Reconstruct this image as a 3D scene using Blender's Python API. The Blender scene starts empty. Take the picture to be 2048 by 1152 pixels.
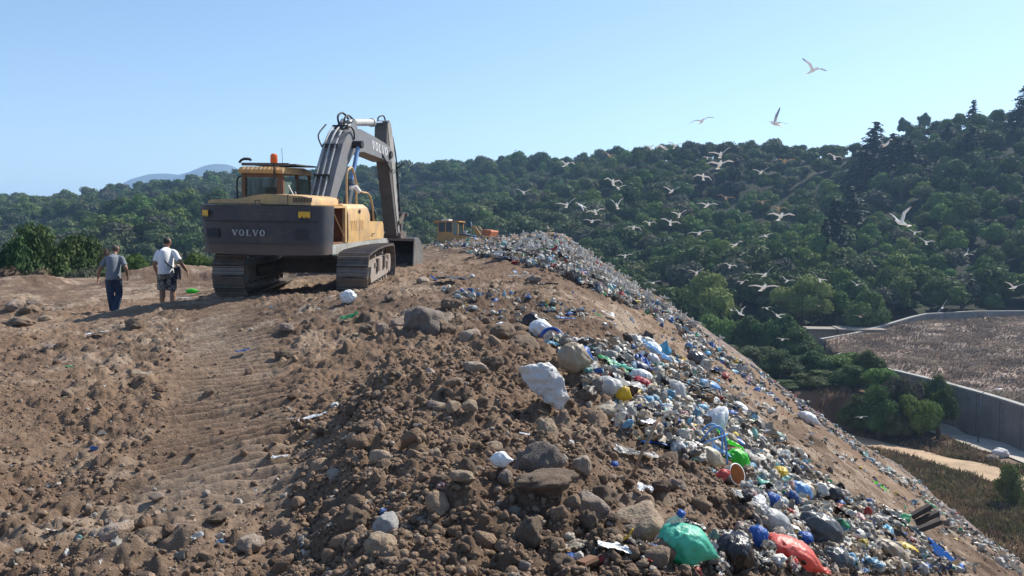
import bpy, bmesh, math, random
import numpy as np
from mathutils import Vector, Matrix, Euler
random.seed(7)
NAZ, NR1, NR2 = 1250, 760, 300
RNG = np.random.default_rng(11)
SC = bpy.context.scene
COL = SC.collection

# ------------------------------------------------------------------ camera, sky, sun
FPX, CX, HY, EYE = 1650.0, 1024.0, 482.0, 1.6       # focal length and horizon row of the 2048 px photograph
cam_d = bpy.data.cameras.new('camera')
cam_d.sensor_width = 36.0
cam_d.lens = FPX / 2048.0 * 36.0
cam_d.clip_start = 0.1
cam_d.clip_end = 12000.0
cam = bpy.data.objects.new('camera', cam_d)
COL.objects.link(cam)
cam.location = (0, 0, EYE)
cam.rotation_euler = (math.radians(90) - math.atan((576 - HY) / FPX), 0, 0)
SC.camera = cam

SUN_AZ, SUN_EL = math.radians(52), math.radians(43)   # azimuth clockwise from +Y
w = bpy.data.worlds.new('World')
SC.world = w
w.use_nodes = True
nt = w.node_tree
nt.nodes.clear()
sky = nt.nodes.new('ShaderNodeTexSky')
sky.sky_type = 'NISHITA'
sky.sun_disc = False
sky.sun_elevation = SUN_EL
sky.sun_rotation = SUN_AZ
sky.altitude = 100
sky.air_density = 1.0
sky.dust_density = 0.35
sky.ozone_density = 2.4
bg = nt.nodes.new('ShaderNodeBackground')
bg.inputs['Strength'].default_value = 0.112
out = nt.nodes.new('ShaderNodeOutputWorld')
nt.links.new(sky.outputs[0], bg.inputs[0])
nt.links.new(bg.outputs[0], out.inputs[0])

sun_d = bpy.data.lights.new('sun', 'SUN')
sun_d.energy = 5.0
sun_d.angle = math.radians(0.53)
sun_d.color = (1.0, 0.95, 0.86)
sun = bpy.data.objects.new('sun', sun_d)
COL.objects.link(sun)
sdir = Vector((math.sin(SUN_AZ) * math.cos(SUN_EL), math.cos(SUN_AZ) * math.cos(SUN_EL), math.sin(SUN_EL)))
sun.rotation_euler = (-sdir).to_track_quat('-Z', 'Y').to_euler()
sun.location = (30, 10, 40)

SC.view_settings.view_transform = 'Standard'
SC.view_settings.look = 'None'
SC.view_settings.exposure = 0.62
SC.view_settings.gamma = 1.0
SC.cycles.use_denoising = True
SC.cycles.max_bounces = 6
SC.cycles.diffuse_bounces = 3
SC.cycles.transparent_max_bounces = 12
SC.cycles.volume_bounces = 1

# ------------------------------------------------------------------ helpers
def tag(o, label=None, cat=None, group=None, kind=None):
    if label: o['label'] = label
    if cat: o['category'] = cat
    if group: o['group'] = group
    if kind: o['kind'] = kind
    return o

def srgb(h):
    h = h.lstrip('#')
    v = [int(h[i:i + 2], 16) / 255 for i in (0, 2, 4)]
    return tuple(((c + 0.055) / 1.055) ** 2.4 if c > 0.04045 else c / 12.92 for c in v)

MATS = {}
def mat(name, col, rough=0.7, metal=0.0, var=0.25, scale=6.0, bump=0.0, bscale=40.0, dirt=0.0, dcol=(0.20, 0.14, 0.10),
        trans=0.0, coat=0.0, rnd=0.0, vcol=False, alpha=1.0, spec=0.5, transl=0.0):
    if name in MATS: return MATS[name]
    m = bpy.data.materials.new(name)
    m.use_nodes = True
    t = m.node_tree; N = t.nodes; L = t.links
    p = N['Principled BSDF']
    p.inputs['Roughness'].default_value = rough
    p.inputs['Metallic'].default_value = metal
    p.inputs['Specular IOR Level'].default_value = spec
    tc = N.new('ShaderNodeTexCoord')
    nz = N.new('ShaderNodeTexNoise')
    nz.inputs['Scale'].default_value = scale
    nz.inputs['Detail'].default_value = 6
    nz.inputs['Roughness'].default_value = 0.65
    L.new(tc.outputs['Object'], nz.inputs['Vector'])
    mr = N.new('ShaderNodeMapRange')
    mr.inputs['From Min'].default_value = 0.25; mr.inputs['From Max'].default_value = 0.75
    mr.inputs['To Min'].default_value = 1 - var; mr.inputs['To Max'].default_value = 1 + var
    L.new(nz.outputs['Fac'], mr.inputs['Value'])
    mul = N.new('ShaderNodeVectorMath'); mul.operation = 'SCALE'
    if vcol:
        at = N.new('ShaderNodeAttribute'); at.attribute_name = 'Col'
        L.new(at.outputs['Color'], mul.inputs[0])
    else:
        mul.inputs[0].default_value = col
    L.new(mr.outputs[0], mul.inputs['Scale'])
    cur = mul.outputs[0]
    if rnd > 0:
        oi = N.new('ShaderNodeObjectInfo')
        hsv = N.new('ShaderNodeHueSaturation')
        m1 = N.new('ShaderNodeMapRange')
        m1.inputs['To Min'].default_value = 1 - rnd; m1.inputs['To Max'].default_value = 1 + rnd
        L.new(oi.outputs['Random'], m1.inputs['Value'])
        L.new(m1.outputs[0], hsv.inputs['Value'])
        m2 = N.new('ShaderNodeMath'); m2.operation = 'MULTIPLY_ADD'
        m3 = N.new('ShaderNodeMath'); m3.operation = 'FRACT'
        m4 = N.new('ShaderNodeMath'); m4.operation = 'MULTIPLY'; m4.inputs[1].default_value = 17.3
        L.new(oi.outputs['Random'], m4.inputs[0]); L.new(m4.outputs[0], m3.inputs[0])
        L.new(m3.outputs[0], m2.inputs[0]); m2.inputs[1].default_value = 0.06; m2.inputs[2].default_value = 0.47
        L.new(m2.outputs[0], hsv.inputs['Hue'])
        L.new(cur, hsv.inputs['Color']); cur = hsv.outputs[0]
    if dirt > 0:
        n2 = N.new('ShaderNodeTexNoise'); n2.inputs['Scale'].default_value = scale * 0.6
        n2.inputs['Detail'].default_value = 8; n2.inputs['Roughness'].default_value = 0.75
        L.new(tc.outputs['Object'], n2.inputs['Vector'])
        r2 = N.new('ShaderNodeMapRange'); r2.inputs['From Min'].default_value = 0.62 - dirt * 0.35
        r2.inputs['From Max'].default_value = 0.72 - dirt * 0.2
        L.new(n2.outputs['Fac'], r2.inputs['Value'])
        mx = N.new('ShaderNodeMix'); mx.data_type = 'RGBA'
        mm = N.new('ShaderNodeMath'); mm.operation = 'MULTIPLY'; mm.inputs[1].default_value = min(1, 0.35 + dirt * 0.6)
        L.new(r2.outputs[0], mm.inputs[0])
        L.new(mm.outputs[0], mx.inputs['Factor']); L.new(cur, mx.inputs['A'])
        mx.inputs['B'].default_value = (*dcol, 1); cur = mx.outputs['Result']
    L.new(cur, p.inputs['Base Color'])
    if bump > 0:
        bn = N.new('ShaderNodeTexNoise'); bn.inputs['Scale'].default_value = bscale; bn.inputs['Detail'].default_value = 5
        L.new(tc.outputs['Object'], bn.inputs['Vector'])
        b = N.new('ShaderNodeBump'); b.inputs['Strength'].default_value = bump; b.inputs['Distance'].default_value = 0.02
        L.new(bn.outputs['Fac'], b.inputs['Height']); L.new(b.outputs[0], p.inputs['Normal'])
    if trans: p.inputs['Transmission Weight'].default_value = trans
    if coat: p.inputs['Coat Weight'].default_value = coat
    if alpha < 1: p.inputs['Alpha'].default_value = alpha
    if transl > 0:
        tb = N.new('ShaderNodeBsdfTranslucent'); L.new(cur, tb.inputs['Color'])
        ms = N.new('ShaderNodeMixShader'); ms.inputs[0].default_value = transl
        L.new(p.outputs[0], ms.inputs[1]); L.new(tb.outputs[0], ms.inputs[2])
        L.new(ms.outputs[0], N['Material Output'].inputs[0])
    MATS[name] = m
    return m

def np_mesh(name, V, F, smooth=False, col=None):
    """mesh from numpy arrays; F is (n,k) or a list of such arrays."""
    V = np.asarray(V, dtype=np.float32)
    Fs = F if isinstance(F, list) else [F]
    Fs = [np.asarray(f, dtype=np.int32) for f in Fs if len(f)]
    me = bpy.data.meshes.new(name)
    me.vertices.add(len(V)); me.vertices.foreach_set('co', V.ravel())
    nl = sum(f.size for f in Fs); nf = sum(len(f) for f in Fs)
    me.loops.add(nl); me.polygons.add(nf)
    me.loops.foreach_set('vertex_index', np.concatenate([f.ravel() for f in Fs]))
    st = []; s = 0
    for f in Fs:
        k = f.shape[1]
        st.append(np.arange(s, s + f.size, k)); s += f.size
    me.polygons.foreach_set('loop_start', np.concatenate(st).astype(np.int32))
    me.update(calc_edges=True)
    me.validate(verbose=False)
    me.polygons.foreach_set('use_smooth', np.full(len(me.polygons), smooth, dtype=bool))
    if col is not None:
        a = me.color_attributes.new('Col', 'FLOAT_COLOR', 'POINT')
        c4 = np.ones((len(V), 4), dtype=np.float32); c4[:, :3] = col
        a.data.foreach_set('color', c4.ravel())
    return me

def link(name, me, m=None, parent=None, loc=None, rot=None, scale=None):
    o = bpy.data.objects.new(name, me)
    COL.objects.link(o)
    if m is not None and me is not None:
        if len(me.materials) == 0: me.materials.append(m)
        elif me.materials[0] != m:
            o.material_slots[0].link = 'OBJECT'; o.material_slots[0].material = m
    if parent: o.parent = parent
    if loc is not None: o.location = loc
    if rot is not None: o.rotation_euler = rot
    if scale is not None: o.scale = scale if hasattr(scale, '__len__') else (scale,) * 3
    return o

def empty(name, loc=(0, 0, 0), rot=(0, 0, 0)):
    o = bpy.data.objects.new(name, None); COL.objects.link(o)
    o.location = loc; o.rotation_euler = rot; o.empty_display_size = 0.3
    return o

# ---- noise
def h2(ix, iy, seed=0):
    n = (ix.astype(np.int64) * 374761393 + iy.astype(np.int64) * 668265263 + seed * 1442695041) & 0x7fffffff
    n = ((n ^ (n >> 13)) * 1274126177) & 0x7fffffff
    n = ((n ^ (n >> 15)) * 846591831) & 0x7fffffff
    n = n ^ (n >> 16)
    return (n & 0xffffff).astype(np.float64) / float(0x1000000)

def vn(x, y, seed=0):
    xf = np.floor(x); yf = np.floor(y)
    fx = x - xf; fy = y - yf
    ux = fx * fx * fx * (fx * (fx * 6 - 15) + 10); uy = fy * fy * fy * (fy * (fy * 6 - 15) + 10)
    a = h2(xf, yf, seed); b = h2(xf + 1, yf, seed); c = h2(xf, yf + 1, seed); d = h2(xf + 1, yf + 1, seed)
    return (a * (1 - ux) + b * ux) * (1 - uy) + (c * (1 - ux) + d * ux) * uy - 0.5

def fbm(x, y, scale, octs=4, seed=0, gain=0.5):
    s = 0; a = 1.0; f = 1.0 / scale
    for k in range(octs):
        ca, sa = math.cos(0.7 * k), math.sin(0.7 * k)
        s = s + a * vn((x * ca - y * sa) * f + 13.7 * k, (x * sa + y * ca) * f - 7.1 * k, seed + k)
        a *= gain; f *= 2.03
    return s

def clods(x, y, cell, seed, prob=0.6, rmin=0.18, rmax=0.5, flat=0.8):
    """height of a bed of rounded lumps one per cell"""
    gx = np.floor(x / cell); gy = np.floor(y / cell)
    best = np.zeros_like(x)
    for i in (-1, 0, 1):
        for j in (-1, 0, 1):
            cx = gx + i; cy = gy + j
            px = (cx + 0.15 + 0.7 * h2(cx, cy, seed)) * cell
            py = (cy + 0.15 + 0.7 * h2(cx, cy, seed + 1)) * cell
            r = (rmin + (rmax - rmin) * h2(cx, cy, seed + 2) ** 2) * cell
            on = h2(cx, cy, seed + 3) < prob
            asp = 0.7 + 0.6 * h2(cx, cy, seed + 4)
            d2 = ((x - px) ** 2 * asp + (y - py) ** 2 / asp) / (r * r)
            hh = np.sqrt(np.maximum(0, 1 - d2)) * r * flat * on
            best = np.maximum(best, hh)
    return best

def smin(a, b, k):
    h = np.clip(0.5 + 0.5 * (b - a) / k, 0, 1)
    return b * (1 - h) + a * h - k * h * (1 - h)
def sstep(e0, e1, x):
    t = np.clip((x - e0) / (e1 - e0), 0, 1); return t * t * (3 - 2 * t)

# ------------------------------------------------------------------ terrain function
CP = np.array([(-25,2,0),(-12,2,0),(-4,2,.05),(-2,4,.05),(-2.4,7,.03),(-5,8,0),(-10,8,-.05),(-20,15,-.1),(-6.5,13,.02),
 (-9.7,20,-.12),(-8.4,20.3,-.02),(-14,22,-.1),(-17,29,0),(-10,30,.2),(-6.8,17.5,.30),(-6.3,22.5,.45),(-3.0,18,.52),(-3.1,22.8,.70),
 (-3.2,26.5,.86),(-5,30,.8),(-3,10,.22),(-1.2,10.2,.45),(-1.35,12.8,.78),(-.9,7,.42),(-.8,4.5,.36),(0,3,.35),(.6,5,.5),(.5,9,.45),
 (0,11.5,.45),(0,15,.75),(1,20,.95),(0,25,1.15),(2,30,1.3),(-2,35,1.2),(1,45,1.45),(-4,55,1.5),(2,62,1.95),(4,66,1.85),(-5,70,1.3),
 (1,75,1.6),(-8,45,.6),(-30,60,-.5),(-30,30,-.2),(10,0,.4),(14,30,1.3),(14,60,1.8),(2,5.5,.45),(2.6,12,.5),(3,20,.9)], dtype=float)
def _tps_fit(P):
    n = len(P)
    d = np.hypot(P[:, None, 0] - P[None, :, 0], P[:, None, 1] - P[None, :, 1])
    K = np.where(d > 0, d * d * np.log(d + 1e-9), 0) + np.eye(n) * 0.4
    A = np.zeros((n + 3, n + 3)); A[:n, :n] = K
    A[:n, n] = 1; A[:n, n + 1:] = P[:, :2]; A[n, :n] = 1; A[n + 1:, :n] = P[:, :2].T
    return np.linalg.solve(A, np.concatenate([P[:, 2], np.zeros(3)]))
_W = _tps_fit(CP)
def tps(x, y):
    xc = np.clip(x, -32, 16); yc = np.clip(y, 0, 85)
    s = _W[-3] + _W[-2] * xc + _W[-1] * yc
    for i in range(len(CP)):
        d2 = (xc - CP[i, 0]) ** 2 + (yc - CP[i, 1]) ** 2 + 1e-9
        s = s + _W[i] * 0.5 * d2 * np.log(d2)
    return s
def crest(y):
    return np.interp(y, [-40, 0, 5, 8, 12, 20, 40, 60, 70, 76, 84, 95, 120], [0.5, 1.35, 1.5, 1.65, 1.95, 2.7, 4.8, 6.5, 7.0, 6.6, 4.0, -3, -30])

def wall_x(y):   # line of the lower retaining wall
    return np.interp(y, [30, 45, 60, 70, 77, 81, 88, 95, 104, 115], [62, 55, 50.5, 49.0, 48.3, 47.9, 46.2, 43.6, 41.5, 43.5])
def wall_u(x):   # y of the upper wall
    return np.interp(x, [38, 43.5, 50, 58, 65, 75, 90, 130, 200], [110, 115, 119.5, 125, 130.5, 133.5, 137, 142, 150])
def skyline(px):
    return np.interp(px, [-900, 0, 100, 200, 300, 400, 480, 600, 700, 830, 900, 1000, 1100, 1200, 1300, 1400, 1500, 1600, 1700, 1800, 1900, 2000, 2048, 2400, 3500],
                         [390, 386, 384, 372, 360, 352, 344, 346, 340, 331, 331, 324, 316, 308, 300, 295, 290, 292, 284, 262, 232, 214, 205, 150, 60])
def hill_R(px):
    return np.interp(px, [-900, 0, 500, 900, 1200, 1500, 1800, 2048, 3500], [600, 560, 500, 450, 400, 350, 320, 300, 260])
HP = {}
def hill(x, y):
    a = np.arctan2(x, y)
    ac = np.clip(a, -0.85, 0.9)
    px = CX + FPX * np.tan(ac)
    r = np.hypot(x, y)
    yy = r * np.cos(ac)
    R = hill_R(px)
    Hs = EYE + (HY - skyline(px)) / FPX * R * np.cos(ac) - np.interp(px, [0, 700, 1100], [8.5, 8, 5.5])
    r0 = np.interp(px, [0, 900, 1300, 1700, 2048, 2600], [95, 100, 118, 140, 160, 160])
    zb = np.interp(px, [0, 900, 1300, 1700, 2048], [-18, -19, -17.5, -14, -13])
    s = np.clip((r - r0) / (R - r0), 0, 1.6)
    g = np.where(s < 1, s ** 0.92, 1 - (s - 1) * 0.9)
    und = fbm(x, y, 80, 3, 51) * 13 * np.clip(s * 3, 0, 1) * np.clip((0.97 - s) * 3, 0.0, 1)
    return zb + (Hs - zb) * g + und
def valley(x, y):
    z = hill(x, y)
    r = np.hypot(x, y)
    flat = -18.0 + fbm(x, y, 14, 3, 61) * 0.9
    # bank that carries the bushes
    bank = 3.3 * sstep(0, 2.6, y - np.interp(x, [20, 30, 36, 40, 45], [92, 88, 85.5, 83.5, 81.5]) + fbm(x, y, 3, 2, 63)) * (1 - sstep(41.5, 44.5, x - (y - 84) * 0)) * (1 - sstep(108, 118, y))
    z = np.where(r < 170, np.minimum(np.maximum(z, -60), 400), z)
    base = np.maximum(flat + bank, np.where(y > 85, np.minimum(z, -18 + np.maximum(y - 88, 0) * 0.13 + np.maximum(r - 150, 0) * 3), -60))
    ter = -14.1 + (y - 78) * 0.055 + fbm(x, y, 9, 4, 71) * 0.9
    on = (x > wall_x(y) + 0.25) & (y < wall_u(x) - 0.2) & (y > 30)
    base = np.where(on, ter, base)
    # beyond the upper wall: a strip level before the hill
    return base
def heap_top(x, y):
    z = tps(x, y)
    # berm with a sharp left face near the camera
    xb = np.interp(y, [2.0, 3.6, 5.2, 6.6, 8.0, 9.5], [-.55, -.85, -1.25, -1.25, -.75, -.1]) + 0.16 * vn(x * 0.0 + 3.1, y * 1.7, 5)
    z = z + (0.11 + .12 * sstep(4.8, 5.6, y)) * sstep(-0.14, 0.34, x - xb) * (1 - sstep(6.8, 9.2, y)) * (1 - sstep(.3, 2.2, x - xb)) - 0.07 * np.exp(-((x - xb + .25) / .3) ** 2) * (1 - sstep(6.5, 8, y))
    # piles behind the two men
    for (cx, cy, s, h) in ((-12.6, 31, 1.3, .6), (-11.1, 31.5, 1.1, .4), (-14.0, 30, 1.2, .35), (-9.6, 30, 1.3, .5), (-10.9, 27, 1.1, .25),
                           (-11.2, 18.6, .9, .28), (-9.9, 17.8, .5, .15), (-17.5, 29.5, 1.6, .3)):
        z = z + h * np.exp(-((x - cx) ** 2 + (y - cy) ** 2) / (s * s))
    return z
def zbase(x, y, det=True):
    x = np.asarray(x, dtype=float); y = np.asarray(y, dtype=float)
    top = heap_top(x, y)
    cr = crest(y)
    lump = fbm(x, y, 5.0, 3, 21) * 0.55 * sstep(0.5, 4, x - cr + 1) + fbm(x, y, 2.2, 3, 25) * 0.28 * sstep(10, 25, y) + fbm(x, y, 6, 3, 27) * 0.5 * sstep(35, 55, y)
    dx = x - cr
    sl = -0.66 * dx - 0.0022 * np.maximum(dx, 0) ** 2
    yb = np.interp(x, [-60, -30, -20, -14, -10, -7, -4, 4, 9, 30], [24, 27, 31, 34, 37, 48, 74, 79, 78, 60])
    back = 0.9 - 0.6 * (y - yb)
    back = np.where(x < 2, np.maximum(back, np.minimum(-2.2 - 0.06 * (y - yb), 9 - 0.45 * (y - yb)) - 20 * sstep(-4, 2, x)), back)
    z = smin(smin(top, sl, 0.55), back, 0.6) + lump
    # side lobes of fill down the long slope
    z = z - 0.5 * np.exp(-((y - 30 - 0.25 * dx) / 3.2) ** 2) * sstep(4, 12, dx)
    v = valley(x, y)
    return np.maximum(z, v), z > v
def track_uv(x, y):
    # machine track imprint: two passes
    x0 = np.interp(y, [2.5, 4.65, 6.3, 9.5, 13, 18], [-1.2, -1.75, -2.25, -3.3, -4.5, -6.3])
    return x - x0
def ground(x, y, full=True):
    """final height, heap mask"""
    z, heap = zbase(x, y)
    r = np.hypot(x, y)
    d = np.clip(1.25 - r / 42, 0, 1) * heap
    t = track_uv(x, y)
    ty = sstep(3.6, 5.4, y) * (1 - sstep(15.5, 17.5, y))
    tm = np.exp(-(np.abs(t) / 0.62) ** 4) * ty
    tm2 = np.exp(-(np.abs(t + 1.9) / 0.45) ** 4) * ty * 0.5
    calm = 1 - 0.85 * tm - 0.35 * tm2
    berm = 0.8 + 0.2 * sstep(-2.2, -0.6, x + 0.0 * y)
    patch = sstep(-0.18, 0.15, fbm(x, y, 1.6, 3, 31))
    n = fbm(x, y, 1.3, 3, 33) * 0.10 * berm + fbm(x, y, 0.33, 4, 35, 0.65) * 0.082 * (0.5 + 0.5 * patch)
    c = clods(x, y, 0.34, 41, 0.45, 0.12, 0.42) * berm * 0.95
    c = np.maximum(c, clods(x + 3.3, y - 1.2, 0.17, 45, 0.55 * 1, 0.15, 0.5) * (0.45 + 0.55 * patch))
    c = c + clods(x - 1.7 + .05 * fbm(x, y, .2, 2, 59), y + 9.2 + .05 * fbm(x, y, .2, 2, 60), 0.08, 49, 0.5, 0.15, 0.6) * (0.4 + 0.6 * patch) * (1 - .9 * tm)
    rr = r.clip(0.5, 1e9)
    fine = fbm(x, y, 0.07, 2, 55, 0.6) * 0.016 * (rr < 25)
    z = z + d * (n * calm + c * (calm * 0.85 + 0.05) * (1 - .8 * tm) + fine)
    yy = r + 0.05 * t + 0.035 * fbm(x, y, 0.9, 2, 57)
    rid = (0.5 + 0.5 * np.cos(yy / 0.21 * 2 * math.pi)) ** 0.8
    z = z + (rid - 0.5) * 0.11 * tm * (0.6 + 0.7 * sstep(-0.35, 0.25, fbm(x, y, 0.7, 3, 58))) * heap - 0.05 * tm * heap
    return z, heap
def gz(x, y):
    z, _ = ground(np.atleast_1d(np.float64(x)), np.atleast_1d(np.float64(y)))
    return float(z[0])
def ray(px, py):
    return (px - CX) / FPX, (py - HY) / FPX
def hits(P, ymin=1.8, ymax=320, n=900):
    """where rays through photo pixels meet the ground (vectorised, several points)"""
    P = np.atleast_2d(np.array(P, dtype=float))
    u = (P[:, 0] - CX) / FPX; wv = (P[:, 1] - HY) / FPX
    Y = np.geomspace(ymin, ymax, n)
    X = u[:, None] * Y[None, :]
    Z = EYE - wv[:, None] * Y[None, :]
    G, _ = zbase(X.ravel(), np.repeat(Y[None, :], len(P), 0).ravel())
    G = G.reshape(X.shape)
    below = (Z < G)
    k = np.where(below.any(1), below.argmax(1), n - 1).clip(1)
    i = np.arange(len(P))
    a = Z[i, k - 1] - G[i, k - 1]; b = G[i, k] - Z[i, k]
    f = a / np.maximum(a + b, 1e-9)
    yy = Y[k - 1] + (Y[k] - Y[k - 1]) * f
    return np.stack([u * yy, yy, EYE - wv * yy], 1), below.any(1)
def hit(px, py):
    h, ok = hits([(px, py)])
    return h[0]
# ------------------------------------------------------------------ ground sheet
def build_ground():
    az = np.concatenate([np.linspace(-180, -70, 23)[:-1], np.linspace(-70, -37.5, 50)[:-1], np.linspace(-37.5, 37.5, NAZ)[:-1],
                         np.linspace(37.5, 70, 50)[:-1], np.linspace(70, 180, 23)[:-1]])
    az = np.radians(az)
    rr = np.concatenate([[0.0001, 0.5, 1.0, 1.4], np.geomspace(1.8, 34, NR1)[:-1], np.geomspace(34, 150, NR2)[:-1], np.geomspace(150, 700, 130)[:-1], np.geomspace(700, 4500, 26)])
    na, nr = len(az), len(rr)
    A, R = np.meshgrid(az, rr)
    X = (R * np.sin(A)).ravel(); Y = (R * np.cos(A)).ravel()
    Z, heap = ground(X, Y)
    far = sstep(650, 1500, R.ravel())
    Z = Z * (1 - far) + (-30) * far
    # base colours of the different grounds
    n1 = fbm(X, Y, 2.6, 4, 81); n2 = fbm(X, Y, 0.45, 4, 83, 0.65); n3 = fbm(X, Y, 9, 3, 85)
    soil = np.array([0.222, 0.155, 0.107]); pale = np.array([0.320, 0.250, 0.188]); dark = np.array([0.125, 0.082, 0.056]); red = np.array([0.232, 0.152, 0.098])
    k = np.clip(0.42 + 1.0 * n1 + 0.9 * n2, 0, 1)[:, None]
    C = dark * (1 - k) + soil * k
    k2 = (sstep(0.18, 0.5, n2 + 0.6 * n1) * 0.7)[:, None]
    C = C * (1 - k2) + pale * k2
    k3 = (sstep(0.05, 0.35, n3) * 0.5)[:, None]
    C = C * (1 - k3) + red * k3
    t = track_uv(X, Y)
    tm = (np.exp(-(np.abs(t) / 0.6) ** 4) * sstep(2.2, 3.2, Y) * (1 - sstep(15.5, 17.5, Y)) * (0.2 + 0.8 * sstep(-0.2, 0.3, n1)) * 0.55)[:, None]
    C = C * (1 - tm) + pale * tm
    dx = X - crest(Y)
    # far dusty cover on the lower slope and old grey fill
    gs = (sstep(44, 58, Y + 0.2 * dx) * sstep(0, 6, dx) * 0.6)[:, None]
    C = C * (1 - gs) + np.array([0.23, 0.185, 0.165]) * gs
    v = ~heap
    m1 = fbm(X, Y, 6, 4, 87); m2 = fbm(X, Y, 1.5, 3, 89)
    vf = np.array([0.17, 0.115, 0.08]) + (m2[:, None] * 0.10)
    gr = np.array([0.085, 0.095, 0.035]); kk = (sstep(0.02, 0.3, m1) * 0.85)[:, None]
    vf = vf * (1 - kk) + gr * kk
    tan = np.array([0.26, 0.19, 0.12]); kk = (sstep(0.1, 0.4, fbm(X, Y, 5, 3, 93)) * 0.8)[:, None]
    vf = vf * (1 - kk) + tan * kk
    on = (X > wall_x(Y) + 0.2) & (Y < wall_u(X)) & (Y > 30)
    q = fbm(X * 1.0, Y * 2.2, 5, 5, 95, 0.6)
    dg = np.array([0.235, 0.180, 0.145]) * (1 + 1.6 * q[:, None])
    dgt = (sstep(0.0, 0.35, fbm(X, Y * 1.6, 3.5, 4, 97, 0.6)))[:, None] * 0.7
    dg = dg * (1 - dgt) + np.array([0.34, 0.25, 0.175]) * dgt
    vf = np.where(on[:, None], dg, vf)
    bk_ = sstep(-6, 0, Y - np.interp(X, [20, 30, 36, 40, 45], [91, 87, 84.5, 82.5, 80.5])) * (1 - sstep(42, 45, X))
    vf = vf * (1 - bk_[:, None]) + np.array([0.15, 0.092, 0.06]) * bk_[:, None]
    hill_m = (R.ravel() > 100) & ~on
    hc = np.array([0.020, 0.026, 0.012]) * (1 + 0.8 * m1[:, None])
    vf = np.where(hill_m[:, None], hc, vf)
    C = np.where(v[:, None], vf, C)
    C = np.clip(C, 0.01, 0.8)
    i = np.arange(nr - 1)[:, None] * na; j = np.arange(na)[None, :]; j2 = (j + 1) % na
    F = np.stack([i + j, i + na + j, i + na + j2, i + j2], -1).reshape(-1, 4)
    F = F[:, ::-1]
    me = np_mesh('ground', np.stack([X, Y, Z], 1), F, smooth=True, col=C)
    m = mat('earth', (0, 0, 0), rough=0.95, var=0.22, scale=22.0, vcol=True, spec=0.15)
    t = m.node_tree; N = t.nodes; L = t.links
    p = N['Principled BSDF']
    tc = N['Texture Coordinate']
    # small stones and grit: pale flecks plus bump
    vo = N.new('ShaderNodeTexVoronoi'); vo.inputs['Scale'].default_value = 26
    L.new(tc.outputs['Object'], vo.inputs['Vector'])
    rp = N.new('ShaderNodeMapRange'); rp.inputs['From Min'].default_value = 0.24; rp.inputs['From Max'].default_value = 0.12
    L.new(vo.outputs['Distance'], rp.inputs['Value'])
    sep = N.new('ShaderNodeSeparateColor'); L.new(vo.outputs['Color'], sep.inputs[0])
    gt = N.new('ShaderNodeMath'); gt.operation = 'GREATER_THAN'; gt.inputs[1].default_value = 0.74
    L.new(sep.outputs[0], gt.inputs[0])
    mm = N.new('ShaderNodeMath'); mm.operation = 'MULTIPLY'; L.new(rp.outputs[0], mm.inputs[0]); L.new(gt.outputs[0], mm.inputs[1])
    ms = N.new('ShaderNodeMath'); ms.operation = 'MULTIPLY'; ms.inputs[1].default_value = 0.6; L.new(mm.outputs[0], ms.inputs[0])
    mx = N.new('ShaderNodeMix'); mx.data_type = 'RGBA'
    src = p.inputs['Base Color'].links[0].from_socket
    L.new(ms.outputs[0], mx.inputs['Factor']); L.new(src, mx.inputs['A']); mx.inputs['B'].default_value = (0.40, 0.33, 0.26, 1)
    L.new(mx.outputs['Result'], p.inputs['Base Color'])
    n1_ = N.new('ShaderNodeTexNoise'); n1_.inputs['Scale'].default_value = 38; n1_.inputs['Detail'].default_value = 9; n1_.inputs['Roughness'].default_value = 0.72
    L.new(tc.outputs['Object'], n1_.inputs['Vector'])
    ad = N.new('ShaderNodeMath'); ad.operation = 'MULTIPLY_ADD'; ad.inputs[1].default_value = 0.4
    L.new(mm.outputs[0], ad.inputs[0]); L.new(n1_.outputs['Fac'], ad.inputs[2])
    b = N.new('ShaderNodeBump'); b.inputs['Strength'].default_value = 0.85; b.inputs['Distance'].default_value = 0.03
    L.new(ad.outputs[0], b.inputs['Height']); L.new(b.outputs[0], p.inputs['Normal'])
    o = link('ground', me, m)
    tag(o, kind='structure')
    return o
build_ground()
# ------------------------------------------------------------------ vegetation kit
def ico(sub):
    bm = bmesh.new(); bmesh.ops.create_icosphere(bm, subdivisions=sub, radius=1.0)
    V = np.array([v.co[:] for v in bm.verts]); F = np.array([[v.index for v in f.verts] for f in bm.faces]); bm.free()
    return V, F
ICO1, ICO2, ICO3, ICO4 = ico(1), ico(2), ico(3), ico(4)

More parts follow.
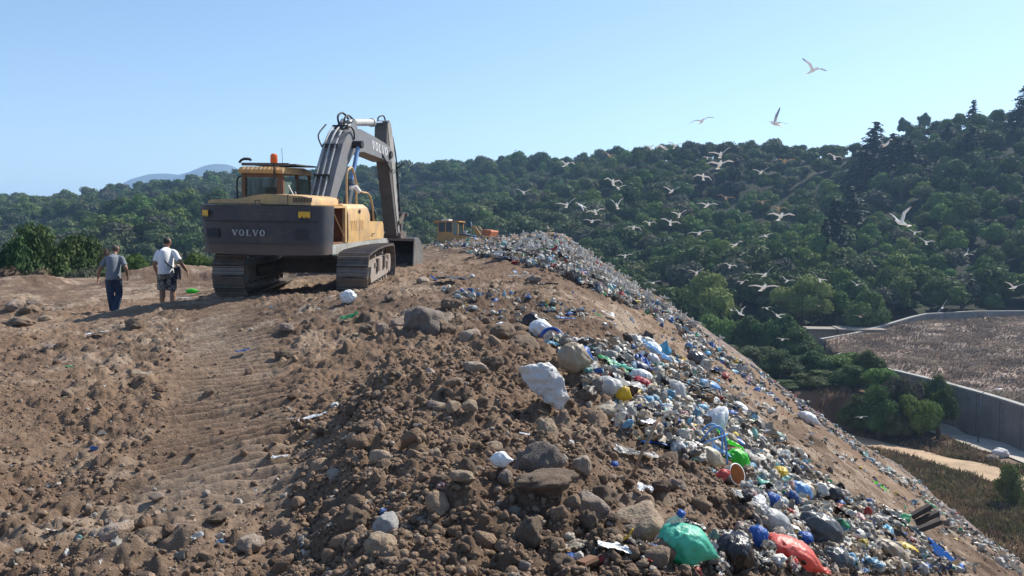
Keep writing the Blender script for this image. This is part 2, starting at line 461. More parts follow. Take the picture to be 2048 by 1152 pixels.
def cards(P, Nn, size, rng, asp=0.6):
    """leaf-shaped quads at points P facing roughly along Nn"""
    n = len(P)
    r = rng.normal(size=(n, 3)); r /= np.linalg.norm(r, axis=1)[:, None]
    t = np.cross(Nn, r); t /= np.linalg.norm(t, axis=1)[:, None] + 1e-9
    b = np.cross(Nn, t)
    s = (size * (0.6 + 0.8 * rng.random(n)))[:, None]
    V = np.stack([P - t * s, P - b * s * asp + Nn * s * 0.15, P + t * s, P + b * s * asp + Nn * s * 0.15], 1).reshape(-1, 3)
    F = np.arange(n * 4).reshape(n, 4)
    return V, F
def crown_mesh(name, blobs, nleaf, leaf, seed, core=0.8, jit=0.9, m=None, coresub=ICO1):
    rng = np.random.default_rng(seed)
    Vs, Fq, Ft = [], [], []; off = 0
    tot = sum(b[1] ** 2 for b in blobs)
    for (c, r, sq) in blobs:
        n = max(8, int(nleaf * r * r / tot))
        d = rng.normal(size=(n, 3)); d /= np.linalg.norm(d, axis=1)[:, None]
        d[:, 2] = np.where(d[:, 2] < -0.45, -d[:, 2], d[:, 2])
        rad = r * (0.80 + 0.26 * rng.random(n)) * (1 + 0.12 * np.sin(d[:, 0] * 7 + c[0] * 9) * np.cos(d[:, 1] * 6 + seed))
        P = np.array(c) + d * rad[:, None] * np.array([1, 1, sq])
        N_ = d + jit * rng.normal(size=(n, 3)) * 0.55; N_ /= np.linalg.norm(N_, axis=1)[:, None]
        V, F = cards(P, N_, leaf, rng)
        Vs.append(V); Fq.append(F + off); off += len(V)
        if core:
            V0, F0 = coresub
            V = V0 * r * core * (1 + 0.16 * rng.normal(size=(len(V0), 1))) * np.array([1, 1, sq]) + np.array(c)
            Vs.append(V); Ft.append(F0 + off); off += len(V)
    me = np_mesh(name, np.concatenate(Vs), [np.concatenate(Fq)] + ([np.concatenate(Ft)] if Ft else []), smooth=False)
    if m: me.materials.append(m)
    return me
def rand_blobs(rng, n, spread=0.55, r=(0.35, 0.55), zs=0.45, sq=0.85):
    L = [((0, 0, 0.0), 0.62, 0.85)]
    for _ in range(n):
        a = rng.random() * 2 * math.pi; q = spread * math.sqrt(rng.random())
        L.append(((q * math.cos(a), q * math.sin(a), (rng.random() - 0.25) * zs * (1.2 - q)), r[0] + (r[1] - r[0]) * rng.random(), sq))
    return L
def tube_np(path, radii, n=8, cap=True):
    path = np.array(path, dtype=float); m = len(path)
    V = []; up = np.array([0.0, 0.0, 1.0]); prev = None
    for i in range(m):
        t = path[min(i + 1, m - 1)] - path[max(i - 1, 0)]; t = t / (np.linalg.norm(t) + 1e-12)
        if prev is None:
            ref = up if abs(t[2]) < 0.9 else np.array([1.0, 0, 0])
            a = np.cross(t, ref)
        else:
            a = prev - t * np.dot(prev, t)
        a = a / (np.linalg.norm(a) + 1e-12); prev = a; b = np.cross(t, a)
        r = radii[i] if hasattr(radii, '__len__') else radii
        rx, ry = (r if hasattr(r, '__len__') else (r, r))
        for k in range(n):
            an = 2 * math.pi * k / n
            V.append(path[i] + a * math.cos(an) * rx + b * math.sin(an) * ry)
    F = []
    for i in range(m - 1):
        for k in range(n):
            k2 = (k + 1) % n
            F.append((i * n + k, i * n + k2, (i + 1) * n + k2, (i + 1) * n + k))
    V = np.array(V); F = np.array(F); T = []
    if cap:
        c0 = len(V); V = np.vstack([V, path[0], path[-1]])
        for k in range(n):
            k2 = (k + 1) % n
            T.append((c0, k2, k)); T.append((c0 + 1, (m - 1) * n + k, (m - 1) * n + k2))
    return V, F, np.array(T).reshape(-1, 3)
class NB:   # numpy mesh builder
    def __init__(s): s.V = []; s.Q = []; s.T = []; s.n = 0; s.C = []
    def add(s, V, Q=None, T=None, col=None):
        V = np.asarray(V, dtype=float)
        if Q is not None and len(Q): s.Q.append(np.asarray(Q) + s.n)
        if T is not None and len(T): s.T.append(np.asarray(T) + s.n)
        s.V.append(V); s.n += len(V)
        if col is not None: s.C.append(np.broadcast_to(np.array(col, dtype=float), (len(V), 3)))
        return s
    def tube(s, path, r, n=8, col=None):
        V, Q, T = tube_np(path, r, n); return s.add(V, Q, T, col)
    def mesh(s, name, smooth=False):
        fs = ([np.concatenate(s.Q)] if s.Q else []) + ([np.concatenate(s.T)] if s.T else [])
        return np_mesh(name, np.concatenate(s.V), fs, smooth=smooth, col=np.concatenate(s.C) if s.C else None)

LEAF = dict(rough=0.75, var=0.35, scale=1.3, rnd=0.28, spec=0.2, transl=0.22)
M_oak = mat('leaf_dark_green', (0.066, 0.108, 0.030), **LEAF)
M_olive = mat('leaf_olive', (0.100, 0.128, 0.052), **LEAF)
M_green = mat('leaf_bright_green', (0.105, 0.165, 0.036), **LEAF)
M_fir = mat('leaf_conifer', (0.014, 0.028, 0.018), **{**LEAF, 'transl': 0.08})
M_euc = mat('leaf_pale_green', (0.150, 0.195, 0.055), **LEAF)
M_grey = mat('leaf_grey', (0.095, 0.100, 0.062), **LEAF)
M_dead = mat('leaf_brown', (0.135, 0.095, 0.060), **LEAF)
M_bark = mat('bark', (0.12, 0.09, 0.065), rough=0.9, scale=4, bump=0.4)

crowns = []
for i in range(6):
    rg = np.random.default_rng(100 + i)
    crowns.append(crown_mesh('hill_crown', rand_blobs(rg, 7 + i % 3, 0.62, (0.28, 0.50), 0.6), 950, 0.085, 200 + i, m=[M_oak, M_oak, M_olive, M_green, M_oak, M_grey][i]))
trunk_m = np_mesh('trunk', *(lambda t: (t[0], [t[1], t[2]]))(tube_np([(0, 0, -1.6), (0.03, 0, -0.9), (0, 0.02, 0.0)], [0.12, 0.09, 0.05], 6)), smooth=True)
trunk_m.materials.append(M_bark)

def hill_trees():
    rng = np.random.default_rng(5)
    pts = []
    for r0, r1, sp in ((100, 230, 5.0), (230, 380, 6.6), (380, 640, 8.0)):
        xs = np.arange(-0.75 * r1, 0.75 * r1, sp); ys = np.arange(60, r1 + 5, sp)
        X, Y = np.meshgrid(xs, ys); X = X.ravel() + rng.uniform(-.45, .45, X.size) * sp; Y = Y.ravel() + rng.uniform(-.45, .45, Y.size) * sp
        R = np.hypot(X, Y); k = (R >= r0) & (R < r1); pts.append(np.stack([X[k], Y[k]], 1))
    P = np.concatenate(pts)
    X, Y = P[:, 0], P[:, 1]; R = np.hypot(X, Y)
    px = CX + FPX * X / Y
    Rm = hill_R(px)
    z, hp = ground(X, Y)
    ter = (X > wall_x(Y) - 3) & (Y < wall_u(X) + 4)
    ok = (~hp) & (px > -140) & (px < 2190) & (R < Rm + 25) & ~ter & (Y > 0)
    start = np.interp(px, [0, 900, 1300, 1700, 2048], [100, 105, 128, 146, 158])
    ok &= R > start
    # a couple of clearings on the left slope
    for (cx, cy, rr_) in ((-95, 172, 6),):
        ok &= np.hypot(X - cx, Y - cy) > rr_
    X, Y, z, R, px = X[ok], Y[ok], z[ok], R[ok], px[ok]
    big = fbm(X, Y, 40, 2, 300)
    s = (2.5 + 2.5 * rng.random(len(X)) ** 1.6) * (1 + 0.35 * big) * np.where(R > 380, 1.3, 1.0)
    zz = z + s * (0.62 + 0.35 * rng.random(len(X)))
    rz = rng.random(len(X)) * 6.28
    vi = rng.integers(0, 6, len(X))
    patch = fbm(X, Y, 55, 2, 310)
    vi = np.where(patch > 0.16, np.where(rng.random(len(X)) < 0.7, 3, vi), vi)
    vi = np.where(patch < -0.2, np.where(rng.random(len(X)) < 0.6, 2, vi), vi)
    return X, Y, zz, s, rz, vi, px, R
HT = hill_trees()
def build_hill_trees():
    X, Y, Z, s, rz, vi, px, R = HT
    # those really in sight: skip what the heap hides
    Pp = np.stack([CX + FPX * X / Y, HY - FPX * (Z + s * .6 - EYE) / Y], 1)
    inframe = (Pp[:, 0] > -20) & (Pp[:, 0] < 2068)
    n = 60
    vis = np.ones(len(X), bool)
    tt = np.linspace(0.04, 0.6, n)
    for t in tt:
        g, hp = zbase(X * t, Y * t)
        zl = EYE + (Z + s * .6 - EYE) * t
        vis &= zl > g
    order = np.argsort(-(s / R) + np.where(inframe & vis, 0, 100))
    ind = order[:300]
    names = ['evergreen oak', 'evergreen oak', 'olive green tree', 'bright green tree', 'evergreen oak', 'olive green tree']
    looks = ['rounded dark green oak', 'lumpy dark green oak', 'greyish olive rounded tree', 'fresh green bushy tree', 'broad dark green oak', 'pale olive uneven tree']
    def place(p):
        if p < 200: return 'on the slope beyond the dark bushes at far left'
        if p < 430: return 'on the slope behind the two walking people'
        if p < 860: return 'on the slope behind the excavator'
        if p < 1010: return 'on the slope right above the loader'
        if p < 1150: return 'on the slope above the rubbish summit'
        if p < 1300: return 'low on the hill beside the descending heap edge'
        if p < 1450: return 'above the leftmost pale broad tree'
        if p < 1560: return 'low on the hill between two pale trees'
        if p < 1690: return 'above the tall pale tree beside the hut'
        if p < 1800: return 'above the yellowish tree by the hut'
        if p < 1920: return 'just above the low wall of the terrace'
        return 'above the dry grass terrace at far right'
    for i in ind:
        i = int(i); k = int(vi[i])
        e = empty('oak_tree' if 'oak' in looks[k] else 'hillside_tree', (X[i], Y[i], Z[i]), (0, 0, rz[i]))
        e.scale = (s[i],) * 3
        szw = 'tall ' if s[i] > 4.3 else ('small ' if s[i] < 3.1 else '')
        tag(e, szw + looks[k] + ' ' + place(px[i]), 'tree', 'trees on the wooded hillside')
        link('crown', crowns[k], parent=e); link('trunk', trunk_m, parent=e)
    rest = np.setdiff1d(np.arange(len(X)), ind)
    # ---- the far wood: one object, instanced on points
    me = bpy.data.meshes.new('wood'); me.vertices.add(len(rest))
    me.vertices.foreach_set('co', np.stack([X[rest], Y[rest], Z[rest]], 1).astype(np.float32).ravel())
    for nm, arr, ty in (('sc', s[rest], 'FLOAT'), ('rz', rz[rest], 'FLOAT'), ('vi', vi[rest], 'INT')):
        a = me.attributes.new(nm, ty, 'POINT'); a.data.foreach_set('value', arr.astype(np.float32 if ty == 'FLOAT' else np.int32))
    o = link('wood', me); tag(o, kind='stuff')
    ng = bpy.data.node_groups.new('wood', 'GeometryNodeTree')
    ng.interface.new_socket('Geometry', in_out='INPUT', socket_type='NodeSocketGeometry')
    ng.interface.new_socket('Geometry', in_out='OUTPUT', socket_type='NodeSocketGeometry')
    N = ng.nodes; L = ng.links
    gi = N.new('NodeGroupInput'); go = N.new('NodeGroupOutput')
    ip = N.new('GeometryNodeInstanceOnPoints')
    jn = N.new('GeometryNodeJoinGeometry')
    protos = {}
    for c in COL.objects:
        if c.name.startswith('crown') and c.data in crowns: protos.setdefault(crowns.index(c.data), c)
    for k in reversed(range(6)):
        oi = N.new('GeometryNodeObjectInfo'); oi.inputs['Object'].default_value = protos[k]; oi.inputs['As Instance'].default_value = True
        oi.transform_space = 'ORIGINAL'
        L.new(oi.outputs['Geometry'], jn.inputs[0])
    L.new(gi.outputs[0], ip.inputs['Points']); L.new(jn.outputs[0], ip.inputs['Instance'])
    ip.inputs['Pick Instance'].default_value = True
    def attr(nm, ty):
        a = N.new('GeometryNodeInputNamedAttribute'); a.data_type = ty; a.inputs['Name'].default_value = nm; return a.outputs['Attribute']
    L.new(attr('vi', 'INT'), ip.inputs['Instance Index'])
    cb = N.new('ShaderNodeCombineXYZ'); L.new(attr('rz', 'FLOAT'), cb.inputs[2])
    L.new(cb.outputs[0], ip.inputs['Rotation'])
    L.new(attr('sc', 'FLOAT'), ip.inputs['Scale'])
    L.new(ip.outputs[0], go.inputs[0])
    md = o.modifiers.new('wood', 'NODES'); md.node_group = ng
build_hill_trees()

# ---- conifers, one by one: (px, base row, top row, width px, cue)
def conifer_mesh(seed, dense=1.0):
    rng = np.random.default_rng(seed); P = []; Nn = []
    for k in range(26):
        t = k / 26
        rad = 0.24 * (1 - t) ** 0.8 * (0.75 + 0.5 * rng.random()) + 0.012
        nb = int(9 * (1 - t) + 4)
        for j in range(nb):
            a = rng.random() * 6.28
            L_ = rad * (0.7 + 0.5 * rng.random())
            for q in np.linspace(0.15, 1, max(2, int(9 * dense * (1 - t) + 2))):
                P.append((math.cos(a) * L_ * q + rng.normal() * .008, math.sin(a) * L_ * q + rng.normal() * .008, 0.05 + t * 0.95 - q * L_ * 0.25 + rng.normal() * .008))
                Nn.append((rng.normal() * .6 + math.cos(a) * .5, rng.normal() * .6 + math.sin(a) * .5, 0.8))
    P = np.array(P); Nn = np.array(Nn); Nn /= np.linalg.norm(Nn, axis=1)[:, None]
    V, F = cards(P, Nn, 0.032, rng)
    me = np_mesh('conifer_crown', V, F); me.materials.append(M_fir); return me
con = [conifer_mesh(400 + i, 1.0) for i in range(3)]
ctr = np_mesh('conifer_trunk', *(lambda t: (t[0], [t[1], t[2]]))(tube_np([(0, 0, -0.05), (0, 0, 0.5), (0, 0, 0.98)], [0.022, 0.014, 0.003], 6)), smooth=True)
ctr.materials.append(M_bark)
for i, (px, pb, pt, wpx, lab) in enumerate([
    (1575, 296, 258, 30, 'thin dark fir on the skyline, smaller of the lone pair'),
    (1638, 292, 247, 34, 'dark bushy fir on the skyline with leaning tip, the larger of the lone pair'),
    (1745, 345, 244, 60, 'tall dark conifer with pointed tip at the left of the big dark clump'),
    (1722, 400, 300, 60, 'dark conifer on the slope just below the tallest tip of the clump'),
    (1782, 360, 268, 62, 'dark conifer in the middle of the big skyline clump'),
    (1812, 372, 280, 60, 'dark conifer at the right side of the big skyline clump'),
    (1700, 470, 370, 56, 'shadowy conifer on the slope below the big clump'),
    (1668, 520, 395, 60, 'very dark narrow conifer halfway up the slope'),
    (1650, 545, 440, 52, 'dark conifer lowest on the slope under the narrow one'),
    (1470, 372, 318, 34, 'dark fir on the slope beneath the flying gulls'),
    (1890, 300, 248, 42, 'dark conifer on the slope left of the spindly skyline fir'),
    (1935, 330, 250, 52, 'dark broad conifer below the spindly skyline fir'),
    (1937, 262, 202, 30, 'spindly open fir standing tallest on the right skyline'),
    (2038, 262, 174, 56, 'big dark conifer at the right edge of the skyline'),
    (1828, 258, 228, 14, 'short columnar cypress on the skyline right of the clump'),
]):
    wpx *= 1.25 if 'clump' in lab else 1
    h, ok = hits([(px, pb)], 60, 600, 1500); h = h[0]
    H = (pb - pt) / FPX * h[1]; Wd = wpx / FPX * h[1]
    e = empty('conifer_tree', (h[0], h[1], gz(h[0], h[1]) - 0.5), (0, 0, i * 1.3)); e.scale = (Wd / 0.38, Wd / 0.38, H + .5)
    tag(e, lab, 'conifer', 'dark conifers on the hillside')
    link('crown', con[i % 3], parent=e); link('trunk', ctr, parent=e)
# round-topped skyline pines
big_crowns = []
for i, (mm_, nl, lf) in enumerate([(M_green, 5200, 0.042), (M_oak, 5200, 0.040), (M_olive, 4600, 0.042), (M_oak, 5200, 0.038), (M_grey, 4200, 0.04), (M_dead, 3600, 0.036), (M_euc, 5600, 0.040)]):
    rg = np.random.default_rng(150 + i)
    big_crowns.append(crown_mesh('crown', rand_blobs(rg, 15, 0.66, (0.20, 0.40), 0.8, 0.8), nl, lf, 250 + i, core=0.74, m=mm_, coresub=ICO2))
def limbs_mesh(seed):
    rng = np.random.default_rng(seed); nb = NB()
    nb.tube([(0, 0, 0), (0.03, 0.02, 0.35), (0.0, 0.03, 0.72)], [0.055, 0.04, 0.02], 8)
    for k in range(6):
        a = k * 1.05 + rng.random(); z0 = 0.22 + 0.07 * k
        nb.tube([(0, 0, z0), (math.cos(a) * .18, math.sin(a) * .18, z0 + .14), (math.cos(a) * .36, math.sin(a) * .36, z0 + .28)], [0.026, 0.018, 0.006], 6)
    me = nb.mesh('trunk', True); me.materials.append(M_bark); return me
limbs = [limbs_mesh(1), limbs_mesh(2)]
def big_tree(name, px, pt, d, wpx, kind, lab, cat='tree', group=None, lift=0.3, pb=None):
    x = (px - CX) / FPX * d; zt = EYE - (pt - HY) / FPX * d
    zg = gz(x, d) - 0.15
    H = max(0.8, zt - zg); Wd = wpx / FPX * d
    e = empty(name, (x, d, zg), (0, 0, (px * 0.37) % 6.28))
    tag(e, lab, cat, group)
    c = link('crown', big_crowns[kind], parent=e)
    ch = H * (1 - lift)
    if ch > 1.25 * Wd: ch = 1.25 * Wd; lift = 1 - ch / H
    c.location = (0, 0, lift * H + ch * 0.44); c.scale = (Wd / 2 / 0.85, Wd / 2 / 0.85, ch * 0.80)
    t = link('trunk', limbs[kind % 2], parent=e); t.scale = (H * 1.0, H * 1.0, H * 0.85)
    return e
for a in [
    ('eucalyptus_tree', 1408, 552, 132, 128, 6, 'broad light green tree at the hill foot, leftmost of the pale ones', .12),
    ('eucalyptus_tree', 1350, 590, 136, 66, 6, 'small light green tree touching the heap edge left of the broad one', .1),
    ('eucalyptus_tree', 1606, 556, 134, 112, 6, 'tall light green tree behind the low brick ruin, left of it', .15),
    ('eucalyptus_tree', 1545, 585, 140, 70, 2, 'olive green tree between the two broad pale trees', .1),
    ('eucalyptus_tree', 1728, 586, 126, 92, 6, 'yellowish green rounded tree right above the brick ruin', .15),
    ('eucalyptus_tree', 1782, 538, 142, 86, 6, 'tall pale green tree behind the yellowish one by the wall', .15),
    ('eucalyptus_tree', 1815, 600, 144, 60, 2, 'small olive tree just behind the bend of the upper wall', .1),
    ('skyline_pine', 1800, 238, 330, 26, 1, 'small round topped pine on the skyline right of the dark clump', .3),
    ('skyline_pine', 1838, 229, 325, 26, 1, 'little dark pine beside the columnar cypress on the skyline', .3),
    ('skyline_tree', 1490, 280, 350, 50, 2, 'loose crowned tree poking above the middle of the hill skyline', .2),
]:
    big_tree(a[0], a[1], a[2], a[3], a[4], a[5], a[6], 'tree', None, a[7])
belt = [(1392, 645, 124, 84, 1, 'leftmost, touching the heap edge'), (1440, 628, 121, 96, 0, 'bright topped, second along the belt'), (1497, 630, 118, 90, 1, 'in the middle of the back row'),
 (1552, 628, 114, 96, 1, 'tall and dark in front of the tall pale tree'), (1600, 660, 110, 84, 3, 'dark, left of the brick ruin'), (1432, 682, 110, 84, 2, 'olive, low and near the heap edge'),
 (1505, 690, 104, 92, 2, 'greyish, in front of the dark back row'), (1565, 705, 98, 90, 3, 'in the middle of the front row'), (1632, 700, 99, 84, 1, 'under the brick ruin'), (1690, 706, 99, 84, 0, 'green topped, just left of the terrace corner'),
 (1735, 700, 95, 66, 1, 'rounded, against the dry grass edge'), (1640, 745, 92, 92, 3, 'deep in shade in the front row'), (1705, 735, 91, 80, 3, 'dark, below the terrace corner'),
 (1768, 735, 88, 76, 0, 'yellow green, at the start of the retaining wall'), (1815, 752, 84, 80, 4, 'greyish, half dry against the wall'), (1872, 750, 85, 62, 1, 'dark, standing above the wall top'),
 (1765, 785, 82, 84, 3, 'low and dark over the bank'), (1848, 792, 80.5, 76, 0, 'green, lowest at the right end'), (1888, 778, 81, 54, 1, 'small and dark at the end by the road'), (1722, 800, 84, 72, 3, 'dark, at the right end of the brown bank'), (1800, 815, 81, 60, 2, 'olive, lowest in front of the bank'), (1580, 770, 92, 70, 3, 'low and dark right beside the heap slope')]
for (px, pt, d, wpx, kind, cue) in belt:
    big_tree('bush', px, pt, d, wpx * 1.12, kind, 'belt bush, ' + cue, 'bush', 'belt of bushes between heap and terrace', .04)
for (px, pt, d, wpx, kind, lab) in [
    (8, 476, 40, 148, 1, 'dark green bush at the very left edge behind the plateau'), (62, 470, 41, 148, 3, 'tall dark green bush second from the left edge'),
    (112, 473, 42, 135, 1, 'dark green bush with leafy top, tallest left of the men'), (165, 487, 43, 121, 3, 'dark bush sloping down toward the grey shirted man'),
    (40, 530, 37, 148, 5, 'dry brown thicket low at the left edge'), (105, 532, 37, 135, 5, 'dry brown scrub below the dark bushes'), (160, 535, 38, 108, 4, 'grey green low bush left of the grey shirted man'),
    (212, 495, 44, 40, 5, 'reddish bare shrub left of the grey shirted man'), (200, 522, 42, 70, 2, 'low olive bush just behind the grey shirted man'),
    (268, 505, 50, 70, 0, 'green bush between the two walking men'), (395, 503, 46, 70, 0, 'yellow green bush between white shirted man and excavator'),
    (440, 505, 46, 70, 2, 'olive bush at the left end of the excavator'), (480, 507, 47, 60, 0, 'green bush under the excavator tail'), (355, 515, 48, 60, 2, 'low bush hidden behind the white shirted man'),
    (2042, 940, 60, 62, 6, 'light green leafy shrub by the dirt track at the right edge')]:
    big_tree('bush', px, pt, d, wpx, kind, lab, 'bush', None, .03)

# ---- distant peak
def far_hill(name, prof, d, thick, colr):
    nb = NB(); px = np.linspace(prof[0][0], prof[-1][0], 90)
    top = np.interp(px, [p[0] for p in prof], [p[1] for p in prof])
    rows = []
    for k, t in enumerate(np.linspace(-1, 1, 24)):
        yy = d + t * thick
        f = math.cos(t * math.pi / 2) ** 1.2
        x = (px - CX) / FPX * d
        zt = EYE + (HY - top) / FPX * d
        z = -60 + (zt + 60) * f * (1 + 0.05 * fbm(x, x * 0 + yy, 300, 4, 7) * (1 - f) * 4)
        rows.append(np.stack([x, np.full_like(x, yy), z], 1))
    V = np.concatenate(rows); n = len(px); i = np.arange(23)[:, None] * n; j = np.arange(n - 1)[None, :]
    F = np.stack([i + j, i + j + 1, i + n + j + 1, i + n + j], -1).reshape(-1, 4)
    o = link(name, np_mesh(name, V, F, True), mat('far_slope', colr, rough=0.95, scale=0.01, var=0.3)); tag(o, kind='structure')
far_hill('hills', [(120, 478), (240, 400), (300, 356), (325, 349), (345, 349), (375, 352), (400, 346), (425, 335), (442, 330), (462, 331), (482, 340), (505, 351), (560, 362), (650, 372), (760, 378), (900, 470)], 3000, 700, (0.05, 0.06, 0.035))

# ------------------------------------------------------------------ valley structures
M_conc = mat('concrete', (0.22, 0.21, 0.195), rough=0.9, var=0.3, scale=0.8, bump=0.3, bscale=8, dirt=0.5, dcol=(0.16, 0.15, 0.14))
M_road = mat('pale_road', (0.42, 0.38, 0.32), rough=0.95, var=0.2, scale=0.6, dirt=0.3, dcol=(0.30, 0.24, 0.18))
M_track = mat('dirt_track', (0.40, 0.28, 0.17), rough=0.95, var=0.3, scale=0.9, dirt=0.5, dcol=(0.27, 0.18, 0.11))
def strip(name, pts, width, m, lift=0.1, n=60, cross=8, kind='structure'):
    pts = np.array(pts, float)
    s = np.r_[0, np.cumsum(np.hypot(*np.diff(pts, axis=0).T))]
    q = np.linspace(0, s[-1], n); C = np.stack([np.interp(q, s, pts[:, 0]), np.interp(q, s, pts[:, 1])], 1)
    T = np.gradient(C, axis=0); T /= np.hypot(T[:, 0], T[:, 1])[:, None]; Nn = np.stack([T[:, 1], -T[:, 0]], 1)
    V = []
    for k in np.linspace(-.5, .5, cross):
        wob = 1 + 0.12 * np.sin(q * 0.9 + k * 5)
        P = C + Nn * (k * width * wob)[:, None]; V.append(np.stack([P[:, 0], P[:, 1]], 1))
    V = np.stack(V, 1)
    X = V[..., 0].ravel(); Y = V[..., 1].ravel(); Z, _ = ground(X, Y)
    Z = Z.reshape(n, cross)
    for _ in range(3): Z[1:-1] = np.maximum(Z[1:-1], (Z[:-2] + Z[2:]) / 2)
    Z = Z.ravel() + lift
    i = np.arange(n - 1)[:, None] * cross; j = np.arange(cross - 1)[None, :]
    F = np.stack([i + j, i + j + 1, i + cross + j + 1, i + cross + j], -1).reshape(-1, 4)
    o = link(name, np_mesh(name, np.stack([X, Y, Z], 1), F, True), m); tag(o, kind=kind); return o
ys = np.array([46, 54, 62, 70, 77, 81, 85, 87])
strip('road', np.stack([wall_x(ys) - 2.6 - 0.0 * ys, ys], 1), 4.2, M_road, 0.12, 90)
strip('dirt_road', [(31.0, 85), (34.6, 79.8), (37.4, 73.6), (40.2, 66.6), (43.5, 59), (47, 52)], 3.6, M_track, 0.12, 90)
def wall_mesh(name, P, Ztop, Zbot, th, label):
    """P polyline; concrete wall with coping, panel joints"""
    P = np.array(P, float); n = len(P)
    T = np.gradient(P, axis=0); T /= np.hypot(T[:, 0], T[:, 1])[:, None]; Nn = np.stack([T[:, 1], -T[:, 0]], 1)
    e = empty(name, (P[0, 0], P[0, 1], Zbot[0])); tag(e, label, 'wall')
    def run(nm, off0, off1, za, zb_, m):
        V = np.concatenate([np.c_[P + Nn * off0, za], np.c_[P + Nn * off0, zb_], np.c_[P + Nn * off1, zb_], np.c_[P + Nn * off1, za]]) - np.array([P[0, 0], P[0, 1], Zbot[0]])
        F = []
        for k in range(4):
            k2 = (k + 1) % 4
            for i in range(n - 1): F.append((k * n + i, k2 * n + i, k2 * n + i + 1, k * n + i + 1))
        F.append((0, n, 2 * n, 3 * n)); F.append((n - 1, 4 * n - 1, 3 * n - 1, 2 * n - 1))
        link(nm, np_mesh(nm, V, np.array(F)), m, parent=e)
    run('wall_body', -th / 2, th / 2, np.array(Zbot), np.array(Ztop), M_conc)
    run('coping', -th / 2 - 0.08, th / 2 + 0.08, np.array(Ztop), np.array(Ztop) + 0.18, mat('coping_concrete', (0.33, 0.32, 0.29), rough=0.9, dirt=0.3, scale=1.0))
    nb = NB()
    for i in range(2, n - 1, 2):
        c = P[i]; t = T[i]; nn = Nn[i]
        for sgn in (-1, 1):
            q = c + nn * sgn * (th / 2 + 0.004)
            a = q - t * 0.035; b = q + t * 0.035
            o2 = nn * sgn * 0.02
            V = np.array([[a[0], a[1], Zbot[i]], [b[0], b[1], Zbot[i]], [b[0], b[1], Ztop[i]], [a[0], a[1], Ztop[i]],
                          [a[0] + o2[0], a[1] + o2[1], Zbot[i]], [b[0] + o2[0], b[1] + o2[1], Zbot[i]], [b[0] + o2[0], b[1] + o2[1], Ztop[i]], [a[0] + o2[0], a[1] + o2[1], Ztop[i]]]) - np.array([P[0, 0], P[0, 1], Zbot[0]])
            nb.add(V, [(4, 5, 6, 7), (0, 4, 7, 3), (1, 2, 6, 5), (0, 1, 5, 4), (3, 7, 6, 2)])
    link('joint', nb.mesh('joint'), mat('dark_joint', (0.13, 0.12, 0.11), rough=0.9), parent=e)
    return e
ys = np.linspace(38, 104, 45); xs = wall_x(ys)
wall_mesh('retaining_wall', np.stack([xs, ys], 1), np.interp(ys, [38, 70, 81, 95, 104], [-15, -14.2, -13.9, -13.3, -12.8]), np.full(45, -19.0), 0.5, 'tall curved grey concrete retaining wall between the pale road and the dry grass terrace')
xs = np.linspace(43.2, 150, 34); ys = wall_u(xs)
zt_, _ = ground(xs, ys - 1.0)
zt_ = np.interp(xs, [43, 50, 58, 65, 75, 90, 150], [-12.3, -12.0, -11.0, -10.2, -10.0, -10.2, -10.6])
wall_mesh('low_wall', np.stack([xs, ys], 1), zt_ + 0.1, zt_ - 4, 0.4, 'low pale concrete wall along the top edge of the dry grass terrace')

# ---- brick ruin
def box_np(nb, lo, hi, col=None):
    (a, b, c), (d, e, f) = lo, hi
    V = [(a, b, c), (d, b, c), (d, e, c), (a, e, c), (a, b, f), (d, b, f), (d, e, f), (a, e, f)]
    return nb.add(V, [(0, 3, 2, 1), (4, 5, 6, 7), (0, 1, 5, 4), (1, 2, 6, 5), (2, 3, 7, 6), (3, 0, 4, 7)], col=col)
def ruin():
    x = (1690 - CX) / FPX * 122; z = EYE - (690 - HY) / FPX * 122 - 0.1
    e = empty('brick_hut', (x, 122, z), (0, 0, math.radians(-8)))
    tag(e, 'low pinkish brick hut with flat roofs among the trees above the terrace corner', 'hut')
    mb = mat('brick', (0.42, 0.25, 0.17), rough=0.9, var=0.35, scale=3, dirt=0.3)
    mr_ = mat('roof_slab', (0.27, 0.235, 0.19), rough=0.9, var=0.25, scale=2, dirt=0.4)
    md_ = mat('dark_opening', (0.03, 0.025, 0.02), rough=0.9)
    w_ = NB()
    box_np(w_, (-4.8, 0, 0), (-.6, .25, 2.2)); box_np(w_, (-.55, -1.2, 0), (.3, -.95, 2.3)); box_np(w_, (1.6, -1.2, 0), (2.7, -.95, 2.3)); box_np(w_, (4.2, -1.2, 0), (5.2, -.95, 2.3))
    box_np(w_, (.3, -1.19, 1.7), (1.6, -.96, 2.3)); box_np(w_, (2.7, -1.19, 1.7), (4.2, -.96, 2.3)); box_np(w_, (.3, -1.19, 0), (1.6, -.96, .5)); box_np(w_, (2.7, -1.19, 0), (4.2, -.96, .5))
    box_np(w_, (-.8, -1.2, 0), (-.56, 3, 2.3)); box_np(w_, (5.2, -1.2, 0), (5.45, 3, 2.3)); box_np(w_, (-5, 0, 0), (-4.8, 3, 2.2)); box_np(w_, (-5, 3, 0), (5.4, 3.2, 2.2))
    link('wall', w_.mesh('wall'), mb, e)
    r = NB(); box_np(r, (-5.2, -.3, 2.22), (-.82, 3.3, 2.42)); link('roof', r.mesh('roof'), mr_, e)
    r = NB(); box_np(r, (-.95, -1.5, 2.32), (5.7, 3.3, 2.55)); link('roof', r.mesh('roof'), mr_, e)
    for (a, b) in ((.3, 1.6), (2.7, 4.2)):
        r = NB(); box_np(r, (a + .003, -1.05, .5), (b - .003, -1.0, 1.7)); link('window', r.mesh('window'), md_, e)
ruin()

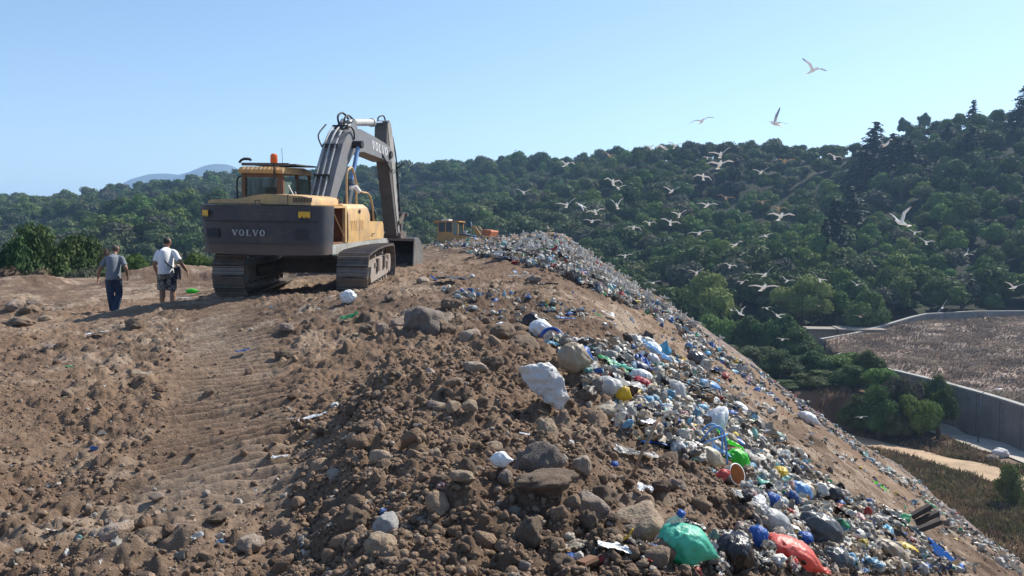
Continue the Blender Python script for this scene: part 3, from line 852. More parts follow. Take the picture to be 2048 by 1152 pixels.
# ---- street lamp by the road
def lamp_post():
    x, y = 45.1, 78.9; z = gz(x, y)
    e = empty('street_lamp', (x, y, z)); tag(e, 'thin grey street lamp with a long sideways arm beside the pale road', 'street lamp')
    mm_ = mat('galvanised', (0.12, 0.125, 0.13), rough=0.5, metal=0.7)
    nb = NB(); nb.tube([(0, 0, -.2), (.1, 0, 2.4), (.18, 0, 4.9)], [.07, .055, .04], 8); link('pole', nb.mesh('pole', True), mm_, e)
    nb = NB(); nb.tube([(.18, 0, 4.85), (.5, 0, 5.05), (1.5, 0, 5.25)], [.035, .03, .03], 8); link('arm', nb.mesh('arm', True), mm_, e)
    nb = NB(); nb.tube([(1.45, 0, 5.24), (1.6, 0, 5.27), (2.1, 0, 5.33), (2.2, 0, 5.33)], [(.04, .04), (.13, .06), (.11, .05), (.03, .02)], 8); link('lamp_head', nb.mesh('lamp_head', True), mat('lamp_head', (0.6, 0.6, 0.6), rough=0.4), e)
lamp_post()

# ---- dry grass, weeds
def tufts(name, P, h, spread, nbl, cols, seed, width=0.03, lean=None):
    rng = np.random.default_rng(seed); n = len(P)
    z, _ = ground(P[:, 0], P[:, 1]); B = np.c_[P, z - 0.03]
    B = np.repeat(B, nbl, 0); m_ = len(B)
    B[:, :2] += rng.normal(size=(m_, 2)) * spread * 0.4
    a = rng.random(m_) * 6.28; L_ = np.repeat(h * (0.5 + rng.random(n)), nbl) * (0.6 + 0.6 * rng.random(m_))
    dr = np.stack([np.cos(a), np.sin(a), np.zeros(m_)], 1) * spread * rng.random((m_, 1)) + (np.array(lean) if lean is not None else 0)
    b2 = rng.random(m_) * 6.28; wv = np.stack([np.cos(b2), np.sin(b2), np.zeros(m_)], 1) * (width * (0.6 + 0.8 * rng.random(m_)))[:, None]
    mid = B + dr * 0.4 * L_[:, None] + np.array([0, 0, 1]) * (L_ * 0.6)[:, None]
    tip = B + dr * 1.3 * L_[:, None] + np.array([0, 0, 1]) * (L_ * 0.85)[:, None]
    V = np.stack([B - wv, B + wv, mid + wv * .8, mid - wv * .8, tip], 1).reshape(-1, 3)
    i = np.arange(m_) * 5
    Q = np.stack([i, i + 1, i + 2, i + 3], 1); T = np.stack([i + 3, i + 2, i + 4], 1)
    ci = np.clip(((fbm(P[:, 0], P[:, 1] * 1.5, 4.5, 4, 99, .6) + .5) * len(cols) + rng.normal(size=n) * .8).astype(int), 0, len(cols) - 1); cc = np.array(cols)[ci] * (0.75 + 0.5 * rng.random((n, 1)))
    C = np.repeat(np.repeat(cc, nbl, 0), 5, 0)
    me = np_mesh(name, V, [Q, T], False, C)
    o = link(name, me, mat('dry_stalks', (0, 0, 0), rough=0.85, var=0.15, vcol=True, spec=0.2, transl=0.2)); tag(o, kind='stuff'); return o
rng = np.random.default_rng(77)
P = np.c_[rng.uniform(43, 125, 60000), rng.uniform(56, 150, 60000)]
k = (P[:, 0] > wall_x(P[:, 1]) + .5) & (P[:, 1] < wall_u(P[:, 0]) - .6) & (np.abs(P[:, 0] / P[:, 1]) < .72) & (rng.random(60000) < 0.35 + 0.65 * sstep(-.1, .2, fbm(P[:, 0], P[:, 1] * 1.6, 3.5, 4, 97, .6)))
P = P[k][:15000]
tufts('dry_grass', P, 0.36, 1.5, 5, [(.16, .125, .10), (.20, .155, .125), (.25, .19, .15), (.28, .22, .17), (.31, .25, .185)], 78, 0.07, (0.5, -0.3, 0))
P = np.c_[rng.uniform(30, 52, 30000), rng.uniform(40, 92, 30000)]
z1, hp = zbase(P[:, 0], P[:, 1])
dr1 = np.abs(P[:, 0] - np.interp(P[:, 1], [52, 59, 66.6, 73.6, 79.8, 85], [47, 43.5, 40.2, 37.4, 34.6, 31]))
k = (~hp) & (P[:, 0] < wall_x(P[:, 1]) - 5.0) & (dr1 > 2.1) & (fbm(P[:, 0], P[:, 1], 5, 3, 93) > -.05)
tufts('weeds', P[k][:5000], 0.5, 0.5, 6, [(.20, .14, .08), (.27, .20, .12), (.15, .10, .065), (.13, .12, .055)], 79, 0.04)
k = (~hp) & (P[:, 0] < wall_x(P[:, 1]) - 5.0) & (dr1 > 2.6) & (P[:, 1] < 72) & (fbm(P[:, 0], P[:, 1], 6, 4, 87) > 0.02)
tufts('green_weeds', P[k][:4000], 0.35, 0.5, 6, [(.09, .11, .035), (.12, .13, .05), (.15, .12, .06)], 80, 0.05)

# ---- the air
def haze():
    me = bpy.data.meshes.new('haze')
    bm = bmesh.new(); bmesh.ops.create_cube(bm, size=1.0); bm.to_mesh(me); bm.free()
    o = bpy.data.objects.new('haze', me); COL.objects.link(o)
    o.scale = (9600, 9600, 330); o.location = (0, 0, 85)
    m = bpy.data.materials.new('haze'); m.use_nodes = True; t = m.node_tree; t.nodes.clear()
    v = t.nodes.new('ShaderNodeVolumePrincipled'); v.inputs['Density'].default_value = HAZE
    v.inputs['Color'].default_value = (0.42, 0.66, 1.0, 1); v.inputs['Anisotropy'].default_value = 0.2
    q = t.nodes.new('ShaderNodeOutputMaterial'); t.links.new(v.outputs[0], q.inputs['Volume'])
    me.materials.append(m); tag(o, kind='stuff')
HAZE = 0.00028
haze()
# ------------------------------------------------------------------ machine kit (bmesh)
def bm_obj(name, bm, m, parent=None, smooth=False, bevel=0.0, seg=2, loc=None, rot=None):
    me = bpy.data.meshes.new(name)
    if bevel > 0:
        bmesh.ops.bevel(bm, geom=[e for e in bm.edges if len(e.link_faces) == 2 and e.calc_face_angle(0) > 0.5], offset=bevel, segments=seg, affect='EDGES', profile=0.6, clamp_overlap=True)
    bmesh.ops.recalc_face_normals(bm, faces=bm.faces)
    bm.to_mesh(me); bm.free()
    if smooth: me.polygons.foreach_set('use_smooth', [True] * len(me.polygons)); 
    o = link(name, me, m, parent, loc, rot)
    if smooth:
        me.set_sharp_from_angle(angle=math.radians(35))
    return o
def b_box(bm, lo, hi):
    (a, b, c), (d, e, f) = lo, hi
    v = [bm.verts.new(p) for p in [(a, b, c), (d, b, c), (d, e, c), (a, e, c), (a, b, f), (d, b, f), (d, e, f), (a, e, f)]]
    for q in [(0, 3, 2, 1), (4, 5, 6, 7), (0, 1, 5, 4), (1, 2, 6, 5), (2, 3, 7, 6), (3, 0, 4, 7)]: bm.faces.new([v[i] for i in q])
    return bm
def b_prism(bm, prof, a, b, axis='x'):
    """extrude a closed 2D profile from a to b along axis ('x': (y,z), 'y': (x,z), 'z': (x,y))"""
    def P(p, t):
        return {'x': (t, p[0], p[1]), 'y': (p[0], t, p[1]), 'z': (p[0], p[1], t)}[axis]
    v0 = [bm.verts.new(P(p, a)) for p in prof]; v1 = [bm.verts.new(P(p, b)) for p in prof]
    n = len(prof)
    bm.faces.new(v0); bm.faces.new(v1[::-1])
    for i in range(n): bm.faces.new([v0[i], v1[i], v1[(i + 1) % n], v0[(i + 1) % n]])
    return bm
def b_tube(bm, path, r, n=10):
    V, Q, T = tube_np(path, r, n)
    vs = [bm.verts.new(tuple(v)) for v in V]
    for f in list(Q) + list(T): bm.faces.new([vs[int(i)] for i in f])
    return bm
def smooth_path(P, k=4):
    P = [Vector(p) for p in P]; out = []
    for i in range(len(P) - 1):
        p0 = P[max(i - 1, 0)]; p1 = P[i]; p2 = P[i + 1]; p3 = P[min(i + 2, len(P) - 1)]
        for j in range(k):
            t = j / k
            out.append(0.5 * ((2 * p1) + (-p0 + p2) * t + (2 * p0 - 5 * p1 + 4 * p2 - p3) * t * t + (-p0 + 3 * p1 - 3 * p2 + p3) * t ** 3))
    out.append(P[-1]); return [tuple(v) for v in out]
def NBm(): return bmesh.new()
def lettering(bm, text, o, ux, uz, h, th, gap=0.28):
    """serif capitals from strokes; o origin, ux/uz unit vectors, h letter height; th = raise along normal"""
    o = Vector(o); ux = Vector(ux).normalized(); uz = Vector(uz).normalized(); nn = ux.cross(uz)
    def poly(pts, x0):
        a = [bm.verts.new(o + ux * (x0 + p[0]) * h + uz * p[1] * h + nn * 0.0) for p in pts]
        b = [bm.verts.new(o + ux * (x0 + p[0]) * h + uz * p[1] * h + nn * th) for p in pts]
        n = len(pts); bm.faces.new(b); bm.faces.new(a[::-1])
        for i in range(n): bm.faces.new([a[i], a[(i + 1) % n], b[(i + 1) % n], b[i]])
    x = 0
    for ch in text:
        if ch == 'V':
            poly([(0.10, .97), (0.34, .97), (0.62, 0.0), (0.46, 0.0)], x); poly([(0.86, .97), (0.96, .97), (0.60, 0.0), (0.54, .10)], x)
            poly([(0.0, 1.0), (0.44, 1.0), (0.44, .92), (0.0, .92)], x); poly([(0.74, 1.0), (1.08, 1.0), (1.08, .92), (0.74, .92)], x)
            x += 1.08 + gap * .6
        elif ch == 'O':
            n = 20
            for i in range(n):
                a0 = 2 * math.pi * i / n; a1 = 2 * math.pi * (i + 1) / n
                def pt(a, k): return (0.46 + (0.46 if k else 0.24) * math.cos(a), 0.5 + (0.52 if k else 0.42) * math.sin(a))
                poly([pt(a0, 0), pt(a0, 1), pt(a1, 1), pt(a1, 0)], x)
            x += 0.92 + gap
        elif ch == 'L':
            poly([(0.12, 0.05), (0.34, 0.05), (0.34, .95), (0.12, .95)], x); poly([(0, 0), (.80, 0), (.80, .10), (0, .10)], x)
            poly([(0, 1), (.46, 1), (.46, .92), (0, .92)], x); poly([(.70, .10), (.80, .10), (.80, .34), (.74, .34)], x)
            x += 0.80 + gap
    return x * h
M_yel = mat('yellow_paint', (0.62, 0.385, 0.15), rough=0.55, var=0.16, scale=3.0, dirt=0.55, dcol=(0.34, 0.245, 0.165))
M_cwt = mat('charcoal_paint', (0.040, 0.047, 0.060), rough=0.5, var=0.25, scale=2.0, dirt=0.4, dcol=(0.13, 0.105, 0.085))
def cw_mat():
    m = M_cwt; t = m.node_tree; N = t.nodes; L = t.links; p = N['Principled BSDF']; tc = N['Texture Coordinate']
    mp = N.new('ShaderNodeMapping'); mp.inputs['Scale'].default_value = (1.2, 1.2, 16); L.new(tc.outputs['Object'], mp.inputs[0])
    nz = N.new('ShaderNodeTexNoise'); nz.inputs['Scale'].default_value = 2.4; nz.inputs['Detail'].default_value = 9; nz.inputs['Roughness'].default_value = .75; L.new(mp.outputs[0], nz.inputs['Vector'])
    r = N.new('ShaderNodeMapRange'); r.inputs['From Min'].default_value = .48; r.inputs['From Max'].default_value = .72; L.new(nz.outputs['Fac'], r.inputs['Value'])
    sx = N.new('ShaderNodeSeparateXYZ'); L.new(tc.outputs['Object'], sx.inputs[0])
    lo = N.new('ShaderNodeMapRange'); lo.inputs['From Min'].default_value = 1.34; lo.inputs['From Max'].default_value = 1.12; lo.inputs['To Max'].default_value = .65; L.new(sx.outputs['Z'], lo.inputs['Value'])
    ad = N.new('ShaderNodeMath'); ad.operation = 'MULTIPLY_ADD'; ad.inputs[1].default_value = .55; ad.use_clamp = True; L.new(r.outputs[0], ad.inputs[0]); L.new(lo.outputs[0], ad.inputs[2])
    mx = N.new('ShaderNodeMix'); mx.data_type = 'RGBA'; src = p.inputs['Base Color'].links[0].from_socket
    L.new(ad.outputs[0], mx.inputs['Factor']); L.new(src, mx.inputs['A']); mx.inputs['B'].default_value = (.12, .088, .068, 1); L.new(mx.outputs['Result'], p.inputs['Base Color'])
cw_mat()
M_boom = mat('grey_paint', (0.20, 0.20, 0.205), rough=0.5, var=0.18, scale=2.0, dirt=0.3, dcol=(0.26, 0.22, 0.18))
M_steel = mat('worn_steel', (0.16, 0.14, 0.125), rough=0.55, metal=0.35, var=0.35, scale=5, dirt=0.7, dcol=(0.22, 0.16, 0.12))
M_shoe = mat('track_steel', (0.13, 0.115, 0.105), rough=0.5, metal=0.4, var=0.3, scale=6, dirt=0.6, dcol=(0.24, 0.18, 0.135))
M_frame = mat('muddy_frame', (0.30, 0.27, 0.24), rough=0.8, var=0.25, scale=4, dirt=0.7, dcol=(0.26, 0.19, 0.14))
M_dark = mat('black_rubber', (0.02, 0.02, 0.022), rough=0.6)
M_rust = mat('rust_inside', (0.20, 0.075, 0.035), rough=0.85, var=0.35, scale=5, dirt=0.3)
M_glass = mat('tinted_glass', (0.10, 0.15, 0.14), rough=0.08, trans=0.75, spec=0.6, var=0.02, alpha=0.55)
M_chrome = mat('rod', (0.55, 0.58, 0.62), rough=0.25, metal=1.0, var=0.05)
M_white = mat('white_paint', (0.68, 0.67, 0.64), rough=0.5, dirt=0.2, scale=8)
M_cyl = mat('light_grey_paint', (0.42, 0.42, 0.40), rough=0.5, dirt=0.3, scale=4)
M_bluerod = mat('blue_grey_rod', (0.20, 0.33, 0.52), rough=0.35, metal=0.5)
M_stick = mat('sticker', (0.75, 0.42, 0.03), rough=0.5)
M_redpl = mat('faded_red', (0.30, 0.09, 0.05), rough=0.6)
M_orange = mat('amber_lens', (0.85, 0.16, 0.02), rough=0.25, trans=0.25)
M_sill = mat('pale_grey_sill', (0.36, 0.36, 0.33), rough=0.7, dirt=0.5, scale=4, dcol=(0.22, 0.19, 0.15))

def track_unit(parent, xc, wd=0.66, side=1):
    R = 0.47; yr, yf = -1.90, 1.95; zc = 0.52
    def loop(s):
        """point + tangent along the chain; the upper run sags between carrier rollers"""
        Lt = yf - yr; arc = math.pi * R; tot = 2 * Lt + 2 * arc; s %= tot
        if s < Lt:
            t = s / Lt; return (yr + s, zc + R + 0.05 * math.sin(t * math.pi)), (1, 0)
        s -= Lt
        if s < arc:
            a = math.pi / 2 - s / R; return (yf + R * math.cos(a), zc + R * math.sin(a)), (math.sin(a), -math.cos(a))
        s -= arc
        if s < Lt: return (yf - s, zc - R), (-1, 0)
        s -= Lt; a = -math.pi / 2 - s / R
        return (yr + R * math.cos(a), zc + R * math.sin(a)), (math.sin(a), -math.cos(a))
    tot = 2 * (yf - yr) + 2 * math.pi * R; n = 50; pitch = tot / n
    bm = NBm()
    for i in range(n):
        (y, z), (ty, tz) = loop(i * pitch)
        ny, nz = -tz, ty                                     # outward
        if (y - 0) * 0 + 1:
            # make sure the normal points outward
            if (ny * (y - (yr + yf) / 2) * 0.2 + nz * (z - zc)) < 0: ny, nz = -ny, -nz
        prof = []
        hp = pitch * 0.485
        for (a, h) in [(-hp, -.015), (-hp, .018), (-hp + .012, .05), (-hp + .03, .05), (-hp + .04, .018), (-.012, .018), (-.006, .045), (.006, .045), (.012, .018),
                       (hp - .04, .018), (hp - .03, .05), (hp - .012, .05), (hp, .018), (hp, -.015)]:
            prof.append((y + ty * a + ny * h, z + tz * a + nz * h))
        jx = random.uniform(-.004, .004)
        b_prism(bm, prof, xc - wd / 2 + jx, xc + wd / 2 + jx, 'x')
        for sx in (-.11, .11):     # chain links inside
            pr = [(y + ty * a - ny * h, z + tz * a - nz * h) for (a, h) in [(-hp, .02), (hp, .02), (hp, .10), (-hp, .10)]]
            b_prism(bm, pr, xc + sx - .025, xc + sx + .025, 'x')
    bm_obj('track_chain', bm, M_shoe, parent)
    bm = NBm()      # side frame: tapered box beam
    prof = [(-1.45, .30), (1.45, .30), (1.55, .42), (1.45, .62), (.9, .78), (-.9, .78), (-1.4, .66), (-1.55, .45)]
    b_prism(bm, prof, xc - .20, xc + .27 * side + .0 if side > 0 else xc + .20, 'x')
    fr = bm_obj('track_frame', bm, M_frame, parent, bevel=.02)
    bm = NBm()
    xo = xc + side * .275
    for y0 in (-.55, .55):
        b_prism(bm, [(y0 - .16, .50), (y0 + .16, .50), (y0 + .12, .80), (y0 - .12, .80)], xo - .02, xo + .05, 'x')
    b_box(bm, (xo - .015, -1.0, .62), (xo + .02, -.75, .72)); b_box(bm, (xo - .015, 1.1, .42), (xo + .02, 1.35, .62))
    bm_obj('bracket', bm, M_steel, fr, bevel=.008)
    def wheel(nm, y, z, r, hub, teeth=0):
        bm = NBm(); prof = []
        if teeth:
            for k in range(teeth * 2):
                a = math.pi * k / teeth; rr_ = r * (1.0 if k % 2 == 0 else .9); prof.append((y + rr_ * math.cos(a), z + rr_ * math.sin(a)))
        else:
            for k in range(24):
                a = 2 * math.pi * k / 24; prof.append((y + r * math.cos(a), z + r * math.sin(a)))
        b_prism(bm, prof, xc - .07, xc + .07, 'x')
        w_ = bm_obj(nm, bm, M_steel, parent)
        bm = NBm(); prof = [(y + r * hub * math.cos(2 * math.pi * k / 18), z + r * hub * math.sin(2 * math.pi * k / 18)) for k in range(18)]
        b_prism(bm, prof, xc - .24, xc + .24, 'x'); bm_obj('hub', bm, M_frame, w_, bevel=.015)
    wheel('sprocket', yr, zc, .40, .55, 21); wheel('idler', yf, zc, .40, .6)
    for k in range(7):
        wheel('track_roller', -1.3 + k * .43, .19, .10, .6)
    for k in range(2): wheel('carrier_roller', -.6 + 1.2 * k, .86, .07, .6)

def excavator():
    TH = math.radians(7.5)
    ex, ey = -5.00, 20.2
    root = empty('excavator', (ex, ey, 0.44), (math.radians(2.6), math.radians(1.2), -TH))
    tag(root, 'big yellow and charcoal tracked excavator seen from behind, bucket resting on the ground', 'excavator')
    UNDER = math.radians(8.5)
    for sd in (-1, 1):
        track_unit(root, sd * 1.33, .68, sd)
    bm = NBm()
    b_prism(bm, [(-.75, .45), (.75, .45), (.55, .78), (-.55, .78)], -.7, .7, 'x')
    for sx in (-1, 1):
        for sy in (-1, 1):
            b_tube(bm, [(sx * .4, sy * .35, .62), (sx * 1.15, sy * .95, .5)], [(.24, .14), (.20, .14)], 8)
    bm_obj('undercarriage', bm, M_steel, root, bevel=.02)
    for c in list(root.children): c.rotation_euler = (0, 0, UNDER); c.location = (.17, 0, 0)
    bm = NBm(); b_tube(bm, [(0, 0, .74), (0, 0, 1.02)], .58, 32); bm_obj('slew_ring', bm, M_steel, root)
    bm = NBm(); b_box(bm, (-1.22, -2.3, .98), (1.24, 1.75, 1.10)); b_box(bm, (-.45, .2, 1.08), (.45, 1.5, 1.42)); bm_obj('platform', bm, M_steel, root, bevel=.015)
    # counterweight: curved rear
    bm = NBm()
    pl = [(-1.38, -1.95), (-1.42, -2.35), (-1.36, -2.60), (-1.15, -2.78), (-.6, -2.90), (0, -2.93), (.6, -2.90), (1.15, -2.78), (1.36, -2.60), (1.42, -2.35), (1.38, -1.95)]
    b_prism(bm, pl, 1.0, 1.96, 'z')
    for v in bm.verts:
        if v.co.z < 1.1:
            v.co.x *= 0.97; v.co.y = v.co.y + (0.10 if v.co.y < -2.5 else 0)
    cw = bm_obj('counterweight', bm, M_cwt, root, smooth=True, bevel=.07, seg=4)
    def yrear(x): return np.interp(abs(x), [0, .6, 1.15, 1.36], [-2.93, -2.90, -2.78, -2.60])
    bm = NBm()
    for (a, b, c, d) in ((-1.22, -1.08, .1, .18), ):
        pass
    # lifting pockets, their shade painted as dark patches on the face, and groove
    for xx in (-.98, .98):
        bm = NBm(); y0 = yrear(xx)
        b_box(bm, (xx - .13, y0 - .008, 1.36), (xx + .13, y0 + .05, 1.54))
        bm_obj('pocket_shade', bm, mat('pocket_shade_tone', (0.032, 0.035, 0.040), rough=.8), cw, bevel=.01)
    bm = NBm()
    for zz in (1.62, 1.24): b_prism(bm, [(x, yrear(x) - .004) for x in np.linspace(-1.3, 1.3, 25)] + [(x, yrear(x) + .02) for x in np.linspace(1.3, -1.3, 25)], zz, zz + .010, 'z')
    bm_obj('groove', bm, mat('dark_groove', (0.035, 0.035, 0.038), rough=.8), cw)
    bm = NBm(); lettering(bm, 'VOLVO', (-.50, -2.932, 1.40), (1, 0.0, 0), (0, 0, 1), .125, .012, .32)
    bm_obj('lettering', bm, mat('worn_white_letters', (0.42, 0.43, 0.44), rough=.6, dirt=.4, scale=20), cw)
    for xx, w_ in ((-1.16, .2), (1.04, .24)):
        y0 = yrear(xx) - .012; ang = math.atan2(yrear(xx + .08) - yrear(xx - .08), .16)
        e_ = Vector((math.cos(ang), math.sin(ang), 0)); nn = Vector((e_.y, -e_.x, 0))
        c0 = Vector((xx, y0 - .01, 1.78))
        bm = NBm()
        vs = [bm.verts.new(c0 + e_ * a + Vector((0, 0, b)) + nn * 0.0) for a, b in ((-w_ / 2, -.065), (w_ / 2, -.065), (w_ / 2, .065), (-w_ / 2, .065))]
        vs2 = [bm.verts.new(v.co - nn * .012) for v in vs]
        bm.faces.new(vs); bm.faces.new(vs2[::-1])
        for i in range(4): bm.faces.new([vs[i], vs2[i], vs2[(i + 1) % 4], vs[(i + 1) % 4]])
        st = bm_obj('warning_sticker', bm, M_stick, cw)
        bm = NBm()
        for tri in (((-.09, -.045), (-.065, -.045), (-.04, .045), (-.055, .045)), ((-.055, .045), (-.04, .045), (.0, -.045), (-.02, -.045)), ((-.065, -.045), (-.02, -.045), (-.02, -.033), (-.065, -.033)),
                    ((.015, .02), (.085, .02), (.085, .032), (.015, .032)), ((.015, -.01), (.07, -.01), (.07, .002), (.015, .002)), ((.015, -.04), (.085, -.04), (.085, -.028), (.015, -.028))):
            k = w_ / .24
            bm.faces.new([bm.verts.new(c0 + e_ * a * k + Vector((0, 0, b)) + nn * .003) for a, b in tri])
        bm_obj('warning_mark', bm, M_dark, st)
    bm = NBm(); b_box(bm, (-.16, -2.72, 1.965), (.06, -2.55, 2.0)); b_tube(bm, [(-.1, -2.66, 2.0), (-.1, -2.66, 2.06), (.0, -2.66, 2.06), (.0, -2.66, 2.0)], .012, 6); bm_obj('lifting_eye', bm, M_steel, cw)
    # engine hood
    bm = NBm()
    prof = [(-1.15, 1.975), (-1.16, 2.03), (-1.08, 2.07), (-.62, 2.075), (-.40, 2.11), (-.12, 2.17), (.10, 2.20), (.35, 2.20), (.95, 2.165), (1.10, 2.13), (1.13, 2.06), (1.13, 1.975)]
    b_prism(bm, prof, -2.66, -1.0, 'y')
    hd = bm_obj('engine_hood', bm, M_yel, root, smooth=True, bevel=.035, seg=3)
    bm = NBm()
    for k in range(12):
        x0 = .74 + k * .034; b_box(bm, (x0, -2.668, 2.035), (x0 + .016, -2.60, 2.135))
    bm_obj('vent', bm, M_dark, hd)
    bm = NBm(); b_box(bm, (.615, -2.668, 1.98), (.625, -2.64, 2.19)); b_box(bm, (-1.1, -2.668, 1.985), (.6, -2.655, 1.993)); bm_obj('seam', bm, M_dark, hd)
    # right side: sill, open compartment, doors, tank
    XS = 1.30
    bm = NBm(); b_prism(bm, [(-2.0, .98), (2.25, .98), (2.25, 1.16), (-2.0, 1.19)], XS - .16, XS + .05, 'x'); bm_obj('side_sill', bm, M_sill, root, bevel=.02)
    bm = NBm()
    b_box(bm, (.2, -1.96, 1.2), (.26, -.95, 1.92)); b_box(bm, (.26, -1.96, 1.195), (XS - .02, -.96, 1.22)); b_box(bm, (.26, -.99, 1.22), (XS - .02, -.94, 1.92)); b_box(bm, (.26, -1.955, 1.22), (XS - .05, -1.93, 1.92))
    cp = bm_obj('engine_bay', bm, M_rust, root)
    bm = NBm(); b_tube(bm, [(.7, -1.6, 1.22), (.7, -1.6, 1.62)], .10, 12); b_box(bm, (.5, -1.35, 1.25), (.9, -1.08, 1.55)); b_tube(bm, [(.95, -1.75, 1.25), (1.05, -1.6, 1.5), (.95, -1.5, 1.7), (.8, -1.2, 1.75)], .03, 6); b_tube(bm, [(1.1, -1.85, 1.2), (1.12, -1.8, 1.45), (1.05, -1.85, 1.6)], .025, 6)
    bm_obj('engine_part', bm, M_steel, cp)
    bm = NBm(); b_tube(bm, [(.62, -1.62, 1.64), (.62, -1.62, 1.76)], .075, 12); b_tube(bm, [(1.02, -1.28, 1.4), (1.02, -1.28, 1.6)], .05, 10); bm_obj('filter', bm, M_white, cp)
    bm = NBm(); b_box(bm, (-.2, -1.98, 1.915), (XS + .01, -.92, 1.965)); bm_obj('top_cover', bm, M_yel, root, bevel=.012)
    bm = NBm(); b_box(bm, (XS - .05, -1.06, 1.2), (XS + .02, -.95, 1.915)); b_tube(bm, [(XS - .02, -1.9, 1.94), (XS + .0, -1.1, 1.35)], .012, 6); bm_obj('door_frame', bm, M_yel, root, bevel=.008)
    prof = [(XS + .03, 1.18), (XS + .05, 1.30), (XS + .045, 1.75), (XS + .01, 1.90), (XS - .10, 1.99), (XS - .45, 2.0), (XS - .45, 1.18)]
    for (a, b) in ((-.93, -.12), (-.105, .78)):
        bm = NBm(); b_prism(bm, prof, a, b, 'y')
        if b > .5:
            for v in bm.verts:
                if v.co.y > .6 and v.co.z > 1.6: v.co.y -= .18 * (v.co.z - 1.6) / .4
        dd = bm_obj('side_door', bm, M_yel, root, smooth=True, bevel=.012)
        if b > .5:
            bm = NBm(); b_tube(bm, [(XS + .045, -.10, 1.83), (XS + .06, -.10, 1.83)], .05, 14); bm_obj('latch', bm, M_dark, dd)
    bm = NBm(); lettering(bm, 'VOLVO', (XS + .0495, -.78, 1.45), (0, 1, 0), (0, 0, 1), .17, .004, .3); bm_obj('faded_lettering', bm, mat('faded_letters', (0.50, 0.27, 0.10), rough=.6), root)
    bm = NBm(); b_prism(bm, [(.795, 1.18), (1.95, 1.18), (1.99, 1.30), (1.93, 1.56), (1.85, 1.62), (.795, 1.64)], XS - .5, XS + .03, 'x'); tk = bm_obj('tool_box', bm, M_yel, root, bevel=.03)
    bm = NBm(); b_tube(bm, [(XS + .035, .9, 1.33), (XS + .07, .9, 1.33), (XS + .07, 1.05, 1.33), (XS + .035, 1.05, 1.33)], .012, 6); bm_obj('handle', bm, M_dark, tk)
    bm = NBm(); b_box(bm, (XS - .45, 2.26, 1.0), (XS + .03, 2.45, 1.10)); b_box(bm, (XS - .45, 1.98, 1.30), (XS + .0, 2.2, 1.34)); bm_obj('step', bm, M_steel, root)
    bm = NBm(); b_box(bm, (.6, -.1, 2.0), (.86, .1, 2.02)); b_tube(bm, [(.72, .0, 2.0), (.72, 0, 2.13)], [.07, .07], 12); bm_obj('filler_cap', bm, M_redpl, root)
    bm = NBm(); b_tube(bm, smooth_path([(.98, .05, 1.96), (.98, .05, 2.75), (1.0, .2, 2.93), (1.0, .45, 2.92), (1.02, .7, 2.55), (1.05, .95, 2.38), (1.08, 1.4, 2.34), (1.12, 1.6, 2.15), (1.15, 1.66, 1.7), (1.15, 1.7, 1.15)], 5), .026, 8)
    bm_obj('handrail', bm, M_yel, root, smooth=True)
    bm = NBm(); b_tube(bm, smooth_path([(1.0, .7, 1.64), (1.0, .72, 2.35), (.98, .7, 2.42)], 3), .024, 8); bm_obj('rail_post', bm, M_yel, root, smooth=True)
    bm = NBm(); b_tube(bm, [(.9, .55, 2.46), (.98, .68, 2.5), (1.1, .7, 2.36)], [.05, .07, .05], 10); bm_obj('work_light', bm, M_white, root, smooth=True)
    bm = NBm(); b_prism(bm, [(1.12 + .10 * math.cos(a), 1.78 + .17 * math.sin(a)) for a in np.linspace(0, 2 * math.pi, 18)[:-1]], 1.66, 1.70, 'y'); bm_obj('mirror', bm, M_dark, root, bevel=.008)
    # cab
    cx0, cx1, cy0, cy1, cz0, cz1 = -1.50, -.46, -.35, 1.45, 1.12, 2.78
    bm = NBm()
    b_box(bm, (cx0, cy0, cz0), (cx1, cy1, 1.95)); body = bm_obj('cab_body', bm, M_yel, root, bevel=.03)
    mp = mat('brown_pillar', (0.16, 0.075, 0.035), rough=.6, dirt=.3)
    for lo, hi in (((cx0, cy0, 1.94), (cx0 + .09, cy0 + .10, cz1)), ((cx1 - .15, cy0, 1.94), (cx1, cy0 + .10, cz1)), ((cx0, .55, 1.94), (cx0 + .07, .65, cz1)), ((cx1 - .07, .55, 1.94), (cx1, .63, cz1)),
                   ((cx0, cy1 - .06, 1.94), (cx0 + .07, cy1, cz1)), ((cx1 - .07, cy1 - .06, 1.94), (cx1, cy1, cz1)), ((cx0 + .093, cy0 + .002, 2.68), (cx1 - .153, cy0 + .08, cz1))):
        bm = NBm(); b_box(bm, lo, hi); bm_obj('cab_pillar', bm, mp, root, bevel=.01)
    bm = NBm(); b_box(bm, (cx0 + .09, cy0 + .03, 1.95), (cx1 - .15, cy0 + .05, 2.68)); bm_obj('rear_window', bm, M_glass, root)
    bm = NBm(); b_box(bm, (cx1 - .04, cy0 + .1, 1.95), (cx1 - .02, cy1 - .06, 2.68)); bm_obj('side_window', bm, mat('pale_window', (0.22, 0.30, 0.25), rough=.12, trans=.4, spec=.6, var=.15, scale=2), root)
    bm = NBm(); b_box(bm, (cx0 + .02, cy0 + .1, 1.95), (cx0 + .04, cy1 - .06, 2.68)); bm_obj('side_window', bm, M_glass, root)
    bm = NBm(); b_box(bm, (cx0 + .07, cy1 - .04, 1.95), (cx1 - .07, cy1 - .02, 2.68)); bm_obj('front_window', bm, M_glass, root)
    bm = NBm(); b_box(bm, (-1.23, .1, 1.5), (-.78, .28, 2.45)); b_box(bm, (-1.26, .1, 1.4), (-.73, .65, 1.6)); bm_obj('driver_seat', bm, M_dark, root, bevel=.05)
    bm = NBm(); b_box(bm, (cx0 + .06, cy0 - .03, 1.96), (cx0 + .30, cy0 + .02, 2.14)); bm_obj('rear_panel', bm, M_redpl, root, bevel=.01)
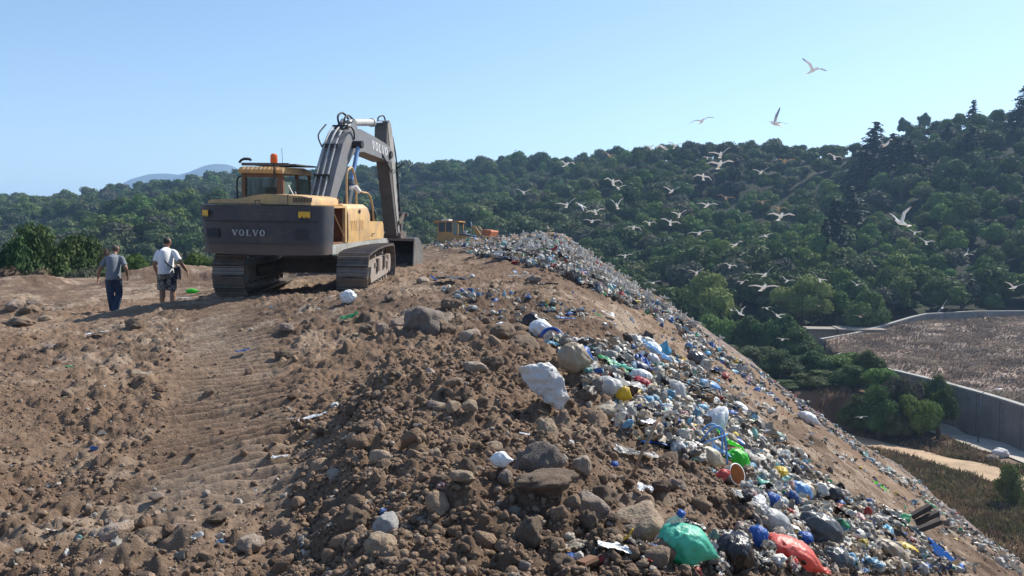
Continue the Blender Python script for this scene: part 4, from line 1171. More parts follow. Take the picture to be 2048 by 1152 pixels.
    bm = NBm(); b_prism(bm, [(-.42, 2.775), (-.44, 2.86), (-.36, 2.92), (.9, 2.95), (1.3, 2.90), (1.52, 2.80), (1.52, 2.775)], cx0 - .03, cx1 + .03, 'x'); rf = bm_obj('cab_roof', bm, M_yel, root, smooth=True, bevel=.03)
    bm = NBm()
    for k in range(9):
        x0 = cx0 + .06 + k * .105; b_prism(bm, [(-.445, 2.79), (-.455, 2.87), (-.37, 2.935), (.1, 2.95), (.1, 2.90)], x0, x0 + .045, 'x')
    bm_obj('roof_rib', bm, M_yel, rf)
    bm = NBm(); b_box(bm, (cx0 - .05, -.2, 2.985), (cx1 + .28, 1.4, 3.01)); b_box(bm, (cx0 - .05, -.24, 2.96), (cx1 + .1, -.18, 3.03)); bm_obj('sun_shade', bm, mat('weathered_shade', (0.12, 0.12, 0.115), rough=.7, dirt=.3), root, bevel=.004)
    bm = NBm(); b_tube(bm, smooth_path([(-1.62, -.2, 3.03), (-1.55, -.2, 3.10), (-1.40, -.2, 3.12), (-1.32, -.2, 3.09)], 3), .03, 8); b_box(bm, (-1.5, -.25, 3.09), (-1.38, -.1, 3.15)); bm_obj('roof_light', bm, M_dark, root, smooth=True)
    bm = NBm(); b_tube(bm, [(-.62, -.45, 2.62), (-.62, -.48, 2.95), (-.62, -.48, 3.03)], .022, 8); bp = bm_obj('beacon_post', bm, M_dark, root)
    bm = NBm(); b_tube(bm, [(-.62, -.48, 3.02), (-.62, -.48, 3.05), (-.62, -.48, 3.20), (-.62, -.48, 3.235)], [.075, .085, .08, .045], 16); bm_obj('amber_beacon', bm, M_orange, root, smooth=True)
    bm = NBm(); b_tube(bm, [(-.48, -.3, 2.9), (-.50, -.3, 3.38)], .006, 5); bm_obj('antenna', bm, M_dark, root)
    for pth in ([(-1.58, -.3, 1.95), (-1.64, -.3, 2.3), (-1.62, -.3, 2.66), (-1.48, -.3, 2.70)], [(-1.66, .3, 1.95), (-1.78, .3, 2.3), (-1.76, .3, 2.68), (-1.48, .3, 2.74)]):
        bm = NBm(); b_tube(bm, smooth_path(pth, 3), .022, 8); bm_obj('grab_bar', bm, M_dark, root, smooth=True)
    # ---- boom group, slightly yawed
    bo = empty('boom', (.16, .15, 0), (0, 0, -math.radians(3.2))); bo.parent = root
    BW = .27
    prof = [(-.02, 1.50), (.28, 1.55), (.75, 2.35), (1.38, 3.05), (1.85, 3.40), (2.5, 3.48), (3.6, 3.40), (4.72, 3.30), (4.86, 3.40), (4.86, 3.60), (4.74, 3.74), (4.2, 3.84), (3.2, 3.97), (2.35, 4.06), (1.95, 4.06), (1.50, 3.92), (1.10, 3.60), (.68, 2.98), (.15, 2.1), (-.12, 1.68)]
    bm = NBm(); b_prism(bm, prof, -BW, BW, 'x'); beam = bm_obj('boom_beam', bm, M_boom, bo, bevel=.018)
    bm = NBm(); lettering(bm, 'VOLVO', (BW + .002, 3.15, 3.60), (0, 1, -.10), (0, .10, 1), .235, .006, .24); bm_obj('lettering', bm, mat('white_letters', (0.8, 0.8, 0.8), rough=.5), beam)
    bm = NBm(); b_tube(bm, [(-BW - .05, 4.72, 3.52), (BW + .05, 4.72, 3.52)], .11, 16); b_tube(bm, [(-BW - .24, 1.78, 3.62), (BW + .26, 1.78, 3.62)], .10, 14); bm_obj('pin', bm, M_dark, beam)
    for x in (-.17, -.02, .13):      # hydraulic pipes along the back
        bm = NBm(); pth = [(x, -.25, 1.9), (x, .10, 2.25), (x, .60, 3.05), (x, 1.02, 3.66), (x, 1.42, 3.99), (x, 1.90, 4.14), (x, 2.2, 4.18)]
        b_tube(bm, smooth_path(pth, 3), .024, 8); bm_obj('hydraulic_pipe', bm, M_cyl, beam, smooth=True)
    bm = NBm()
    for (y, z) in ((.42, 2.74), (.95, 3.52), (1.6, 4.05)):
        b_box(bm, (-.22, y - .03, z - .04), (.2, y + .03, z + .06))
    bm_obj('pipe_clamp', bm, M_dark, beam)
    bm = NBm()
    b_tube(bm, smooth_path([(-.12, 1.8, 4.12), (-.12, 1.7, 4.34), (-.10, 2.0, 4.46), (-.06, 2.35, 4.3), (-.06, 2.5, 4.18)], 4), .028, 8)
    b_tube(bm, smooth_path([(.03, 1.75, 4.12), (.03, 1.8, 4.30), (.03, 2.1, 4.4), (.06, 2.5, 4.25)], 4), .028, 8)
    b_tube(bm, smooth_path([(.18, 1.2, 3.95), (.34, 1.35, 4.05), (.32, 1.7, 3.95), (.29, 1.8, 3.75)], 4), .022, 8)
    b_tube(bm, smooth_path([(-.22, .9, 3.5), (-.36, 1.0, 3.8), (-.3, 1.35, 4.1)], 4), .02, 8)
    b_tube(bm, smooth_path([(BW, 4.0, 3.5), (BW + .07, 4.3, 3.2), (BW + .05, 4.7, 3.0), (BW, 5.0, 3.1)], 4), .024, 8)
    b_tube(bm, smooth_path([(-.1, 4.75, 4.42), (-.08, 4.65, 4.6), (.0, 4.9, 4.68), (.02, 5.05, 4.45)], 4), .022, 8)
    bm_obj('hydraulic_hose', bm, M_dark, beam, smooth=True)
    bm = NBm(); b_prism(bm, [(1.6, 4.0), (2.4, 4.0), (2.3, 4.28), (2.05, 4.32)], -.16, -.12, 'x'); b_prism(bm, [(1.75, 4.0), (2.4, 4.0), (2.3, 4.28), (2.15, 4.32)], .12, .16, 'x'); bm_obj('cylinder_bracket', bm, M_boom, beam)
    bm = NBm(); b_tube(bm, [(0, 2.1, 4.22), (0, 2.25, 4.235), (0, 3.85, 4.385), (0, 3.86, 4.385), (0, 3.94, 4.39)], [.07, .10, .10, .125, .125], 18); ac = bm_obj('arm_cylinder', bm, M_cyl, bo, smooth=True)
    bm = NBm(); b_tube(bm, [(0, 3.8, 4.38), (0, 4.82, 4.46)], .05, 14); bm_obj('piston_rod', bm, M_chrome, ac, smooth=True)
    for sx in (-.42, .42):
        a = Vector((sx, .62, 1.45)); b = Vector((sx, 1.78, 3.62)); d = (b - a)
        bm = NBm(); b_tube(bm, [tuple(a), tuple(a + d * .05), tuple(a + d * .50), tuple(a + d * .505), tuple(a + d * .55)], [.10, .105, .105, .13, .13], 18); cyl = bm_obj('boom_cylinder', bm, mat('dark_cylinder', (0.075, 0.095, 0.105), rough=.5, dirt=.3), bo, smooth=True)
        bm = NBm(); b_tube(bm, [tuple(a + d * .54), tuple(b)], .055, 14); bm_obj('piston_rod', bm, M_bluerod, cyl, smooth=True)
    bm = NBm(); b_tube(bm, [(-.15, -.1, 1.75), (-.32, -.3, 2.05), (-.42, -.25, 2.35)], .02, 6); b_tube(bm, [(-.1, -.3, 1.95), (-.28, -.5, 2.15), (-.5, -.45, 2.5)], .018, 6); bm_obj('hose', bm, M_cyl, bo, smooth=True)
    # ---- stick
    SWd = .19
    prof = [(4.66, 4.36), (4.72, 4.50), (4.86, 4.54), (5.0, 4.46), (5.22, 4.0), (5.36, 3.5), (5.52, 2.6), (5.86, 1.15), (5.84, 1.0), (5.66, .98), (5.54, 1.1), (5.20, 2.1), (4.82, 3.2), (4.66, 3.55), (4.62, 3.9)]
    bm = NBm(); b_prism(bm, prof, -SWd, SWd, 'x'); stick = bm_obj('stick', bm, mat('stick_paint', (0.085, 0.08, 0.075), rough=.6, var=.3, scale=3, dirt=.5, dcol=(.15, .12, .10)), bo, bevel=.015)
    bm = NBm()
    b_prism(bm, [(4.70, 4.40), (4.86, 4.52), (4.98, 4.44), (5.20, 3.98), (5.33, 3.5), (5.49, 2.6), (5.80, 1.2), (5.70, 1.1), (5.38, 2.1), (5.06, 3.2), (4.9, 3.7)], SWd + .001, SWd + .014, 'x')
    bm_obj('stick_lit_side', bm, mat('lit_side_tone', (0.33, 0.32, 0.30), rough=.7, dirt=.4, scale=3), stick)  # paler facing on the right: sunlight on that side put into the colour
    bm = NBm()
    for (y, z) in ((5.52, 3.0), (5.60, 2.6), (5.68, 2.2), (5.75, 1.9)):
        b_box(bm, (.1, y - .05, z - .04), (.26, y + .09, z + .06))
    b_tube(bm, smooth_path([(.16, 5.25, 4.1), (.2, 5.45, 3.5), (.2, 5.58, 3.0), (.2, 5.7, 2.4), (.2, 5.85, 1.8)], 3), .022, 6); b_tube(bm, [(.2, 5.45, 3.12), (.42, 5.5, 3.3)], .025, 6)
    bm_obj('stick_bracket', bm, M_dark, stick)
    # linkage + bucket cylinder
    bm = NBm(); b_tube(bm, [(0, 5.28, 3.75), (0, 5.98, 2.25)], .085, 14); bc = bm_obj('bucket_cylinder', bm, M_cwt, bo, smooth=True)
    bm = NBm(); b_tube(bm, [(0, 5.95, 2.3), (0, 6.22, 1.72)], .045, 12); bm_obj('piston_rod', bm, M_chrome, bc, smooth=True)
    bm = NBm()
    for sx in (-.23, .23):
        b_prism(bm, [(5.68, 1.42), (6.22, 1.66), (6.28, 1.74), (6.18, 1.80), (5.62, 1.54)], sx - .025, sx + .025, 'x'); b_prism(bm, [(6.16, 1.78), (6.28, 1.74), (6.14, .98), (6.02, .98)], sx - .09 * np.sign(sx) - .025, sx - .09 * np.sign(sx) + .025, 'x')
    b_tube(bm, [(-.27, 6.22, 1.73), (.34, 6.22, 1.73)], .06, 12); b_tube(bm, [(-.27, 5.7, 1.08), (.30, 5.7, 1.08)], .08, 12)
    bm_obj('linkage', bm, M_steel, bo, bevel=0)
    # bucket: mouth toward the machine
    bk = empty('bucket', (0, 5.75, -0.14)); bk.parent = bo
    back = [(-.04, 1.12), (.25, 1.17), (.55, 1.08), (.80, .85), (.90, .55), (.84, .25), (.62, .05), (.3, -.04), (-.14, -.03)]
    back = [(p[0], p[1]) for p in smooth_path([(a, b, 0) for a, b in back], 3)]
    inn = [(p[0] * .94 - .0, (p[1] - .5) * .93 + .5) for p in back]
    HWB = .68
    bm = NBm()
    n = len(back)
    for sgn, arr in ((1, back), (-1, inn)):
        pass
    vo = [[bm.verts.new((x, p[0], p[1])) for p in back] for x in (-HWB, HWB)]; vi_ = [[bm.verts.new((x, p[0], p[1])) for p in inn] for x in (-HWB, HWB)]
    for i in range(n - 1):
        bm.faces.new([vo[0][i], vo[1][i], vo[1][i + 1], vo[0][i + 1]]); bm.faces.new([vi_[0][i], vi_[0][i + 1], vi_[1][i + 1], vi_[1][i]])
        for s_ in (0, 1): bm.faces.new([vo[s_][i], vo[s_][i + 1], vi_[s_][i + 1], vi_[s_][i]])
    for i in (0, n - 1): bm.faces.new([vo[0][i], vi_[0][i], vi_[1][i], vo[1][i]])
    bm_obj('bucket_shell', bm, mat('bucket_steel', (.045, .043, .045), rough=.5, metal=.3, var=.4, scale=4, dirt=.4, dcol=(.11, .085, .07)), bk)
    for x in (-HWB - .03, HWB + .001):
        bm = NBm(); b_prism(bm, back, x, x + .03, 'x'); bm_obj('bucket_side', bm, mat('scoured_steel', (0.26, 0.25, 0.235), rough=.45, metal=.5, var=.3, scale=5, dirt=.4), bk)
    bm = NBm(); b_box(bm, (-HWB - .05, -.10, 1.06), (HWB + .05, .02, 1.14)); bm_obj('top_bar', bm, M_steel, bk, bevel=.01)
    bm = NBm()
    for sx in (-.26, .26): b_prism(bm, [(-.12, 1.08), (.5, 1.1), (.45, 1.3), (.1, 1.38), (-.1, 1.3)], sx - .03, sx + .03, 'x')
    bm_obj('bucket_ear', bm, M_steel, bk, bevel=.006)
    for k in range(5):
        x = -.6 + k * .3; bm = NBm(); b_prism(bm, [(-.12, -.06), (-.12, .02), (-.34, -.04), (-.34, -.055)], x - .05, x + .05, 'x'); bm_obj('tooth', bm, M_chrome, bk, bevel=.006)
    for c in list(root.children):      # the house stands a little taller at the rear
        if c.name.split('.')[0] in ('counterweight', 'engine_hood', 'top_cover', 'side_door', 'door_frame', 'engine_bay', 'faded_lettering', 'filler_cap'):
            for o_ in [c] + list(c.children):
                n_ = len(o_.data.vertices); a_ = np.zeros(n_ * 3, np.float32); o_.data.vertices.foreach_get('co', a_); a_ = a_.reshape(-1, 3)
                k_ = a_[:, 2] > 1.6; a_[k_, 2] += .075; o_.data.vertices.foreach_set('co', a_.ravel()); o_.data.update()
    # bucket and boom pieces become parts of the machine itself
    shell = [c for c in bk.children if c.name.startswith('bucket_shell')][0]
    for c in list(bk.children):
        if c != shell: c.parent = shell
    shell.name = 'bucket'; shell.parent = bo; shell.location = bk.location
    bpy.data.objects.remove(bk)
    for c in list(bo.children):
        c.parent = root
        c.location = Matrix.Rotation(bo.rotation_euler.z, 3, 'Z') @ Vector(c.location) + bo.location; c.rotation_euler = bo.rotation_euler
    bpy.data.objects.remove(bo)
    return root
EXC = excavator()
# ------------------------------------------------------------------ yellow loader behind the crest
def loader():
    root = empty('tracked_loader', (-4.1, 56.5, gz(-4.1, 56.5) - 0.75), (0, 0, math.radians(-14))); root.scale = (.86,) * 3
    tag(root, 'orange yellow tracked loader half hidden behind the rubbish on the heap crest', 'loader')
    mo = mat('orange_paint', (0.46, 0.24, 0.07), rough=.55, var=.25, scale=3, dirt=.4, dcol=(.22, .15, .1))
    mr_ = mat('rusty_orange', (0.42, 0.13, 0.045), rough=.75, var=.3, scale=4, dirt=.3)
    # local x points along the machine (to the right), y away
    bm = NBm(); b_prism(bm, [(-1.0, .75), (-1.05, 1.35), (.85, 1.35), (2.2, 1.20), (2.35, .75)], -.8, .8, 'y'); bm_obj('body', bm, mo, root, bevel=.04)
    bm = NBm(); b_prism(bm, [(.7, 1.38), (.75, 1.52), (2.25, 1.27), (2.3, 1.18)], -.62, .62, 'y'); bm_obj('hood', bm, mat('dark_hood', (0.03, 0.035, 0.05), rough=.35), root, bevel=.02)
    for x in (-.95, -.35, .22, .66):
        for y in (-.72, .62):
            bm = NBm(); b_box(bm, (x, y, 1.34), (x + .09, y + .1, 2.42)); bm_obj('cab_pillar', bm, mo, root)
    bm = NBm(); b_box(bm, (-.95, -.735, 1.34), (.3, -.64, 1.62)); bm_obj('cab_panel', bm, mo, root)
    bm = NBm(); b_box(bm, (-.86, -.70, 1.62), (.22, -.68, 2.4)); bm_obj('side_window', bm, mat('dark_glass', (0.01, 0.015, 0.03), rough=.1), root)
    bm = NBm(); b_box(bm, (.31, -.70, 1.36), (.66, -.68, 2.4)); bm_obj('door_window', bm, mat('pale_window', (0.22, 0.30, 0.25)), root)
    bm = NBm(); b_box(bm, (-.86, .66, 1.36), (.66, .68, 2.4)); b_box(bm, (.70, -.62, 1.36), (.72, .62, 2.4)); b_box(bm, (-.93, -.62, 1.36), (-.91, .62, 2.4)); bm_obj('window', bm, M_glass, root)
    bm = NBm(); b_prism(bm, [(-1.3, 2.30), (-1.2, 2.52), (.85, 2.48), (.85, 2.38), (-1.0, 2.38)], -.85, .85, 'y'); bm_obj('roof', bm, mo, root, bevel=.02)
    bm = NBm(); b_box(bm, (-.7, -.5, 2.5), (-.1, .4, 2.62)); bm_obj('roof_box', bm, M_white, root, bevel=.02)
    bm = NBm(); b_tube(bm, smooth_path([(1.55, .1, 1.35), (1.6, .1, 2.1), (1.5, .1, 2.4)], 3), .035, 8); bm_obj('exhaust', bm, M_chrome, root)
    bm = NBm(); b_tube(bm, [(1.02, .2, 1.4), (1.02, .2, 1.62)], .16, 14); b_tube(bm, [(1.02, .2, 1.62), (1.02, .2, 1.72)], .22, 14); bm_obj('air_intake', bm, M_white, root)
    for y in (-.62, .55):
        bm = NBm(); b_prism(bm, [(1.75, 2.02), (1.95, 2.08), (2.15, 2.0), (2.75, 1.15), (2.6, 1.0), (2.35, 1.1), (1.95, 1.8)], y, y + .12, 'y'); bm_obj('lift_arm', bm, mo, root, bevel=.02)
    bm = NBm(); b_tube(bm, [(2.1, .0, 2.0), (2.55, 0, 1.2)], .07, 10); bm_obj('lift_cylinder', bm, M_dark, root)
    bm = NBm(); b_prism(bm, [(2.75, .85), (2.8, 1.75), (2.95, 1.80), (3.5, 1.72), (3.55, 1.62), (3.3, 1.0), (3.0, .8)], -1.1, 1.1, 'y'); bm_obj('bucket', bm, mr_, root, bevel=.02)
    for y in (-1.0, .62):
        bm = NBm(); pr = []
        for a in np.linspace(math.pi / 2, 3 * math.pi / 2, 9): pr.append((-1.1 + .38 * math.cos(a), .42 + .38 * math.sin(a)))
        for a in np.linspace(-math.pi / 2, math.pi / 2, 9): pr.append((1.9 + .38 * math.cos(a), .42 + .38 * math.sin(a)))
        b_prism(bm, pr, y, y + .38, 'y'); bm_obj('track', bm, M_shoe, root)
loader()

# ------------------------------------------------------------------ people (seen from behind, walking away)
M_skin = mat('skin', (0.30, 0.165, 0.105), rough=.6, var=.08)
def limb(nb, pts, rad, n=14):
    V, Q, T = tube_np(smooth_path(pts, 4), np.array([list(r) if hasattr(r, '__len__') else [r, r] for r in np.stack([np.interp(np.linspace(0, len(pts) - 1, (len(pts) - 1) * 4 + 1), range(len(pts)), [q[0] if hasattr(q, '__len__') else q for q in rad]),
         np.interp(np.linspace(0, len(pts) - 1, (len(pts) - 1) * 4 + 1), range(len(pts)), [q[1] if hasattr(q, '__len__') else q for q in rad])], 1)]), n)
    nb.add(V, Q, T)
def fused(name, nb, m, parent, voxel=.011, sm=3):
    me = nb.mesh(name + '_src', True)
    o = link(name, me, m, parent)
    r = o.modifiers.new('fuse', 'REMESH'); r.mode = 'VOXEL'; r.voxel_size = voxel; r.use_smooth_shade = True
    s = o.modifiers.new('soft', 'SMOOTH'); s.factor = .5; s.iterations = sm
    dg = bpy.context.evaluated_depsgraph_get(); ev = o.evaluated_get(dg)
    nm = bpy.data.meshes.new_from_object(ev); o.modifiers.clear(); o.data = nm
    if not nm.materials: nm.materials.append(m)
    nm.polygons.foreach_set('use_smooth', [True] * len(nm.polygons))
    return o
def hand(nb, wrist, d, side):
    """relaxed hand: palm, four fingers of unequal length with a bend, thumb from the side"""
    w_ = Vector(wrist); d = Vector(d).normalized(); fwd = Vector((0, 1, 0)); fwd = (fwd - d * fwd.dot(d)).normalized(); out = d.cross(fwd) * side
    limb(nb, [w_, w_ + d * .05, w_ + d * .095], [(.026, .020), (.040, .016), (.038, .014)], 12)
    for k, L_ in enumerate((.068, .078, .073, .056)):
        o = fwd * (.030 - .020 * k); b = w_ + d * .088 + o
        c = b + d * L_ * .5 - out * .006; e_ = c + d * L_ * .45 - out * .020
        limb(nb, [b, c, e_], [.0095, .0088, .0065], 8)
    b = w_ + d * .03 + fwd * .030
    limb(nb, [b, b + d * .03 + fwd * .022, b + d * .06 + fwd * .026 - out * .01], [.012, .011, .008], 8)
def person(loc, rotz, sc, kind, label):
    root = empty('person', loc, (0, 0, rotz)); root.scale = (sc,) * 3
    tag(root, label, 'person')
    g = kind == 'grey'
    nb = NB()
    # joints (x right, y forward = away from the camera), 1.75 m standing height
    lean = .07 if g else .03
    hip = {1: (.09, 0, .92), -1: (-.09, 0, .92)}
    if g:
        knee = {1: (.085, .10, .52), -1: (-.07, -.03, .50)}; ank = {1: (.06, -.10, .12), -1: (-.05, .06, .09)}
        foot = {1: (.07, .06, .04), -1: (-.06, .22, .035)}
    else:
        knee = {1: (.12, .06, .51), -1: (-.11, .02, .51)}; ank = {1: (.135, -.02, .10), -1: (-.13, .05, .09)}
        foot = {1: (.16, .15, .04), -1: (-.16, .21, .035)}
    sh = {1: (.180, lean + .01, 1.41), -1: (-.180, lean + .01, 1.41)}
    if g:
        el = {1: (.33, -.02, 1.18), -1: (-.34, .02, 1.17)}; wr = {1: (.30, .12, .99), -1: (-.42, .08, .93)}
    else:
        el = {1: (.36, -.01, 1.17), -1: (-.27, -.02, 1.15)}; wr = {1: (.43, .14, .98), -1: (-.27, .10, .93)}
    bx = .02 if not g else 0.0
    limb(nb, [(0, 0, .86), (0, .0, .98), (0, lean * .4 - .01, 1.12), (0, lean * .8, 1.30), (0, lean + .01, 1.42), (0, lean + .02, 1.50)], [(.15, .11), (.175, .125), (.165, .12), (.175, .12), (.165, .10), (.07, .06)], 18)
    hy = lean + .09 if g else lean + .06
    limb(nb, [(0, lean + .01, 1.44), (0, lean + .03, 1.53), (0, hy - .01, 1.585)], [(.066, .062), (.058, .06), (.058, .06)], 12)
    limb(nb, [(0, hy - .005, 1.555), (0, hy, 1.60), (0, hy, 1.665), (0, hy - .005, 1.72), (0, hy - .008, 1.752)], [(.045, .055), (.068, .085), (.076, .095), (.068, .085), (.03, .04)], 16)
    limb(nb, [(0, hy + .075, 1.655), (0, hy + .105, 1.635), (0, hy + .09, 1.615)], [.012, .017, .010], 8)      # nose
    limb(nb, [(0, hy + .06, 1.575), (0, hy + .085, 1.58)], [.03, .02], 8)                                         # chin
    for s in (-1, 1):
        limb(nb, [(s * .072, hy - .005, 1.68), (s * .088, hy - .015, 1.665), (s * .082, hy - .005, 1.63)], [(.006, .012), (.007, .018), (.005, .009)], 8)   # ear
        limb(nb, [(s * .05, lean + .01, 1.42), sh[s], tuple(np.array(sh[s]) * .5 + np.array(el[s]) * .5), el[s], tuple(np.array(el[s]) * .6 + np.array(wr[s]) * .4), wr[s]], [.045, .052, .050, .043, .044, .027], 12)
        d = Vector(wr[s]) - Vector(el[s]); hand(nb, wr[s], (d.normalized() + Vector((0, 0, -.8))), s)
        limb(nb, [hip[s], tuple(np.array(hip[s]) * .5 + np.array(knee[s]) * .5), knee[s], tuple(np.array(knee[s]) * .68 + np.array(ank[s]) * .32), tuple(np.array(knee[s]) * .2 + np.array(ank[s]) * .8), ank[s]],
             [(.10, .11), (.088, .095), (.060, .064), (.062, .070), (.042, .045), (.038, .042)], 14)
    body = fused('body', nb, M_skin, root)
    # face marks on the far side of the head
    bm = NBm()
    for s in (-1, 1): b_tube(bm, [(s * .03, hy + .082, 1.665), (s * .03, hy + .089, 1.665)], .010, 10)
    b_box(bm, (-.025, hy + .088, 1.602), (.025, hy + .094, 1.607)); bm_obj('face_detail', bm, M_dark, body)
    # hair
    nb = NB()
    V0, F0 = ICO3
    V = V0 * np.array([.083, .101, .088]) + np.array([0, hy - .008, 1.682])
    cut = 1.615 if not g else 1.62
    V[:, 2] = np.maximum(V[:, 2], cut + np.clip((V[:, 1] - hy) * .9, 0, .09))
    rg = np.random.default_rng(3); V += rg.normal(size=V.shape) * .0025
    nb.add(V, None, F0); hm = nb.mesh('hair', True)
    link('hair', hm, mat('dark_hair', (0.018, 0.014, 0.012), rough=.7) if not g else mat('greying_hair', (0.09, 0.075, 0.065), rough=.8, bump=.6, bscale=120), root)
    # shirt
    nb = NB()
    hem = .91 if g else .93
    limb(nb, [(bx * 0, -.005, hem - .02), (0, -.005, hem + .06), (0, lean * .4 - .02, 1.13), (0, lean * .8 - .01, 1.31), (0, lean + .005, 1.42), (0, lean + .02, 1.485), (0, lean + .03, 1.515)], [(.225, .165), (.225, .165), (.228, .162), (.242, .160), (.232, .142), (.14, .10), (.080, .078)], 22)
    for s in (-1, 1):
        e1 = np.array(sh[s]); e2 = np.array(el[s])
        limb(nb, [(s * .06, lean + .01, 1.44), tuple(e1 + np.array([0, 0, .005])), tuple(e1 * .55 + e2 * .45), tuple(e1 * .22 + e2 * .78)], [(.06, .06), (.070, .074), (.070, .070), (.074, .070)], 14)
    if g: sm_ = mat('grey_tshirt', (0.165, 0.185, 0.215), rough=.9, var=.1, scale=5, bump=.3, bscale=14)
    else: sm_ = mat('white_tshirt', (0.78, 0.78, 0.79), rough=.9, var=.06, scale=5, bump=.3, bscale=14)
    fused('tshirt', nb, sm_, root, .012, 20)
    # trousers or shorts
    nb = NB()
    if g:
        limb(nb, [(0, 0, .80), (0, 0, .90), (0, -.005, 1.0)], [(.14, .12), (.195, .145), (.192, .142)], 20)
        for s in (-1, 1):
            a_ = np.array(ank[s]) + np.array([0, 0, -.05])
            limb(nb, [(hip[s][0], 0, .90), tuple(np.array(hip[s]) * .5 + np.array(knee[s]) * .5), knee[s], tuple(np.array(knee[s]) * .5 + a_ * .5), tuple(a_)], [(.105, .12), (.10, .108), (.083, .088), (.080, .085), (.078, .085)], 14)
        tr = fused('trousers', nb, mat('navy_trousers', (0.022, 0.035, 0.075), rough=.85, var=.15, scale=6, bump=.4, bscale=12), root, .013, 2)
        nb = NB(); 
        for s in (-1, 1):
            K = np.array(knee[s]); A = np.array(ank[s]); 
            P_ = [K + (A - K) * t + np.array([s * .078, -.01, 0]) for t in (.25, .6, .98)]
            limb(nb, [tuple(p) for p in P_], [(.010, .006)] * 3, 6)
        link('stripe', nb.mesh('stripe', True), M_white, tr)
    else:
        limb(nb, [(0, 0, .80), (0, 0, .90), (0, -.005, 1.0)], [(.155, .13), (.20, .15), (.195, .145)], 20)
        for s in (-1, 1):
            k_ = np.array(knee[s])
            limb(nb, [(hip[s][0], 0, .90), tuple(np.array(hip[s]) * .5 + k_ * .5), tuple(k_ + np.array([0, 0, .03]))], [(.11, .13), (.115, .125), (.112, .118)], 14)
        sh_ = mat('camo_shorts', (0, 0, 0), rough=.9, vcol=False)
        t = sh_.node_tree; p = t.nodes['Principled BSDF']; tc = t.nodes['Texture Coordinate']
        vz = t.nodes.new('ShaderNodeTexNoise'); vz.inputs['Scale'].default_value = 11; vz.inputs['Detail'].default_value = 2
        t.links.new(tc.outputs['Object'], vz.inputs['Vector'])
        rp = t.nodes.new('ShaderNodeValToRGB'); rp.color_ramp.interpolation = 'CONSTANT'
        for pos, c in ((0, (.03, .035, .05)), (.42, (.12, .12, .11)), (.5, (.30, .27, .22)), (.58, (.07, .075, .08)), (.66, (.36, .34, .30))):
            if pos == 0: rp.color_ramp.elements[0].color = (*c, 1)
            else:
                el_ = rp.color_ramp.elements.new(pos); el_.color = (*c, 1)
        rp.color_ramp.elements[-1].color = (.2, .19, .17, 1)
        t.links.new(vz.outputs['Fac'], rp.inputs[0]); t.links.new(rp.outputs[0], p.inputs['Base Color'])
        fused('shorts', nb, sh_, root, .013, 2)
    for s in (-1, 1):
        nb = NB(); A = Vector(ank[s]); F_ = Vector(foot[s])
        lift_ = .0
        limb(nb, [tuple(A + Vector((0, -.045, -.045))), tuple(A + Vector((0, .03, -.05))), tuple(F_)], [(.040, .045), (.046, .042), (.040, .026)], 12)
        limb(nb, [tuple(A + Vector((0, -.01, .02))), tuple(A + Vector((0, -.01, -.05)))], [.045, .048], 12)
        fused('shoe', nb, mat('dark_shoe', (0.05, 0.048, 0.045), rough=.7, dirt=.6) if g else mat('worn_shoe', (0.10, 0.09, 0.08), rough=.8, dirt=.5), root, .012, 2)
    return root, lean
def on_ray(px, d, zoff=0):
    x = (px - CX) / FPX * d
    return (x, d, gz(x, d) + zoff)
PG, _ = person(on_ray(226, 19.6, -.02), math.radians(2), .94, 'grey', 'person in grey T-shirt and navy trousers walking away, arms held out')
PW, wl = person(on_ray(332, 20.3, -.02), math.radians(-2), 1.05, 'white', 'person in white T-shirt and camouflage shorts walking away, nearer the excavator')
def bag():
    e = empty('shoulder_bag', PW.location, PW.rotation_euler); e.scale = PW.scale
    tag(e, 'black shoulder bag hanging at the right hip of the person in the white T-shirt', 'bag')
    mb = mat('black_fabric', (0.012, 0.014, 0.022), rough=.8, bump=.3)
    bm = NBm(); b_prism(bm, [(-.10, .80), (.10, .78), (.12, 1.0), (.03, 1.10), (-.08, 1.04)], .225, .31, 'x'); bm_obj('bag_body', bm, mb, e, smooth=True, bevel=.02)
    nb = NB()
    P_ = [(-.105, .02, 1.53), (-.085, -.12, 1.475), (0, -.185, 1.33), (.10, -.195, 1.18), (.20, -.17, 1.08), (.262, -.05, 1.03)]
    limb(nb, P_, [(.017, .017)] * 6, 8); P_ = [(-.105, .02, 1.52), (-.08, .12, 1.46), (0, .16, 1.33), (.12, .165, 1.18), (.22, .12, 1.08), (.262, .03, 1.06)]
    limb(nb, P_, [(.020, .006)] * 6, 8)
    link('strap', nb.mesh('strap', True), mb, e)
bag()
# ------------------------------------------------------------------ rocks
from mathutils import noise as mn
def noise3(V, sc, seed, kind='n', oct=3):
    o = Vector((seed * 3.71, seed * 1.93, seed * 7.17))
    out = np.zeros(len(V))
    for i, v in enumerate(V):
        p = Vector(v) * sc + o
        out[i] = mn.fractal(p, 1.0, 2.1, oct) if kind == 'n' else mn.ridged_multi_fractal(p, 1.0, 2.1, oct, 1.0, 2.0)
    return out
def rock_V(seed, base=ICO4, planes=9, rough=.12, fine=.03, sq=(1, 1, .8)):
    rng = np.random.default_rng(seed); V, F = base; V = V.copy()
    V *= (1 + rough * noise3(V, 1.1, seed))[:, None]
    for _ in range(planes):       # chipped faces
        n = rng.normal(size=3); n /= np.linalg.norm(n); d = rng.uniform(.62, .9)
        k = V @ n; e = k > d; V[e] -= np.outer((k[e] - d) * .92, n)
    V *= (1 + fine * noise3(V, 5, seed + 9, 'n', 4))[:, None]
    return V * np.array(sq), F
